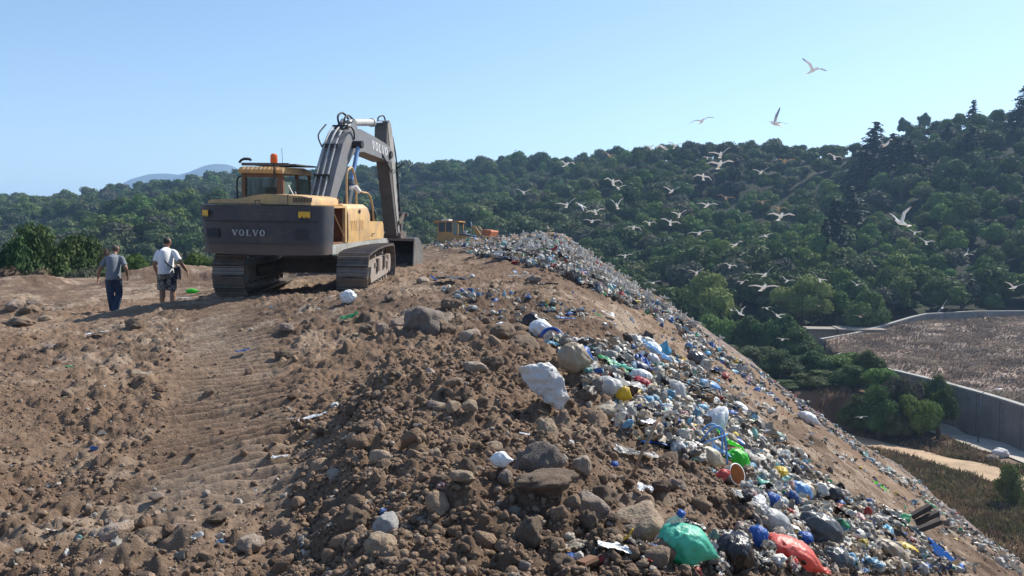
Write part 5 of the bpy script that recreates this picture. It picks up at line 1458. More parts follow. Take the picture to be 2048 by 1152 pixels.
M_rocks = {
 'white': mat('white_stone', (0.60, 0.58, 0.56), rough=.9, var=.2, scale=5, bump=1.0, bscale=24, dirt=.45, dcol=(.36, .33, .30)),
 'pale': mat('pale_stone', (0.40, 0.34, 0.28), rough=.95, var=.2, scale=3, bump=.7, bscale=9, dirt=.9, dcol=(.24, .17, .122)),
 'beige': mat('beige_stone', (0.33, 0.255, 0.17), rough=.95, var=.15, scale=3, bump=.6, bscale=8, dirt=.8, dcol=(.22, .155, .11)),
 'grey': mat('grey_stone', (0.24, 0.21, 0.19), rough=.95, var=.4, scale=3, bump=.7, bscale=9, dirt=.9, dcol=(.225, .16, .115)),
 'dark': mat('dark_stone', (0.15, 0.12, 0.10), rough=.95, var=.3, scale=3, bump=.9, bscale=14, dirt=.35, dcol=(.26, .20, .15)),
 'brown': mat('brown_clod', (0.20, 0.143, 0.098), rough=1.0, var=.25, scale=3, bump=1.0, bscale=22, dirt=.4, dcol=(.25, .18, .13)),
}
rock_meshes = []
for i in range(9):
    V, F = rock_V(500 + i, ICO4, 3 + i % 3, .30, .05, (1, .85 + .1 * (i % 3), .72 + .08 * (i % 3)))
    V = V * (1 + .05 * noise3(V, 3.2, 40 + i, 'r', 4) - .05)[:, None]
    rock_meshes.append(np_mesh('rock', V, F, True))
lump_meshes = []
for i in range(9):
    V, F = rock_V(540 + i, ICO4, 1, .34, .06, (1, .9, .74 + .06 * (i % 3)))
    V = V * (1 + .10 * noise3(V, 2.6, 60 + i, 'r', 5) - .10 + .05 * noise3(V, 9, 70 + i, 'n', 3))[:, None]
    lump_meshes.append(np_mesh('rock', V, F, True))
for me in rock_meshes + lump_meshes: me.materials.append(M_rocks['brown'])
USED = set()
def uniq(cands):
    for c in cands:
        if c not in USED:
            USED.add(c); return c
    return cands[-1]
LANDMARKS = []   # (px, py, phrase)
def place_rock(px, py, w, h, m, label, v=None, rz=None, sink=.28, name='rock', squash=1.0):
    p = hit(px, py + h * .38)
    d = p[1]; W = w / FPX * d; H = h / FPX * d
    v = (int(px * 7 + py * 3) % 9) if v is None else v
    o = link(name, (lump_meshes if m == 'brown' else rock_meshes)[v], M_rocks[m])
    o.location = (p[0], p[1] + W * .25, gz(p[0], p[1] + W * .25) + H * (.5 - sink))
    o.rotation_euler = (random.uniform(-.25, .25), random.uniform(-.25, .25), rz if rz is not None else random.uniform(0, 6.28))
    o.scale = (W * .54, W * .48 * squash, H * .62)
    tag(o, label, 'rock', 'rocks lying on the heap'); LANDMARKS.append((px, py, label))
    return o
def big_white():
    """the white boulder: broad shoulder upper left, long lobe down to the right"""
    px, py = 1086, 795; p = hit(px, py + 25); d = p[1]; s = 1 / FPX * d
    prof = [(-66, -24, 20), (-46, -38, 34), (-14, -42, 40), (18, -46, 40), (34, -20, 40), (46, 10, 30), (52, 40, 22)]
    nb = NB()
    for k, (bx_, bz, r) in enumerate([(-46, 26, 20), (-26, 24, 28), (4, 24, 32), (32, 22, 26), (0, 4, 30), (28, -2, 33), (24, -24, 27), (38, -32, 26), (44, -54, 17), (32, -48, 18), (-28, 12, 24)]):
        V, F = ICO4; V = V * np.array([r, r * 1.0, r * .92]) * s + np.array([bx_, -8 + abs(bx_) * .1, bz]) * s
        nb.add(V, None, F)
    me = nb.mesh('rock_src', True); o = link('boulder', me, M_rocks['white'])
    r = o.modifiers.new('r', 'REMESH'); r.mode = 'VOXEL'; r.voxel_size = .011
    sm = o.modifiers.new('s', 'SMOOTH'); sm.factor = .6; sm.iterations = 16
    dg = bpy.context.evaluated_depsgraph_get(); nm = bpy.data.meshes.new_from_object(o.evaluated_get(dg)); o.modifiers.clear(); o.data = nm
    n = len(nm.vertices); a = np.zeros(n * 3, np.float32); nm.vertices.foreach_get('co', a); a = a.reshape(-1, 3)
    nr = np.zeros(n * 3, np.float32); nm.vertices.foreach_get('normal', nr); nr = nr.reshape(-1, 3)
    cc_ = a.mean(0); rgb_ = np.random.default_rng(12)
    for _ in range(11):
        nn_ = rgb_.normal(size=3); nn_ /= np.linalg.norm(nn_); k_ = (a - cc_) @ nn_; dq = np.quantile(k_, .88); e_ = k_ > dq; a[e_] -= np.outer((k_[e_] - dq) * .8, nn_)
    dsp = noise3(a, 9, 3, 'r', 6) * .017 + noise3(a, 3, 8, 'n', 3) * .016 + noise3(a, 30, 5, 'n', 4) * .008 - .035
    a += nr * dsp[:, None]; nm.vertices.foreach_set('co', a.ravel()); nm.update()
    if not nm.materials: nm.materials.append(M_rocks['white'])
    nm.polygons.foreach_set('use_smooth', [True] * len(nm.polygons))
    o.location = (p[0], p[1] + .12, gz(p[0], p[1] + .12) + 34 * s); o.rotation_euler = (math.radians(-12), 0, 0)
    tag(o, 'large chalky white boulder with a long lobe, beside the rubbish stream', 'boulder'); LANDMARKS.append((1086, 795, 'the white boulder'))
big_white()
BIGROCKS = [
 (1096, 842, 44, 62, 'beige', 'long beige stone leaning against the white boulder', 2), (846, 636, 92, 84, 'dark', 'biggest dark grey brown boulder on the mound before the excavator', 4),
 (884, 650, 52, 50, 'brown', 'brown boulder touching the right side of the biggest dark boulder', 1), (940, 678, 46, 42, 'pale', 'pale pinkish rock right of the biggest dark boulder', 5),
 (1006, 680, 56, 40, 'brown', 'brown lump left of a broader lump below the black and white bag', 0), (1052, 686, 62, 40, 'brown', 'broad brown lump just below the black and white bag', 3),
 (1075, 948, 92, 96, 'dark', 'big rounded grey brown boulder with whitish flecks, lower middle', 7), (1165, 957, 46, 54, 'pale', 'light grey knobbly rock right of the flecked boulder', 6),
 (1183, 1017, 76, 74, 'grey', 'round dark and pale mottled boulder near the bottom middle', 8), (1092, 1022, 110, 56, 'brown', 'wide low brown rock under the flecked boulder', 3),
 (1285, 1058, 110, 78, 'beige', 'broken tan rock with smooth grey hollow above the mint bag', 5), (1181, 1064, 40, 48, 'brown', 'small upright brown rock under the mottled boulder', 2),
 (1060, 1076, 62, 80, 'brown', 'dark crumbly rock at the bottom left of the mottled boulder', 6), (771, 1052, 56, 58, 'white', 'small whitish grey angular rock at the bottom', 8),
 (702, 1056, 60, 62, 'brown', 'brown rock left of the whitish angular rock', 1), (206, 1070, 70, 44, 'pale', 'flat pale stone at the bottom left', 0), (487, 1105, 56, 40, 'pale', 'pale stone near the bottom edge right of the flat one', 4),
 (262, 650, 34, 28, 'brown', 'brown rock alone below the person in grey', 7), (870, 800, 38, 28, 'pale', 'small light grey rock on the mound left of the white boulder', 3), (565, 706, 40, 26, 'brown', 'dark clod by the track marks in the middle distance', 5),
 (570, 660, 34, 22, 'grey', 'grey stone behind the dark clod by the track marks', 6), (985, 884, 42, 42, 'beige', 'angular tan stone left of the long beige stone', 4), (938, 826, 34, 26, 'beige', 'tan stone uphill of the angular tan stone', 1),
 (905, 822, 28, 28, 'beige', 'small tan stone, left one of a close pair', 8), (866, 912, 34, 36, 'beige', 'tan wedge shaped stone standing on the mound', 2), (1350, 893, 46, 52, 'brown', 'dark rock at the edge of the rubbish left of the white sheet', 3),
 (1338, 925, 50, 40, 'brown', 'brown rock just below the dark rock at the rubbish edge', 0), (930, 990, 44, 50, 'brown', 'brown lump left of the flecked boulder', 5), (880, 985, 36, 36, 'brown', 'smaller brown lump left of the flecked boulder', 7),
 (920, 1020, 56, 30, 'beige', 'tan flat stone below the brown lumps', 6), (1010, 1000, 30, 30, 'grey', 'small grey rock under the left side of the flecked boulder', 1), (755, 1100, 60, 52, 'beige', 'tan boulder at the bottom edge below the whitish rock', 4),
 (1230, 1085, 60, 60, 'brown', 'crumbly brown rock between mottled boulder and tan broken rock', 8), (1130, 1130, 60, 44, 'brown', 'brown clod at the very bottom left of the mint bag', 2), (20, 612, 42, 26, 'grey', 'leftmost rock of the small pile at the left edge', 0),
 (52, 618, 36, 28, 'brown', 'middle rock of the small pile at the left edge', 3), (84, 636, 22, 16, 'beige', 'tan stone at the right end of the left edge pile', 5), (30, 642, 56, 24, 'brown', 'lowest broad rock of the left edge pile', 6), (62, 605, 24, 16, 'grey', 'top stone of the left edge pile', 7),
 (762, 662, 26, 26, 'grey', 'grey rock at the foot of the mound below the white capped lump', 4), (730, 664, 30, 22, 'brown', 'brown stone beside the grey rock at the mound foot', 1), (700, 655, 20, 18, 'brown', 'small clod under the green bag on the mound foot', 2),
 (795, 640, 36, 26, 'grey', 'grey stone left of the biggest dark boulder', 8), (900, 612, 36, 26, 'brown', 'brown lump right behind the biggest dark boulder', 0), (780, 598, 26, 18, 'brown', 'brown clod in front of the right track', 3),
 (845, 560, 24, 20, 'pale', 'pale stone right of the bucket', 5), (1360, 966, 40, 36, 'grey', 'grey rock at the rubbish edge below the blue chair', 6), (1070, 560, 24, 16, 'grey', 'small grey rock high on the slope', 7),
 (1040, 615, 20, 12, 'brown', 'brown stone on the upper slope left of the blue scrap', 1), (665, 1020, 50, 44, 'brown', 'brown clod above the brown rock near the bottom', 7), (720, 880, 40, 30, 'brown', 'clod at the foot of the shaded bank', 2),
 (1445, 1010, 30, 24, 'brown', 'brown stone by the white cup', 4), (640, 870, 36, 26, 'brown', 'clod right below the white sheet of paper', 5), (1215, 1000, 60, 60, 'brown', 'brown rock leaning behind the mottled boulder', 1),
 (985, 735, 40, 34, 'brown', 'brown stone in the hollow up from the white boulder', 3), (950, 740, 50, 30, 'pale', 'pale crumbly ledge stone up from the white boulder', 0), (700, 820, 34, 30, 'brown', 'clod on the lip of the shaded bank', 8),
 (600, 1075, 40, 30, 'brown', 'clod left of the two rocks near the bottom', 0), (420, 1060, 36, 22, 'brown', 'dark clod on the flat ground right of the flat pale stone', 6), (120, 990, 34, 20, 'brown', 'dark clod on the flat ground near the lower left', 3),
 (300, 1000, 30, 18, 'grey', 'grey stone on the flat ground above the flat pale stone', 1), (90, 700, 26, 14, 'grey', 'grey stone on the flat ground at left', 4), (1330, 1000, 34, 28, 'brown', 'brown clod right of the white plastic scrap', 6),
]
for r_ in BIGROCKS: place_rock(*r_[:6], v=r_[6])

def proj(X, Y, Z): return CX + FPX * X / Y, HY - FPX * (Z - EYE) / Y
def in_poly(px, py, poly):
    n = len(poly); c = np.zeros(len(px), bool); j = n - 1
    for i in range(n):
        xi, yi = poly[i]; xj, yj = poly[j]
        k = ((yi > py) != (yj > py)) & (px < (xj - xi) * (py - yi) / (yj - yi + 1e-9) + xi); c ^= k; j = i
    return c
EXCL = []
def scatter(n, rmin, rmax, seed, polys=None, a0=-33, a1=33, only_heap=True):
    rng = np.random.default_rng(seed)
    a = np.radians(rng.uniform(a0, a1, n)); r = 1 / rng.uniform(1 / rmax, 1 / rmin, n)
    X = r * np.sin(a); Y = r * np.cos(a); Z, hp = ground(X, Y); px, py = proj(X, Y, Z)
    k = (px > -30) & (px < 2080) & (py < 1175)
    if only_heap: k &= hp
    for (ex_, ey_, rx_, ry_, dd_) in EXCL: k &= (((px - ex_) / rx_) ** 2 + ((py - ey_) / ry_) ** 2 > 1) | (Y > dd_)
    if polys is not None:
        q = np.zeros(n, bool)
        for p in polys: q |= in_poly(px, py, p)
        k &= q
    return X[k], Y[k], Z[k], px[k], py[k], rng
P_NEAR = [(1085, 680), (1180, 690), (1290, 680), (1400, 745), (1500, 830), (1600, 915), (1670, 985), (1800, 1045), (1990, 1160), (1320, 1160), (1400, 1105), (1500, 1070), (1490, 1000), (1430, 965), (1350, 915), (1260, 880), (1180, 800), (1130, 735)]
P_BOT = [(1090, 1105), (1250, 1108), (1330, 1095), (1500, 1060), (1700, 1010), (1990, 1160), (1090, 1160)]
P_SEC = [(1340, 640), (1430, 700), (1560, 770), (1700, 880), (1850, 985), (2000, 1095), (2060, 1160), (1960, 1160), (1850, 1060), (1700, 930), (1560, 815), (1400, 735)]
P_TOP = [(850, 470), (960, 462), (1080, 455), (1150, 480), (1230, 550), (1330, 605), (1390, 650), (1330, 645), (1200, 592), (1120, 548), (1000, 522), (900, 502), (850, 500)]
P_UP = [(870, 510), (1000, 515), (1200, 590), (1420, 700), (1500, 790), (1300, 690), (1100, 672), (950, 640), (850, 560)]
P_EDGE = [(1320, 600), (1560, 735), (1800, 920), (2060, 1100), (2060, 1160), (1780, 955), (1540, 765), (1330, 640)]
P_SLOPE = [(1300, 640), (1500, 750), (1800, 960), (2040, 1150), (1800, 1040), (1600, 900), (1400, 740)]
def rot_rand(n, rng):
    q = rng.normal(size=(n, 4)); q /= np.linalg.norm(q, axis=1)[:, None]; a, b, c, d = q.T
    return np.stack([np.stack([1 - 2 * (c * c + d * d), 2 * (b * c - a * d), 2 * (b * d + a * c)], 1), np.stack([2 * (b * c + a * d), 1 - 2 * (b * b + d * d), 2 * (c * d - a * b)], 1),
                     np.stack([2 * (b * d - a * c), 2 * (c * d + a * b), 1 - 2 * (b * b + c * c)], 1)], 1)
def bulk(name, P, S, cols, protos, rng, m, flat=None, smooth=False, squash=(.7, 1.1)):
    """many small pieces joined in one mesh"""
    n = len(P); Vs, Fs, Cs = [], [], []; off = 0
    which = rng.integers(0, len(protos), n)
    for j, (V0, F0) in enumerate(protos):
        idx = np.where(which == j)[0]
        if not len(idx): continue
        R = rot_rand(len(idx), rng)
        V = np.einsum('nij,vj->nvi', R, V0) * S[idx][:, None, None]
        V[:, :, 2] *= rng.uniform(squash[0], squash[1], len(idx))[:, None]
        V += P[idx][:, None, :]
        nv = len(V0)
        F = F0[None] + (np.arange(len(idx)) * nv)[:, None, None] + off
        Vs.append(V.reshape(-1, 3)); Fs.append(F.reshape(-1, F0.shape[1])); Cs.append(np.repeat(cols[idx], nv, 0)); off += nv * len(idx)
    me = np_mesh(name, np.concatenate(Vs), Fs, smooth, np.concatenate(Cs))
    o = link(name, me, m); tag(o, kind='stuff'); return o
def clod_proto(seed, base):
    rng = np.random.default_rng(seed); V, F = base; V = V * (1 + .13 * rng.normal(size=(len(V), 1)))
    for _ in range(2):
        n = rng.normal(size=3); n /= np.linalg.norm(n); k = V @ n; e = k > .75; V[e] -= np.outer((k[e] - .75) * .8, n)
    return V * np.array([1, .85, .72]), F
clods_p = [clod_proto(600 + i, ICO2) for i in range(10)]; grit_p = [clod_proto(620 + i, ICO1) for i in range(8)]
def sharp_proto(seed):
    rng = np.random.default_rng(seed); V, F = ICO3; V = V * (1 + .05 * rng.normal(size=(len(V), 1)))
    for _ in range(9):
        n = rng.normal(size=3); n /= np.linalg.norm(n); k = V @ n; dd = rng.uniform(.5, .85); e = k > dd; V[e] -= np.outer((k[e] - dd) * .9, n)
    return V * (1 + .07 * noise3(V, 4, seed))[:, None] * np.array([1, .8, .65]), F
sharp_p = [sharp_proto(640 + i) for i in range(8)]
def sharp_small(seed):
    rng = np.random.default_rng(seed); V, F = ICO2; V = V * (1 + .08 * rng.normal(size=(len(V), 1)))
    for _ in range(7):
        n = rng.normal(size=3); n /= np.linalg.norm(n); k = V @ n; dd = rng.uniform(.45, .8); e = k > dd; V[e] -= np.outer((k[e] - dd) * .95, n)
    return V * np.array([1, .8, .6]), F
sharp_s = [sharp_small(660 + i) for i in range(10)]
M_stone = mat('loose_stones', (0, 0, 0), rough=1.0, var=.25, scale=30, vcol=True, spec=.15, bump=.8, bscale=90)
def stones(name, n, rmin, rmax, seed, smin_, smax_, pw, protos, polys=None, pxmin=0):
    X, Y, Z, px, py, rng = scatter(n, rmin, rmax, seed, polys)
    keep = rng.random(len(X)) < np.clip(.50 + 1.5 * fbm(X, Y, 1.1, 3, seed + 2), .06, 1)
    keep &= ~((np.abs(track_uv(X, Y)) < .5) & (rng.random(len(X)) < .8))
    X, Y, Z = X[keep], Y[keep], Z[keep]; n = len(X)
    S = smin_ + (smax_ - smin_) * rng.random(n) ** pw
    S = np.maximum(S, pxmin / FPX * np.hypot(X, Y))
    C = np.array([[.198, .136, .093], [.226, .16, .112], [.16, .108, .074], [.26, .195, .142], [.33, .28, .23], [.22, .185, .155]])
    c = C[rng.choice(6, n, p=[.34, .28, .22, .10, .02, .04])] * rng.uniform(.65, 1.3, (n, 1))
    return bulk(name, np.stack([X, Y, Z + S * .2], 1), S, c, protos, rng, M_stone, smooth=True)
stones('loose_stones', 52000, 2.5, 22, 701, .006, .032, 3.6, clods_p + sharp_s, pxmin=1.2)
stones('grit', 90000, 2.5, 40, 703, .005, .014, 2.0, grit_p, pxmin=1.1)
stones('loose_clods', 3200, 3.0, 60, 702, .022, .08, 3.5, sharp_p)

# ------------------------------------------------------------------ rubbish
def sheet_proto(seed, n=7):
    rng = np.random.default_rng(seed); g = np.linspace(-1, 1, n); X, Y = np.meshgrid(g, g)
    V = np.stack([X, Y * rng.uniform(.5, .9), X * 0], -1).reshape(-1, 3)
    V[:, 2] = .38 * noise3(V, 1.6, seed, 'r', 4) - .3
    V[:, 0] += .28 * noise3(V, 1.4, seed + 1); V[:, 1] += .28 * noise3(V, 1.4, seed + 2)
    r = np.hypot(V[:, 0], V[:, 1]); V[:, :2] *= (1 - .22 * r)[:, None]
    i = np.arange(n - 1)[:, None] * n; j = np.arange(n - 1)[None, :]
    return V, np.stack([i + j, i + j + 1, i + n + j + 1, i + n + j], -1).reshape(-1, 4)
def blob_proto(seed, base=ICO2):
    rng = np.random.default_rng(seed); V, F = base
    V = V * np.array([1, rng.uniform(.5, .8), rng.uniform(.35, .6)])
    V = V * (1 + .38 * noise3(V, 1.8, seed, 'r', 4) - .35)[:, None] + .12 * rng.normal(size=V.shape) * (1 if len(V) < 100 else .45)
    return V, F
sheets_p = [sheet_proto(800 + i) for i in range(10)]; blobs_p = [blob_proto(820 + i, ICO3) for i in range(10)]
sheets_f = [sheet_proto(840 + i, 5) for i in range(8)]; blobs_f = [blob_proto(860 + i, ICO2) for i in range(8)]
PAL = np.array([[.62, .62, .60], [.50, .49, .46], [.38, .36, .33], [.46, .38, .29], [.24, .21, .19], [.03, .03, .035], [.06, .15, .42], [.20, .42, .62], [.05, .35, .18], [.50, .08, .07], [.62, .46, .06], [.55, .36, .36], [.13, .11, .10], [.25, .50, .48], [.30, .22, .15]])
PPR = np.array([.17, .15, .13, .11, .10, .06, .045, .045, .015, .015, .015, .025, .05, .02, .05]); PPR /= PPR.sum()
M_lit = mat('mixed_litter', (0, 0, 0), rough=.55, var=.2, scale=25, vcol=True, spec=.35, transl=.12, dirt=.25, dcol=(.25, .19, .14))
def litter(name, n, rmin, rmax, seed, polys, s0, s1, pw, lift, a0=0, a1=33, pal=PPR, thin=0.0, near=False, share=.35):
    X, Y, Z, px, py, rng = scatter(n * 30, rmin, rmax, seed, polys, a0, a1)
    if thin:
        keep = rng.random(len(X)) < np.clip(.25 + thin * fbm(X, Y, 2.2 if rmax < 30 else 6, 3, seed + 1), .0, 1); X, Y, Z = X[keep], Y[keep], Z[keep]
    X, Y, Z = X[:n], Y[:n], Z[:n]
    n = len(X); S = s0 + (s1 - s0) * rng.random(n) ** pw
    S = np.minimum(S, .0095 * np.hypot(X, Y))
    zz = Z + S * .2 + lift * rng.random(n)
    c = PAL[rng.choice(len(PAL), n, p=pal)] * rng.uniform(.45, 1.1, (n, 1)) * np.array([1, .97, .92])
    half = rng.random(n) < share
    bulk(name, np.stack([X, Y, zz], 1)[half], S[half], c[half], sheets_p if near else sheets_f, rng, M_lit, smooth=near)
    bulk(name, np.stack([X, Y, zz], 1)[~half], S[~half], c[~half], blobs_p if near else blobs_f, rng, M_lit, smooth=near)
PPR = np.array([.19, .16, .13, .15, .12, .045, .022, .03, .01, .008, .008, .02, .07, .02, .08]); PPR /= PPR.sum()
PDK = PPR.copy(); PDK[[4, 5, 12]] *= 6; PDK /= PDK.sum()
PWH = PPR.copy(); PWH[[0, 1]] *= 2.0; PWH /= PWH.sum()
# ------------------------------------------------------------------ single pieces of rubbish
def bag_V(seed, kind=0):
    """a stuffed plastic bag: puffed body, creases running to a gathered neck"""
    rng = np.random.default_rng(seed); V, F = ICO4; V = V.copy()
    a = np.arctan2(V[:, 1], V[:, 0])
    cre = .07 * np.sin(a * (7 + seed % 4) + 3 * V[:, 2] + 2 * noise3(V, 1.2, seed)) * (1 - V[:, 2] ** 2)
    V = V * (1 + cre + .16 * noise3(V, .9, seed + 1) + .10 * (noise3(V, 2.4, seed + 2, 'r', 4) - 1) + .055 * (noise3(V, 5.5, seed + 5, 'r', 3) - 1))[:, None]
    if kind == 0:      # neck at +x
        k = np.clip((V[:, 0] - .45) / .6, 0, 1); V[:, 1] *= 1 - .8 * k; V[:, 2] *= 1 - .8 * k; V[:, 0] += .35 * k
    V *= np.array([1, .82, .74]); return V, F
def film_V(seed, n=34, asp=.6):
    g = np.linspace(-1, 1, n); X, Y = np.meshgrid(g, g); V = np.stack([X, Y * asp, X * 0], -1).reshape(-1, 3)
    z = .30 * noise3(V, 1.1, seed, 'n', 2) + .16 * (noise3(V * np.array([1, 2.4, 1]), 1.8, seed + 1, 'r', 5) - 1)
    V[:, 0] += .22 * noise3(V, 1.5, seed + 2); V[:, 1] += .22 * noise3(V, 1.5, seed + 3)
    V[:, 1] += .16 * np.sin(V[:, 0] * 2.2 + seed); V[:, 2] = z
    i = np.arange(n - 1)[:, None] * n; j = np.arange(n - 1)[None, :]
    return V, np.stack([i + j, i + j + 1, i + n + j + 1, i + n + j], -1).reshape(-1, 4)
bag_meshes = [np_mesh('bag', *bag_V(30 + i, i % 2), True) for i in range(8)]
film_meshes = [np_mesh('sheet', *film_V(50 + i, 34, .45 + .08 * (i % 4)), True) for i in range(8)]
crum_meshes = [np_mesh('scrap', *blob_proto(90 + i, ICO4), True) for i in range(6)]
PC = {'white': (.66, .66, .66), 'black': (.012, .012, .015), 'dark grey': (.075, .08, .085), 'blue': (.03, .13, .45), 'light blue': (.16, .36, .66), 'teal': (.10, .42, .36), 'mint green': (.10, .55, .38),
      'bright green': (.06, .60, .04), 'green': (.04, .33, .15), 'red': (.42, .03, .05), 'salmon red': (.80, .16, .12), 'yellow': (.66, .46, .03), 'beige': (.40, .33, .24), 'grey': (.34, .33, .31), 'clear': (.52, .53, .52),
      'navy': (.02, .035, .09), 'pink': (.55, .32, .32), 'cream': (.55, .48, .36), 'orange': (.62, .25, .05), 'brown': (.17, .11, .07), 'cyan': (.10, .40, .60)}
for me in bag_meshes + film_meshes + crum_meshes: me.materials.append(mat('plastic_white', PC['white'], rough=.4))
def pmat(c):
    return mat('plastic_' + c.replace(' ', '_'), PC[c], rough=.32 if c in ('black', 'dark grey') else .42, var=.08, scale=8, spec=.5, transl=.0 if c in ('black', 'dark grey', 'brown', 'navy') else .30, bump=.35, bscale=5, dirt=.3)
def piece(kind, px, py, wpx, hpx, colr, label, cat, name, rz=0.0, v=None, tilt=0.0, lift=0.0, group=None, q=None):
    p = hit(px, py + hpx * .30); d = p[1]; W = wpx / FPX * d; H = hpx / FPX * d
    lst = {'bag': bag_meshes, 'film': film_meshes, 'scrap': crum_meshes}[kind]
    v = (px * 5 + py * 3) % len(lst) if v is None else v
    o = link(name, lst[int(v)], pmat(colr))
    yy = p[1] + .10 * W
    o.location = (p[0], yy, gz(p[0], yy) + H * .34 + lift + .02)
    # rz: direction of the long axis in the picture plane (degrees, clockwise from right), laid on the slope
    a = math.radians(rz)
    eps = .25; gx = (gz(p[0] + eps, yy) - gz(p[0] - eps, yy)) / (2 * eps)
    o.rotation_euler = (tilt, math.atan(-gx * -1) * -1 if False else -math.atan(gx), -a * .0 + random.uniform(-.2, .2) + a)
    o.scale = (W * .54, max(W * .42, H * .6), max(H * (.80 if kind == 'bag' else .7), W * .26))
    tag(o, label, cat, group); LANDMARKS.append((px, py, label)); return o
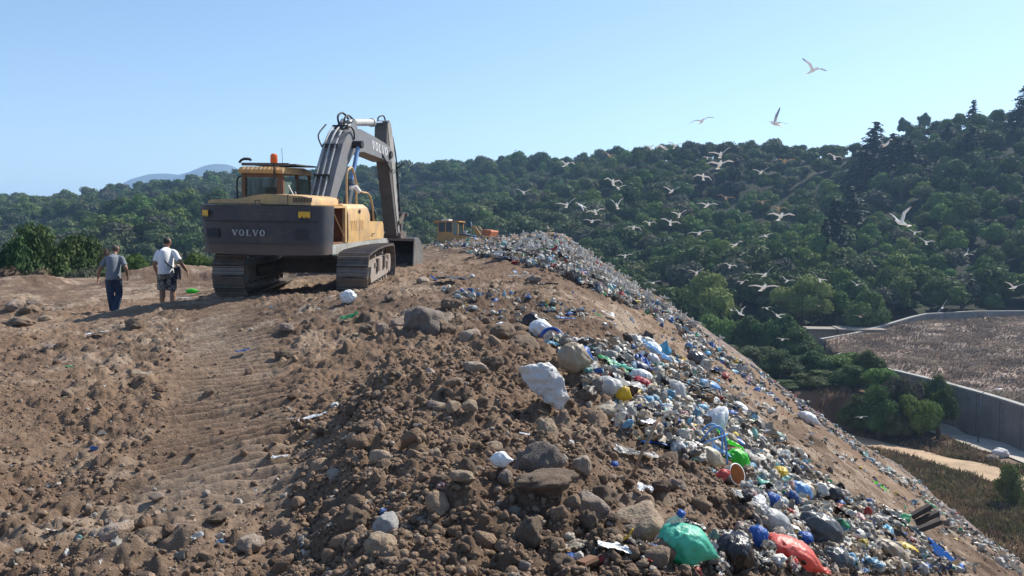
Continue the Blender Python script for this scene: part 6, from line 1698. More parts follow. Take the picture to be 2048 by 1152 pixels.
SPECIAL = [
 ('bag', 1380, 1132, 92, 60, 'mint green', 'puffed mint green bag at the bottom edge', 'bag', 'plastic_bag'),
 ('bag', 1600, 1120, 100, 46, 'salmon red', 'salmon red plastic bag at the bottom edge', 'bag', 'plastic_bag'),
 ('film', 1640, 1140, 60, 40, 'salmon red', 'loose salmon red film trailing from the salmon red bag', 'plastic film', 'plastic_film'),
 ('bag', 1655, 1090, 84, 58, 'dark grey', 'big rounded dark grey rubbish bag', 'bag', 'rubbish_bag'),
 ('bag', 1478, 1118, 62, 62, 'black', 'shiny black rubbish bag right of the mint bag', 'bag', 'rubbish_bag'),
 ('film', 1440, 1082, 66, 34, 'black', 'flat black plastic between soil and shiny black bag', 'plastic film', 'plastic_film'),
 ('film', 1388, 1060, 50, 30, 'dark grey', 'curved dark plastic strip on the soil above the mint bag', 'plastic film', 'plastic_film'),
 ('bag', 1525, 1108, 32, 36, 'blue', 'blue bag squeezed between shiny black and salmon bags', 'bag', 'plastic_bag'),
 ('bag', 1622, 1102, 28, 26, 'blue', 'small blue bag left of the big dark grey one', 'bag', 'plastic_bag'),
 ('bag', 1690, 1135, 60, 36, 'dark grey', 'grey black bag under the big rounded dark grey one', 'bag', 'rubbish_bag'),
 ('film', 1700, 1040, 80, 34, 'black', 'black film above the big rounded dark grey bag', 'plastic film', 'plastic_film'),
 ('bag', 1672, 1012, 52, 30, 'black', 'black bag with pale folds at the top of the dark heap', 'bag', 'rubbish_bag'),
 ('film', 1468, 900, 56, 36, 'bright green', 'bright lime green sheet, upper of two', 'plastic film', 'plastic_film'),
 ('bag', 1482, 940, 44, 36, 'bright green', 'bright lime green crumpled bag, lower of two', 'bag', 'plastic_bag'),
 ('film', 1506, 902, 88, 30, 'blue', 'long blue tarpaulin strip right of the lime green sheet', 'tarpaulin', 'tarpaulin'),
 ('bag', 1610, 996, 50, 36, 'light blue', 'light blue full bag above the dark heap', 'bag', 'plastic_bag'),
 ('bag', 1556, 1026, 38, 24, 'blue', 'blue bag left below the light blue full one', 'bag', 'plastic_bag'),
 ('film', 1640, 1020, 46, 20, 'teal', 'teal film right of the light blue full bag', 'plastic film', 'plastic_film'),
 ('bag', 1566, 966, 26, 34, 'yellow', 'bundle of yellow netting on the stream', 'netting', 'netting'),
 ('film', 1222, 735, 66, 26, 'green', 'green plastic sheet at the stream top', 'plastic film', 'plastic_film'),
 ('film', 1252, 745, 50, 26, 'teal', 'teal sheet joined to the green one', 'plastic film', 'plastic_film'),
 ('film', 1306, 702, 58, 28, 'light blue', 'large light blue bag high on the stream', 'bag', 'plastic_bag'),
 ('film', 1330, 722, 30, 30, 'light blue', 'light blue film hanging below the large light blue bag', 'plastic film', 'plastic_film'),
 ('bag', 1162, 738, 34, 34, 'blue', 'blue bag near the beige sack', 'bag', 'plastic_bag'),
 ('bag', 1148, 758, 50, 48, 'beige', 'dusty beige sack behind the white boulder', 'sack', 'sack'),
 ('film', 1145, 715, 50, 34, 'cream', 'cream coloured sheet above the beige sack', 'plastic film', 'plastic_film'),
 ('film', 1112, 702, 34, 26, 'cyan', 'cyan and white film scrap right of the blue hoop', 'plastic film', 'plastic_film'),
 ('bag', 1285, 782, 40, 26, 'red', 'crimson red bag in the middle of the stream', 'bag', 'plastic_bag'),
 ('bag', 1286, 765, 36, 26, 'white', 'white bag lying on the crimson one', 'bag', 'plastic_bag'),
 ('bag', 1284, 748, 36, 22, 'navy', 'dark navy bundle above the white bag', 'bag', 'plastic_bag'),
 ('bag', 1250, 822, 22, 24, 'yellow', 'small yellow pouch at the stream edge', 'bag', 'plastic_bag'),
 ('bag', 1313, 882, 18, 12, 'yellow', 'tiny orange yellow scrap beside the dark rock', 'scrap', 'plastic_scrap'),
 ('bag', 1352, 790, 44, 34, 'clear', 'pale clear plastic container in the stream', 'container', 'plastic_container'),
 ('bag', 1220, 800, 60, 36, 'clear', 'wide clear plastic bag left of the crimson one', 'bag', 'plastic_bag'),
 ('film', 1260, 790, 60, 50, 'clear', 'crinkled transparent film left of the crimson bag', 'plastic film', 'plastic_film'),
 ('bag', 1230, 830, 60, 24, 'cream', 'long cream bag at the lower stream edge', 'bag', 'plastic_bag'),
 ('film', 1290, 860, 50, 40, 'white', 'white crumpled film below the yellow pouch', 'plastic film', 'plastic_film'),
 ('film', 1390, 905, 50, 24, 'white', 'clean white sheet at the lower stream edge', 'sheet', 'plastic_sheet'),
 ('film', 1370, 870, 66, 26, 'beige', 'beige flattened mat above the clean white sheet', 'mat', 'old_mat'),
 ('bag', 1432, 862, 34, 60, 'white', 'tall white bag above the lime green sheet', 'bag', 'plastic_bag'),
 ('bag', 1426, 940, 50, 28, 'cream', 'cream plastic heap under the blue chair', 'bag', 'plastic_bag'),
 ('film', 1448, 920, 36, 34, 'light blue', 'light blue film around the blue chair', 'plastic film', 'plastic_film'),
 ('film', 1295, 1010, 26, 44, 'white', 'white plastic scrap on the bare soil', 'plastic film', 'plastic_film'),
 ('film', 1275, 915, 70, 36, 'grey', 'striped grey cloth half buried in the soil', 'cloth', 'cloth'),
 ('bag', 1232, 928, 14, 14, 'blue', 'small blue knot on the soil left of the striped cloth', 'scrap', 'plastic_scrap'),
 ('film', 1130, 1100, 70, 44, 'beige', 'crumpled brown paper sack at the bottom', 'sack', 'paper_sack'),
 ('film', 1235, 1128, 56, 24, 'white', 'white film by the bottom edge below the yellow strip', 'plastic film', 'plastic_film'),
 ('bag', 1150, 1120, 36, 16, 'blue', 'flat blue scrap in front of the paper sack', 'scrap', 'plastic_scrap'),
 ('film', 1325, 1140, 26, 24, 'blue', 'blue label scrap left of the mint bag', 'scrap', 'plastic_scrap'),
 ('bag', 1560, 1068, 70, 34, 'clear', 'dusty clear bag above the salmon bag', 'bag', 'plastic_bag'),
 ('film', 1510, 1035, 60, 50, 'clear', 'grey translucent film left of the blue bag', 'plastic film', 'plastic_film'),
 ('film', 1535, 985, 56, 30, 'teal', 'greenish net film left of the yellow netting', 'netting', 'netting'),
 ('film', 1905, 1118, 84, 40, 'blue', 'bright blue tarpaulin at the lower right', 'tarpaulin', 'tarpaulin'),
 ('bag', 1836, 1124, 44, 20, 'yellow', 'yellow bag left of the bright blue tarpaulin', 'bag', 'plastic_bag'),
 ('bag', 1742, 1146, 34, 18, 'light blue', 'light blue bag cut by the bottom edge', 'bag', 'plastic_bag'),
 ('film', 1820, 1075, 70, 50, 'dark grey', 'grey green tarpaulin hanging over the dark timbers', 'tarpaulin', 'tarpaulin'),
 ('film', 1785, 1064, 34, 26, 'brown', 'rusty brown board left of the grey green tarpaulin', 'board', 'board'),
 ('bag', 1800, 1130, 70, 30, 'beige', 'dirty beige bundle beneath the yellow bag', 'bag', 'plastic_bag'),
 ('film', 1885, 1025, 34, 12, 'green', 'green film on the second rubbish stream', 'plastic film', 'plastic_film'),
 ('bag', 1625, 845, 34, 16, 'white', 'white and blue bundle in the second stream', 'bag', 'plastic_bag'),
 ('film', 1430, 745, 34, 20, 'dark grey', 'grey black bags in the second stream near its top', 'bag', 'rubbish_bag'),
 ('bag', 1400, 725, 40, 24, 'dark grey', 'dark bundle topmost in the second stream', 'bag', 'rubbish_bag'),
 ('film', 1775, 985, 30, 12, 'bright green', 'thin green strip in the second stream', 'strip', 'plastic_strip'),
 ('bag', 1322, 645, 14, 10, 'white', 'single white spot on the bare upper slope', 'scrap', 'plastic_scrap'),
 ('film', 1198, 638, 14, 12, 'green', 'small green scrap high on the slope', 'scrap', 'plastic_scrap'),
 ('film', 1218, 636, 26, 12, 'clear', 'whitish strip right of the small green scrap', 'scrap', 'plastic_scrap'),
 ('film', 1134, 646, 28, 12, 'blue', 'blue film scrap on the upper slope', 'scrap', 'plastic_scrap'),
 ('bag', 1064, 662, 34, 28, 'black', 'black half of the black and white bag', 'bag', 'rubbish_bag'),
 ('bag', 1080, 672, 34, 28, 'white', 'white half of the black and white bag', 'bag', 'plastic_bag'),
 ('film', 905, 562, 54, 16, 'dark grey', 'black plastic shred right of the excavator bucket', 'plastic film', 'plastic_film'),
 ('bag', 1012, 521, 32, 10, 'black', 'long black piece under the rubbish summit', 'strip', 'plastic_strip'),
 ('film', 1040, 558, 40, 14, 'grey', 'grey crumpled bag on the slope below the summit', 'bag', 'plastic_bag'),
 ('film', 1095, 570, 34, 18, 'black', 'black torn strip on the upper slope', 'strip', 'plastic_strip'),
 ('bag', 695, 602, 26, 22, 'white', 'white bag standing in front of the right track', 'bag', 'plastic_bag'),
 ('film', 697, 630, 28, 26, 'green', 'green plastic below the white bag', 'plastic film', 'plastic_film'),
 ('film', 552, 920, 26, 18, 'white', 'small folded white paper by the track marks', 'paper', 'paper'),
 ('film', 618, 848, 50, 16, 'white', 'white sheet of paper at the foot of the bank', 'paper', 'paper'),
 ('film', 582, 842, 26, 10, 'clear', 'crumpled pale film left of the white paper sheet', 'plastic film', 'plastic_film'),
 ('film', 188, 668, 34, 12, 'white', 'white film on the flat ground below the person in grey', 'plastic film', 'plastic_film'),
 ('film', 276, 771, 30, 14, 'cream', 'pale film on the flat ground left of the track marks', 'plastic film', 'plastic_film'),
 ('film', 694, 898, 26, 20, 'white', 'crumpled white foil at the foot of the mound', 'foil', 'foil'),
 ('bag', 1001, 991, 32, 24, 'white', 'crumpled silvery foil left of the flecked boulder', 'foil', 'foil'),
 ('film', 482, 703, 22, 12, 'blue', 'blue scrap on the track marks', 'scrap', 'plastic_scrap'),
 ('film', 132, 746, 14, 10, 'green', 'green scrap on the flat ground', 'scrap', 'plastic_scrap'),
 ('film', 374, 887, 14, 8, 'cyan', 'pale cyan scrap on the track marks', 'scrap', 'plastic_scrap'),
 ('film', 343, 1044, 14, 8, 'teal', 'teal scrap near the bottom left', 'scrap', 'plastic_scrap'),
 ('bag', 382, 584, 20, 8, 'bright green', 'bright green bag beside the left track', 'bag', 'plastic_bag'),
 ('film', 365, 598, 24, 8, 'clear', 'whitish film beside the bright green bag', 'plastic film', 'plastic_film'),
 ('film', 1049, 864, 18, 10, 'white', 'white shred on the soil left of the long beige stone', 'scrap', 'plastic_scrap'),
 ('film', 1145, 1010 - 90, 8, 16, 'white', 'tiny white shred right of the long beige stone', 'scrap', 'plastic_scrap'),
 ('bag', 1150, 1060 - 370, 14, 10, 'white', 'white lump above the cream sheet', 'scrap', 'plastic_scrap'),
]
for (k, px, py, w_, h_, c, lab, cat, nm) in SPECIAL:
    o_ = piece(k, px, py, w_ * 1.12, h_ * 1.12, c, lab, cat, nm)
    if w_ > 24: EXCL.append((px, py + h_ * .15, w_ * .46, h_ * .55, o_.location.y + w_ / FPX * o_.location.y * .3))
EXCL += [(1318, 1110, 14, 24, 9), (1475, 985, 26, 30, 12), (1450, 935, 22, 34, 12), (1858, 1070, 40, 30, 12)]
litter('litter', 5200, 5, 30, 901, [P_NEAR], .014, .085, 1.5, .07, near=True, share=.6)
litter('litter', 1300, 5, 30, 911, [P_NEAR], .05, .13, 1.4, .07, near=True, share=.85, pal=PWH)
litter('litter', 2600, 3, 14, 902, [[(1480, 980), (1700, 1000), (1960, 1160), (1330, 1160), (1500, 1065)]], .012, .055, 1.8, .05, pal=PDK, near=True, share=.6)
litter('litter', 450, 3.0, 6, 903, [P_BOT], .010, .034, 1.6, .02, pal=PDK, near=True, share=.6)
litter('litter', 3200, 10, 75, 904, [P_SEC], .025, .15, 1.9, .08, thin=3.4, share=.5)
litter('litter', 7000, 18, 85, 905, [P_TOP], .035, .15, 1.6, .12, a0=-8, share=.55)
litter('litter', 1800, 8, 70, 906, [P_UP], .015, .075, 2.2, .0, a0=-8, thin=1.6)
litter('litter', 2600, 20, 95, 907, [P_EDGE], .035, .16, 2.0, .04, thin=2.4, pal=PWH)
litter('litter', 700, 8, 60, 908, [P_SLOPE], .015, .09, 2.4, .0, thin=1.2)
litter('litter', 160, 3.5, 35, 909, [[(0, 575), (700, 600), (1000, 700), (900, 1152), (0, 1152)]], .012, .05, 2.6, .0, a0=-33, pal=PWH, thin=1.5)

def at_hit(px, py, up=0.0):
    p = hit(px, py); return Vector((p[0], p[1], gz(p[0], p[1]) + up)), p[1] / FPX
# bottle
p, s = at_hit(1318, 1118)
e = empty('plastic_bottle', p, (math.radians(18), math.radians(24), .3)); tag(e, 'clear plastic bottle with blue cap left of the mint bag', 'bottle')
nb = NB(); nb.tube([(0, 0, 0), (0, 0, .01), (0, 0, .06), (0, 0, .065), (0, 0, .12), (0, 0, .15), (0, 0, .175), (0, 0, .185)], [.028, .034, .034, .031, .034, .030, .013, .013], 18)
link('bottle_body', nb.mesh('bottle_body', True), mat('clear_plastic', (.7, .75, .75), rough=.12, trans=.6, alpha=.6), e)
nb = NB(); nb.tube([(0, 0, .185), (0, 0, .205)], [.016, .015], 16); link('cap', nb.mesh('cap', True), pmat('blue'), e)
# white cup lying open toward us
p, s = at_hit(1480, 990)
e = empty('bucket', p + Vector((0, 0, .10)), (math.radians(62), math.radians(38), math.radians(20))); e.scale = (.52,) * 3; tag(e, 'white bucket lying on its side, orange brown inside, below the lime green bag', 'bucket')
n = 28; an = np.linspace(0, 2 * math.pi, n + 1)[:-1]; H = .28
ring = lambda r, z: np.stack([r * np.cos(an), r * np.sin(an), np.full(n, z)], 1)
def rings(rs):
    V = np.concatenate([ring(r, z) for r, z in rs]); F = []
    for i in range(len(rs) - 1):
        for k in range(n): F.append((i * n + k, i * n + (k + 1) % n, (i + 1) * n + (k + 1) % n, (i + 1) * n + k))
    return V, np.array(F)
V, F = rings([(.001, -H), (.085, -H), (.125, 0), (.132, 0), (.132, .012), (.122, .012)]); link('outside', np_mesh('outside', V, F, True), pmat('white'), e)
V, F = rings([(.122, .012), (.082, -H + .01), (.001, -H + .01)]); link('inside', np_mesh('inside', V, F, True), mat('stained_inside', (.50, .24, .10), rough=.5), e)
# blue tube chair frame
p, s = at_hit(1450, 940)
e = empty('broken_chair', p, (0, 0, .2)); e.scale = (.8,) * 3; tag(e, 'broken chair of thin blue tubes standing beside the lime green bag', 'chair')
for k, pth in enumerate(([(-.28, 0, .12), (-.1, 0, .34), (.02, .02, .30), (.06, .02, .0)], [(-.22, .2, .08), (-.05, .2, .32), (.08, .2, .26), (.10, .2, -.02)], [(-.26, -.02, .20), (.06, .02, .28)])):
    nb = NB(); nb.tube(smooth_path(pth, 4) if len(pth) > 2 else pth, .009, 8); link(['leg', 'leg', 'rail'][k], nb.mesh('leg', True), pmat('light blue'), e)
# blue hoop, yellow strip, cables, stick, timbers
p, s = at_hit(1104, 690)
nb = NB(); nb.tube([(math.cos(a) * .12, math.sin(a) * .05, .06 + math.sin(a) * .10) for a in np.linspace(-.6, 3.6, 16)], .014, 8)
nb.tube([(math.cos(a) * .10, .02 + math.sin(a) * .05, .05 + math.sin(a) * .09) for a in np.linspace(-.4, 3.4, 16)], .010, 8)
o = link('hose_ring', nb.mesh('hose_ring', True), pmat('blue'), None, p); tag(o, 'coil of thin blue hose right of the black and white bag', 'hose')
p, s = at_hit(1247, 1112)
nb = NB(); nb.tube(smooth_path([(-.05, 0, .02), (-.02, 0, .028), (.02, 0, .045), (.045, 0, .08)], 4), [(.007, .004)] * 13, 8)
o = link('yellow_strip', nb.mesh('yellow_strip', True), pmat('yellow'), None, p); tag(o, 'small curved yellow strip above the bottom white film', 'strip')
p, s = at_hit(1325, 765)
for k in range(7):
    rg = np.random.default_rng(40 + k); P_ = [(-.45 + .16 * j + rg.normal() * .07, rg.normal() * .12, .12 - .05 * j + rg.normal() * .07 + .08) for j in range(7)]
    nb = NB(); nb.tube(smooth_path(P_, 4), .009 + .004 * (k % 2), 6)
    o = link('black_cable', nb.mesh('black_cable', True), mat('cable_black', (.012, .012, .014), rough=.5), None, p + Vector((.06 * k - .1, .05 * k, 0))); tag(o, 'black cable in the tangle right of the crimson bag', 'cable', 'tangle of black cables')
p, s = at_hit(1370, 790)
nb = NB(); nb.tube([(-.35, 0, .28), (0, 0, .08), (.3, .02, -.14)], .022, 10); o = link('black_pipe', nb.mesh('black_pipe', True), mat('cable_black', (.012, .012, .014)), None, p); tag(o, 'straight black pipe lying downhill above the pale container', 'pipe')
p, s = at_hit(1288, 975)
nb = NB(); nb.tube([(-.07, 0, -.02), (.0, 0, .16), (.09, .02, .33)], [.008, .009, .007], 8); o = link('wooden_stick', nb.mesh('wooden_stick', True), mat('bare_wood', (.30, .19, .11), rough=.8), None, p); tag(o, 'thin wooden stick poking up from the soil by the striped cloth', 'stick')
for k, (px, py) in enumerate(((1848, 1058), (1862, 1070), (1868, 1086))):
    p, s = at_hit(px, py); L_ = 60 * s
    bm = NBm(); b_box(bm, (-L_ * .7, -.04, -.035), (L_ * .7, .04, .035))
    o = bm_obj('timber', bm, mat('charred_wood', (.045, .036, .03), rough=.9, bump=.6, bscale=12), None, bevel=.006, loc=p + Vector((-.05, 0, .16)), rot=(0, math.radians(-24 + 4 * k), .2))
    tag(o, ['uppermost', 'middle', 'lowest'][k] + ' of three dark timbers jutting from the grey green tarpaulin', 'timber', 'dark timbers')
# cardboard
for (px, py, w_, c, lab) in ((1640, 985, 30, (.36, .25, .15), 'folded brown cardboard right of the light blue full bag'), (1600, 960, 20, (.40, .30, .20), 'small tan cardboard flap above the light blue full bag'), (1358, 905, 26, (.6, .6, .58), 'white polystyrene slab at the lower stream edge'),
                             (1325, 815, 26, (.45, .28, .12), 'orange tan carton right below the crimson bag'), (1175, 1145, 50, (.22, .11, .06), 'reddish brown tray in front of the paper sack')):
    p, s = at_hit(px, py); w0 = w_ * s
    bm = NBm(); b_prism(bm, [(-w0 / 2, 0), (0, w0 * .16), (w0 / 2, w0 * .02), (w0 / 2, w0 * .02 + .012), (0, w0 * .16 + .012), (-w0 / 2, .012)], -w0 * .35, w0 * .35, 'y')
    o = bm_obj('cardboard' if 'card' in lab or 'carton' in lab else 'slab', bm, mat('board_%d' % px, c, rough=.85, dirt=.3), None, loc=p + Vector((0, 0, .03)), rot=(random.uniform(-.5, .5), random.uniform(-.2, .6), random.uniform(0, 3))); tag(o, lab, 'cardboard' if 'card' in lab or 'carton' in lab else 'slab')
    LANDMARKS.append((px, py, lab))

# ---- more countable pieces, spread over the streams
def near_phrase(px, py):
    best = sorted(LANDMARKS, key=lambda L_: (L_[0] - px) ** 2 + (L_[1] - py) ** 2)[:14]
    out = []
    for (x, y, t) in best:
        t = ' '.join(t.split()[:7]).rstrip(',')
        for cut in (' of', ' the', ' with', ' and', ' in', ' at', ' on', ' left', ' right', ' under', ' by', ' above', ' below', ' to', ' from', ' between', ' lying', ' a', ' beside', ' just', ' near', ' behind', ' lower', ' bottom', ' high', ' half'):
            while t.endswith(cut): t = t[:-len(cut)]
        dx, dy = px - x, py - y
        dr = ('right of' if dx > 0 else 'left of') if abs(dx) > abs(dy) else ('below' if dy > 0 else 'above')
        out.append(dr + ' the ' + (t[4:] if t.startswith('the ') else t))
    return out
BASE_L = list(LANDMARKS)
def extras(n, polys, seed, wmin, wmax, rmin, rmax, cols, a0=0):
    global LANDMARKS
    LANDMARKS = BASE_L
    X, Y, Z, px, py, rng = scatter(4000 * 6, rmin, rmax, seed, polys, a0, 33)
    got = []
    for i in range(len(X)):
        if len(got) >= n: break
        if any((px[i] - a) ** 2 + ((py[i] - b) * 1.4) ** 2 < 17 ** 2 for a, b in got): continue
        got.append((px[i], py[i])); k = rng.choice(['bag', 'film', 'scrap'], p=[.25, .55, .2]); c = cols[rng.integers(len(cols))]
        wpx = wmin + (wmax - wmin) * rng.random() ** 1.6
        lst = {'bag': bag_meshes, 'film': film_meshes, 'scrap': crum_meshes}[k]; W = wpx / FPX * Y[i]
        nm, nn = {'bag': ('plastic_bag', 'crumpled bag'), 'film': ('plastic_film', 'torn film'), 'scrap': ('plastic_scrap', 'crushed scrap')}[k]
        o = link(nm, lst[rng.integers(len(lst))], pmat(c))
        o.location = (X[i], Y[i], Z[i] + .12 * W); o.rotation_euler = (rng.normal() * .4, rng.normal() * .4 + .45, rng.random() * 6.28); o.scale = (W * .5, W * .4, W * .34)
        sz = 'small' if wpx < wmin + .3 * (wmax - wmin) else 'wide'
        tag(o, uniq([f'{sz} {c} {nn} {f}' for f in near_phrase(px[i], py[i])]), nn.split()[-1], 'pieces of rubbish on the heap')
CL = ['white', 'white', 'clear', 'clear', 'cream', 'beige', 'grey', 'white', 'light blue', 'blue', 'black', 'dark grey', 'pink', 'brown', 'green', 'light blue', 'cyan', 'grey', 'yellow']
extras(150, [P_NEAR], 951, 18, 56, 5, 30, CL)
extras(60, [[(1520, 1000), (1700, 1010), (1960, 1160), (1400, 1160), (1500, 1065)]], 952, 24, 64, 3, 14, ['dark grey', 'black', 'grey', 'clear', 'brown', 'dark grey', 'white', 'beige', 'blue'])
extras(55, [P_SEC], 953, 8, 22, 10, 75, CL)
extras(40, [P_TOP], 954, 8, 18, 18, 85, CL[:10], a0=-8)
extras(30, [P_UP], 955, 8, 22, 8, 70, CL[:12], a0=-8)
# ------------------------------------------------------------------ gulls
M_gull = mat('gull', (0, 0, 0), rough=.7, var=.05, vcol=True, spec=.2, transl=.45)
def gull_flying(pose, young=False):
    """wingspan 1.35 m, flies along +y; pose = wing angles (inner, outer) left and right, sweep"""
    (li, lo), (ri, ro), sweep = pose
    W = np.array([.93, .93, .92]); G = np.array([.55, .55, .56]); K = np.array([.05, .05, .05]); B = np.array([.36, .29, .22]); Yb = np.array([.65, .42, .05])
    if young: W, G = np.array([.66, .58, .50]), B * 1.1
    nb = NB()
    body = [(0, -.30, .0), (0, -.22, .005), (0, -.10, .0), (0, .02, -.005), (0, .12, .005), (0, .19, .02), (0, .235, .025), (0, .27, .018), (0, .285, .012)]
    rad = [(.012, .006), (.040, .022), (.062, .052), (.070, .066), (.058, .058), (.038, .040), (.036, .038), (.022, .022), (.010, .010)]
    V, Q, T = tube_np(smooth_path(body, 2), np.array([[np.interp(t, range(9), [r[0] for r in rad]), np.interp(t, range(9), [r[1] for r in rad])] for t in np.linspace(0, 8, 17)]), 10)
    nb.add(V, Q, T, W)
    nb.tube([(0, .27, .015), (0, .315, .010), (0, .335, .0)], [.010, .008, .003], 6, Yb)
    # tail fan
    V = []; 
    for zz in (.004, -.004):
        for (x, y) in ((-.02, -.22), (-.085, -.40), (-.045, -.425), (0, -.43), (.045, -.425), (.085, -.40), (.02, -.22)): V.append((x, y, zz))
    nb.add(V, None, [(0, i, i + 1) for i in range(1, 6)] + [(7, 7 + i + 1, 7 + i) for i in range(1, 6)], W if not young else B)
    nb.tube([(0, -.05, -.055), (0, -.2, -.045), (0, -.30, -.035)], .008, 5, Yb)
    for sd, (a1, a2) in ((-1, (li, lo)), (1, (ri, ro))):
        a1 = math.radians(a1); a2 = math.radians(a2)
        st = [0, .10, .22, .30, .40, .52, .62, .68]     # distance along the wing
        ch = [.17, .165, .16, .150, .130, .100, .060, .012]
        P = []; pos = np.array([.035, .05, .02])
        P.append(pos.copy())
        for i in range(1, 8):
            dl = st[i] - st[i - 1]; t = st[i]
            a = a1 if t <= .30 else a1 + (a2 - a1) * min(1, (t - .30) / .12)
            sw = (.30 if t <= .30 else -(.25 + sweep))
            pos = pos + np.array([math.cos(a) * dl * math.cos(sw), dl * math.sin(sw) * .8, math.sin(a) * dl * math.cos(sw)]); P.append(pos.copy())
        V = []; C = []
        for i, q in enumerate(P):
            c = ch[i]; th = .018 * (1 - i / 8) + .002
            prof = [(0, c * .30, 0), (0, c * .05, th), (0, -c * .45, th * .4), (0, -c * .70, 0), (0, -c * .35, -th * .4), (0, c * .10, -th * .8)]
            for p_ in prof: V.append((sd * q[0], q[1] + p_[1], q[2] + p_[2]))
            for j in range(6):
                col = (G if j in (1, 2) else W); 
                if i >= 6: col = K
                if i == 5 and j in (2, 3): col = G * .6
                if young and j in (2, 3): col = B * .7
                C.append(col)
        F = []
        for i in range(7):
            for j in range(6): F.append((i * 6 + j, i * 6 + (j + 1) % 6, (i + 1) * 6 + (j + 1) % 6, (i + 1) * 6 + j))
        F = np.array(F) if sd > 0 else np.array(F)[:, ::-1]
        nb.add(V, F, None, (1, 1, 1)); nb.C[-1] = np.array(C)
    me = nb.mesh('gull', True); me.materials.append(M_gull); return me
POSES = {'flat': ((6, -4), (6, -4), .1), 'vee': ((32, 20), (32, 20), .1), 'arch': ((22, -28), (22, -28), .35), 'down': ((-6, -38), (-6, -38), .3), 'up': ((58, 40), (58, 40), .2),
         'left_up': ((48, 40), (8, -6), .1), 'right_up': ((8, -6), (48, 40), .1), 'glide': ((14, -10), (14, -10), .2), 'right_down': ((30, 14), (4, -50), .3)}
GM = {k: gull_flying(v) for k, v in POSES.items()}
GY = {k: gull_flying(POSES[k], True) for k in ('arch', 'right_down', 'left_up')}
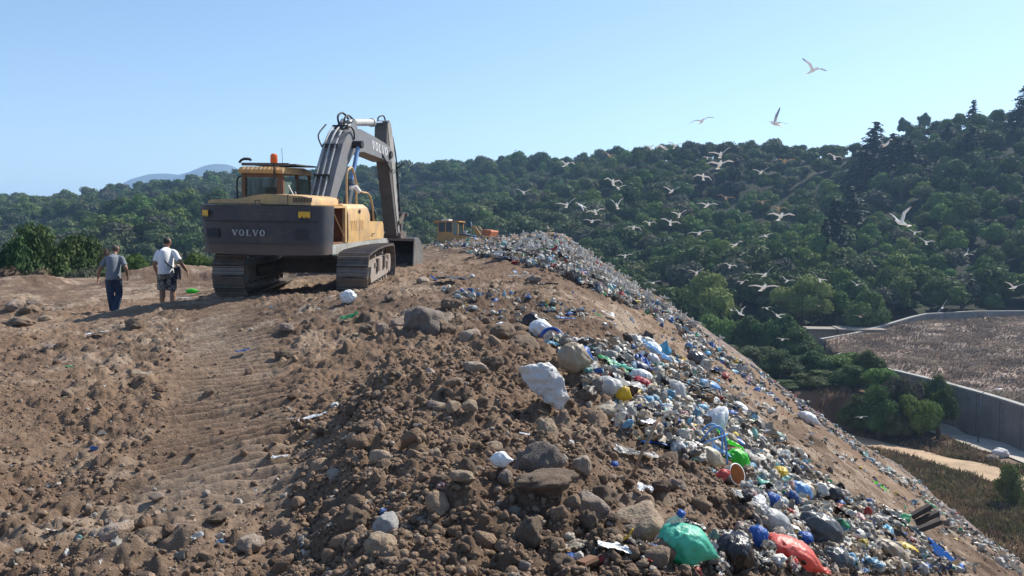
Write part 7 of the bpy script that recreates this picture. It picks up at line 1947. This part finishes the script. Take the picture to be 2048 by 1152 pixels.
# px, py, span px, pose, roll deg, yaw deg, young, cue
GULLS = [
 (1618, 146, 50, 'right_up', 0, 200, 0, 'highest gull in the sky, right wing raised'), (1400, 245, 44, 'glide', -14, 185, 0, 'gull gliding against the sky left of the others, wings level'),
 (1545, 250, 30, 'up', 55, 110, 0, 'gull against the sky seen side on with wings straight up'), (1297, 297, 24, 'arch', 0, 150, 0, 'left one of three small gulls on the skyline'),
 (1323, 296, 22, 'down', 10, 130, 0, 'middle one of three small gulls on the skyline'), (1348, 294, 26, 'vee', 5, 190, 0, 'right one of three small gulls on the skyline, wings raised'),
 (1217, 313, 34, 'arch', 18, 150, 1, 'brownish gull with bent wings just under the skyline'), (1132, 330, 38, 'arch', 4, 200, 0, 'leftmost gull near the skyline with curved wings'),
 (1438, 311, 46, 'left_up', 5, 170, 0, 'big gull below the skyline, left wing raised high'), (1412, 317, 18, 'flat', 8, 160, 0, 'small dim gull left of the big one below the skyline'),
 (1437, 330, 56, 'glide', -4, 180, 0, 'gull with long level wings right under the big one'), (1404, 354, 38, 'down', 12, 160, 0, 'gull with drooping right wing below the level one'),
 (1519, 346, 34, 'vee', -6, 175, 0, 'gull with raised wings over mid slope'), (1566, 324, 38, 'right_down', 16, 160, 1, 'brownish gull with arched wings over the upper slope'),
 (1664, 316, 30, 'arch', 20, 150, 0, 'gull with arched wings high on the slope left of the conifer clump'), (1766, 291, 40, 'arch', -28, 200, 0, 'curved thin gull in front of the dark conifer clump'),
 (1225, 365, 40, 'arch', 12, 165, 0, 'upper gull of an overlapping pair at left'), (1235, 377, 32, 'vee', 8, 160, 0, 'lower gull of an overlapping pair at left'),
 (1047, 386, 34, 'left_up', 22, 170, 0, 'leftmost gull of all over the dark wood'), (1133, 411, 44, 'left_up', 4, 180, 0, 'gull with left wing lifted, beside a half hidden one'),
 (1161, 411, 20, 'down', 30, 120, 0, 'small gull seen edge on with folded down wing'), (1190, 424, 38, 'glide', -10, 170, 0, 'gull gliding with drooped tips above the summit'),
 (1233, 412, 38, 'up', -4, 165, 1, 'buff gull with a wing held straight up'), (1184, 443, 38, 'glide', 2, 180, 0, 'low flat winged gull just above the rubbish summit'),
 (1342, 383, 38, 'vee', 0, 185, 0, 'thin shallow winged gull in mid slope'), (1267, 455, 36, 'down', 6, 175, 0, 'gull with dark drooping wing tips low over the heap'),
 (1298, 447, 30, 'arch', 4, 170, 0, 'gull right of the one with dark drooping tips'), (1340, 445, 40, 'glide', 14, 165, 0, 'gull banking to the right above the heap edge'),
 (1358, 430, 34, 'vee', -8, 180, 0, 'gull with neat raised wings above the banking one'), (1450, 397, 38, 'arch', 14, 160, 1, 'brownish broad winged gull in mid slope'),
 (1413, 411, 42, 'glide', 3, 182, 0, 'flat winged gull left below the brownish broad winged one'), (1523, 405, 30, 'right_down', 8, 160, 1, 'small brownish gull above a stacked pair'),
 (1555, 418, 32, 'arch', 10, 155, 1, 'upper brownish gull of the stacked pair'), (1560, 433, 54, 'glide', 2, 178, 0, 'lower long winged white gull of the stacked pair'),
 (1398, 467, 48, 'glide', -8, 172, 0, 'gull with long level wings in the middle of the flock'), (1530, 472, 26, 'flat', -16, 150, 0, 'dim gull right of the flock centre'),
 (1470, 490, 38, 'arch', -16, 195, 0, 'gull with arched wings tipping left'), (1250, 512, 32, 'glide', -4, 175, 0, 'lone gull low beside the rubbish summit'),
 (1394, 546, 34, 'vee', -6, 178, 0, 'gull with raised wings above the leftmost pale tree'), (1460, 532, 30, 'arch', 14, 165, 0, 'gull with folded wings right above the leftmost pale tree'),
 (1307, 566, 34, 'glide', -6, 182, 0, 'gull skimming close above the heap edge'), (1530, 550, 48, 'left_up', -2, 175, 0, 'bright gull with left wing high and right wing level'),
 (1575, 562, 30, 'right_up', 0, 175, 0, 'gull with right wing raised near the tall pale tree'), (1485, 565, 30, 'arch', -10, 180, 0, 'small arched gull above the widest one'),
 (1528, 575, 60, 'flat', 1, 180, 0, 'widest gull with wings dead level'), (1640, 560, 26, 'right_up', 6, 150, 0, 'small dark looking gull above the tall pale tree'),
 (1715, 570, 28, 'right_up', -6, 170, 0, 'gull with right wing raised above the yellowish tree'), (1464, 620, 26, 'up', 60, 150, 0, 'gull shown as a single slanting streak'),
 (1482, 628, 28, 'up', -10, 140, 0, 'gull with upright wing beside the slanting streak'), (1535, 617, 20, 'arch', -8, 150, 0, 'tiny gull in front of the bushes top'),
 (1557, 632, 26, 'right_up', -8, 140, 0, 'gull turning over the bush belt'), (1640, 612, 14, 'arch', 0, 140, 1, 'tiny brown gull in the tall pale tree'),
 (1723, 634, 22, 'left_up', 4, 140, 1, 'small brown gull in front of the yellowish tree'), (1800, 446, 38, 'up', -14, 120, 1, 'big brown young gull with wing straight up at right'),
 (1828, 466, 26, 'right_up', -8, 160, 0, 'small white gull just right of the big brown one'), (1851, 485, 28, 'right_up', -4, 150, 0, 'white gull with raised wing right of the brown one'),
 (1932, 508, 22, 'up', 55, 150, 0, 'dim slanting gull on the right dark slope'), (1887, 616, 34, 'flat', -58, 160, 0, 'steeply banked gull above the dry grass wall'),
 (2030, 575, 40, 'vee', 6, 175, 0, 'rightmost gull with wings spread in a vee'), (1568, 680, 26, 'glide', 4, 170, 0, 'lowest gull, over the dark bush belt'), (1640, 845, 12, 'flat', 5, 170, 0, 'tiny far gull over the shaded bank'),
 (1730, 838, 12, 'flat', -5, 170, 0, 'tiny far gull right of the other one over the bank'),
]
for i, (px, py, sp, pose, roll, yaw, yg, cue) in enumerate(GULLS):
    sp = sp * 1.15
    foresh = max(.55, abs(math.cos(math.radians(yaw))))
    d = 1.25 * foresh * FPX / sp
    if sp < 15: d = 74
    d = min(d, 84 if py > 330 else 120)
    sc_ = min(1.5, sp / FPX * d / 1.25 / foresh) if sp >= 15 else 1
    x = (px - CX) / FPX * d; z = EYE - (py - HY) / FPX * d
    me = GY[pose] if yg and pose in GY else GM[pose]
    o = link('gull', me, loc=(x, d, z)); o.scale = (max(sc_, .8),) * 3
    o.rotation_euler = (math.radians(8 + (i * 37) % 17), math.radians(-roll), math.radians(yaw))
    tag(o, cue, 'gull', 'gulls flying over the valley')

def gull_standing(seed, k):
    rng = np.random.default_rng(seed); nb = NB(); W = np.array([.66, .65, .62]); G = np.array([.34, .34, .35]); K = np.array([.05, .05, .05]); Yb = np.array([.6, .4, .06])
    if k == 2: W, G = np.array([.42, .36, .30]), np.array([.26, .21, .17])
    hd = {0: (.0, .13, .40), 1: (.03, .15, .36), 2: (.0, .20, .26)}[k]
    body = [(0, -.26, .20), (0, -.15, .21), (0, -.02, .22), (0, .08, .24), (0, .12, .30), tuple(np.array(hd) - [0, .01, .03]), hd, tuple(np.array(hd) + [0, .035, 0])]
    rad = [(.012, .010), (.045, .040), (.075, .075), (.066, .072), (.042, .045), (.032, .034), (.036, .036), (.016, .016)]
    V, Q, T = tube_np(smooth_path(body, 2), np.array([[np.interp(t, range(8), [r[0] for r in rad]), np.interp(t, range(8), [r[1] for r in rad])] for t in np.linspace(0, 7, 15)]), 10)
    C = np.where(((V[:, 2] > .245) & (V[:, 1] < .07))[:, None], G, W); C = np.where((V[:, 1] < -.22)[:, None], K, C)
    nb.add(V, Q, T, (1, 1, 1)); nb.C[-1] = C
    nb.tube([tuple(np.array(hd) + [0, .03, 0]), tuple(np.array(hd) + [0, .085, -.012])], [.009, .004], 6, Yb)
    for s in (-1, 1): nb.tube([(s * .03, .0, .16), (s * .03, .0, .0), (s * .03, .05, .0)], [.007, .006, .005], 5, Yb)
    me = nb.mesh('gull', True); me.materials.append(M_gull); return me
GS = [gull_standing(i, i) for i in range(3)]
def standing():
    regs = [([(960, 470), (1080, 458), (1160, 490), (1120, 520), (1000, 500)], 30, 'on the rubbish summit'), ([(1130, 490), (1340, 600), (1330, 618), (1230, 592), (1110, 540)], 90, 'on the upper heap edge in the dense row'),
            ([(1060, 500), (1180, 540), (1160, 575), (1050, 540)], 25, 'on the slope just below the summit'), ([(1330, 600), (1480, 690), (1460, 700), (1320, 630)], 14, 'on the middle of the heap edge')]
    for j, (poly, n, where) in enumerate(regs):
        X, Y, Z, px, py, rng = scatter(30000, 25, 90, 970 + j, [poly], -4, 33)
        got = []
        for i in range(len(X)):
            if len(got) >= n: break
            if any((px[i] - a) ** 2 + (py[i] - b) ** 2 < 5.5 ** 2 for a, b in got): continue
            got.append((px[i], py[i])); k = int(rng.choice(3, p=[.55, .3, .15]))
            o = link('gull', GS[k], loc=(X[i], Y[i], Z[i] + .05)); o.rotation_euler = (0, 0, rng.random() * 6.28); o.scale = (.95,) * 3
            tag(o, ['white and grey gull standing upright ', 'white and grey gull standing hunched ', 'brownish young gull bending forward '][k] + where, 'gull', 'gulls standing on the rubbish')
standing()
# white drum beside the pale road
p = hit(2014, 920); o = link('boulder', rock_meshes[2], M_rocks['white'], loc=(p[0], p[1], gz(p[0], p[1]) + .35)); o.scale = (.75, .6, .55); tag(o, 'white block lying beside the pale road at the right edge', 'boulder')
p = hit(1996, 928); o = link('boulder', lump_meshes[2], M_rocks['grey'], loc=(p[0], p[1], gz(p[0], p[1]) + .25)); o.scale = (.6, .5, .45); tag(o, 'grey lump left of the white block by the pale road', 'boulder')
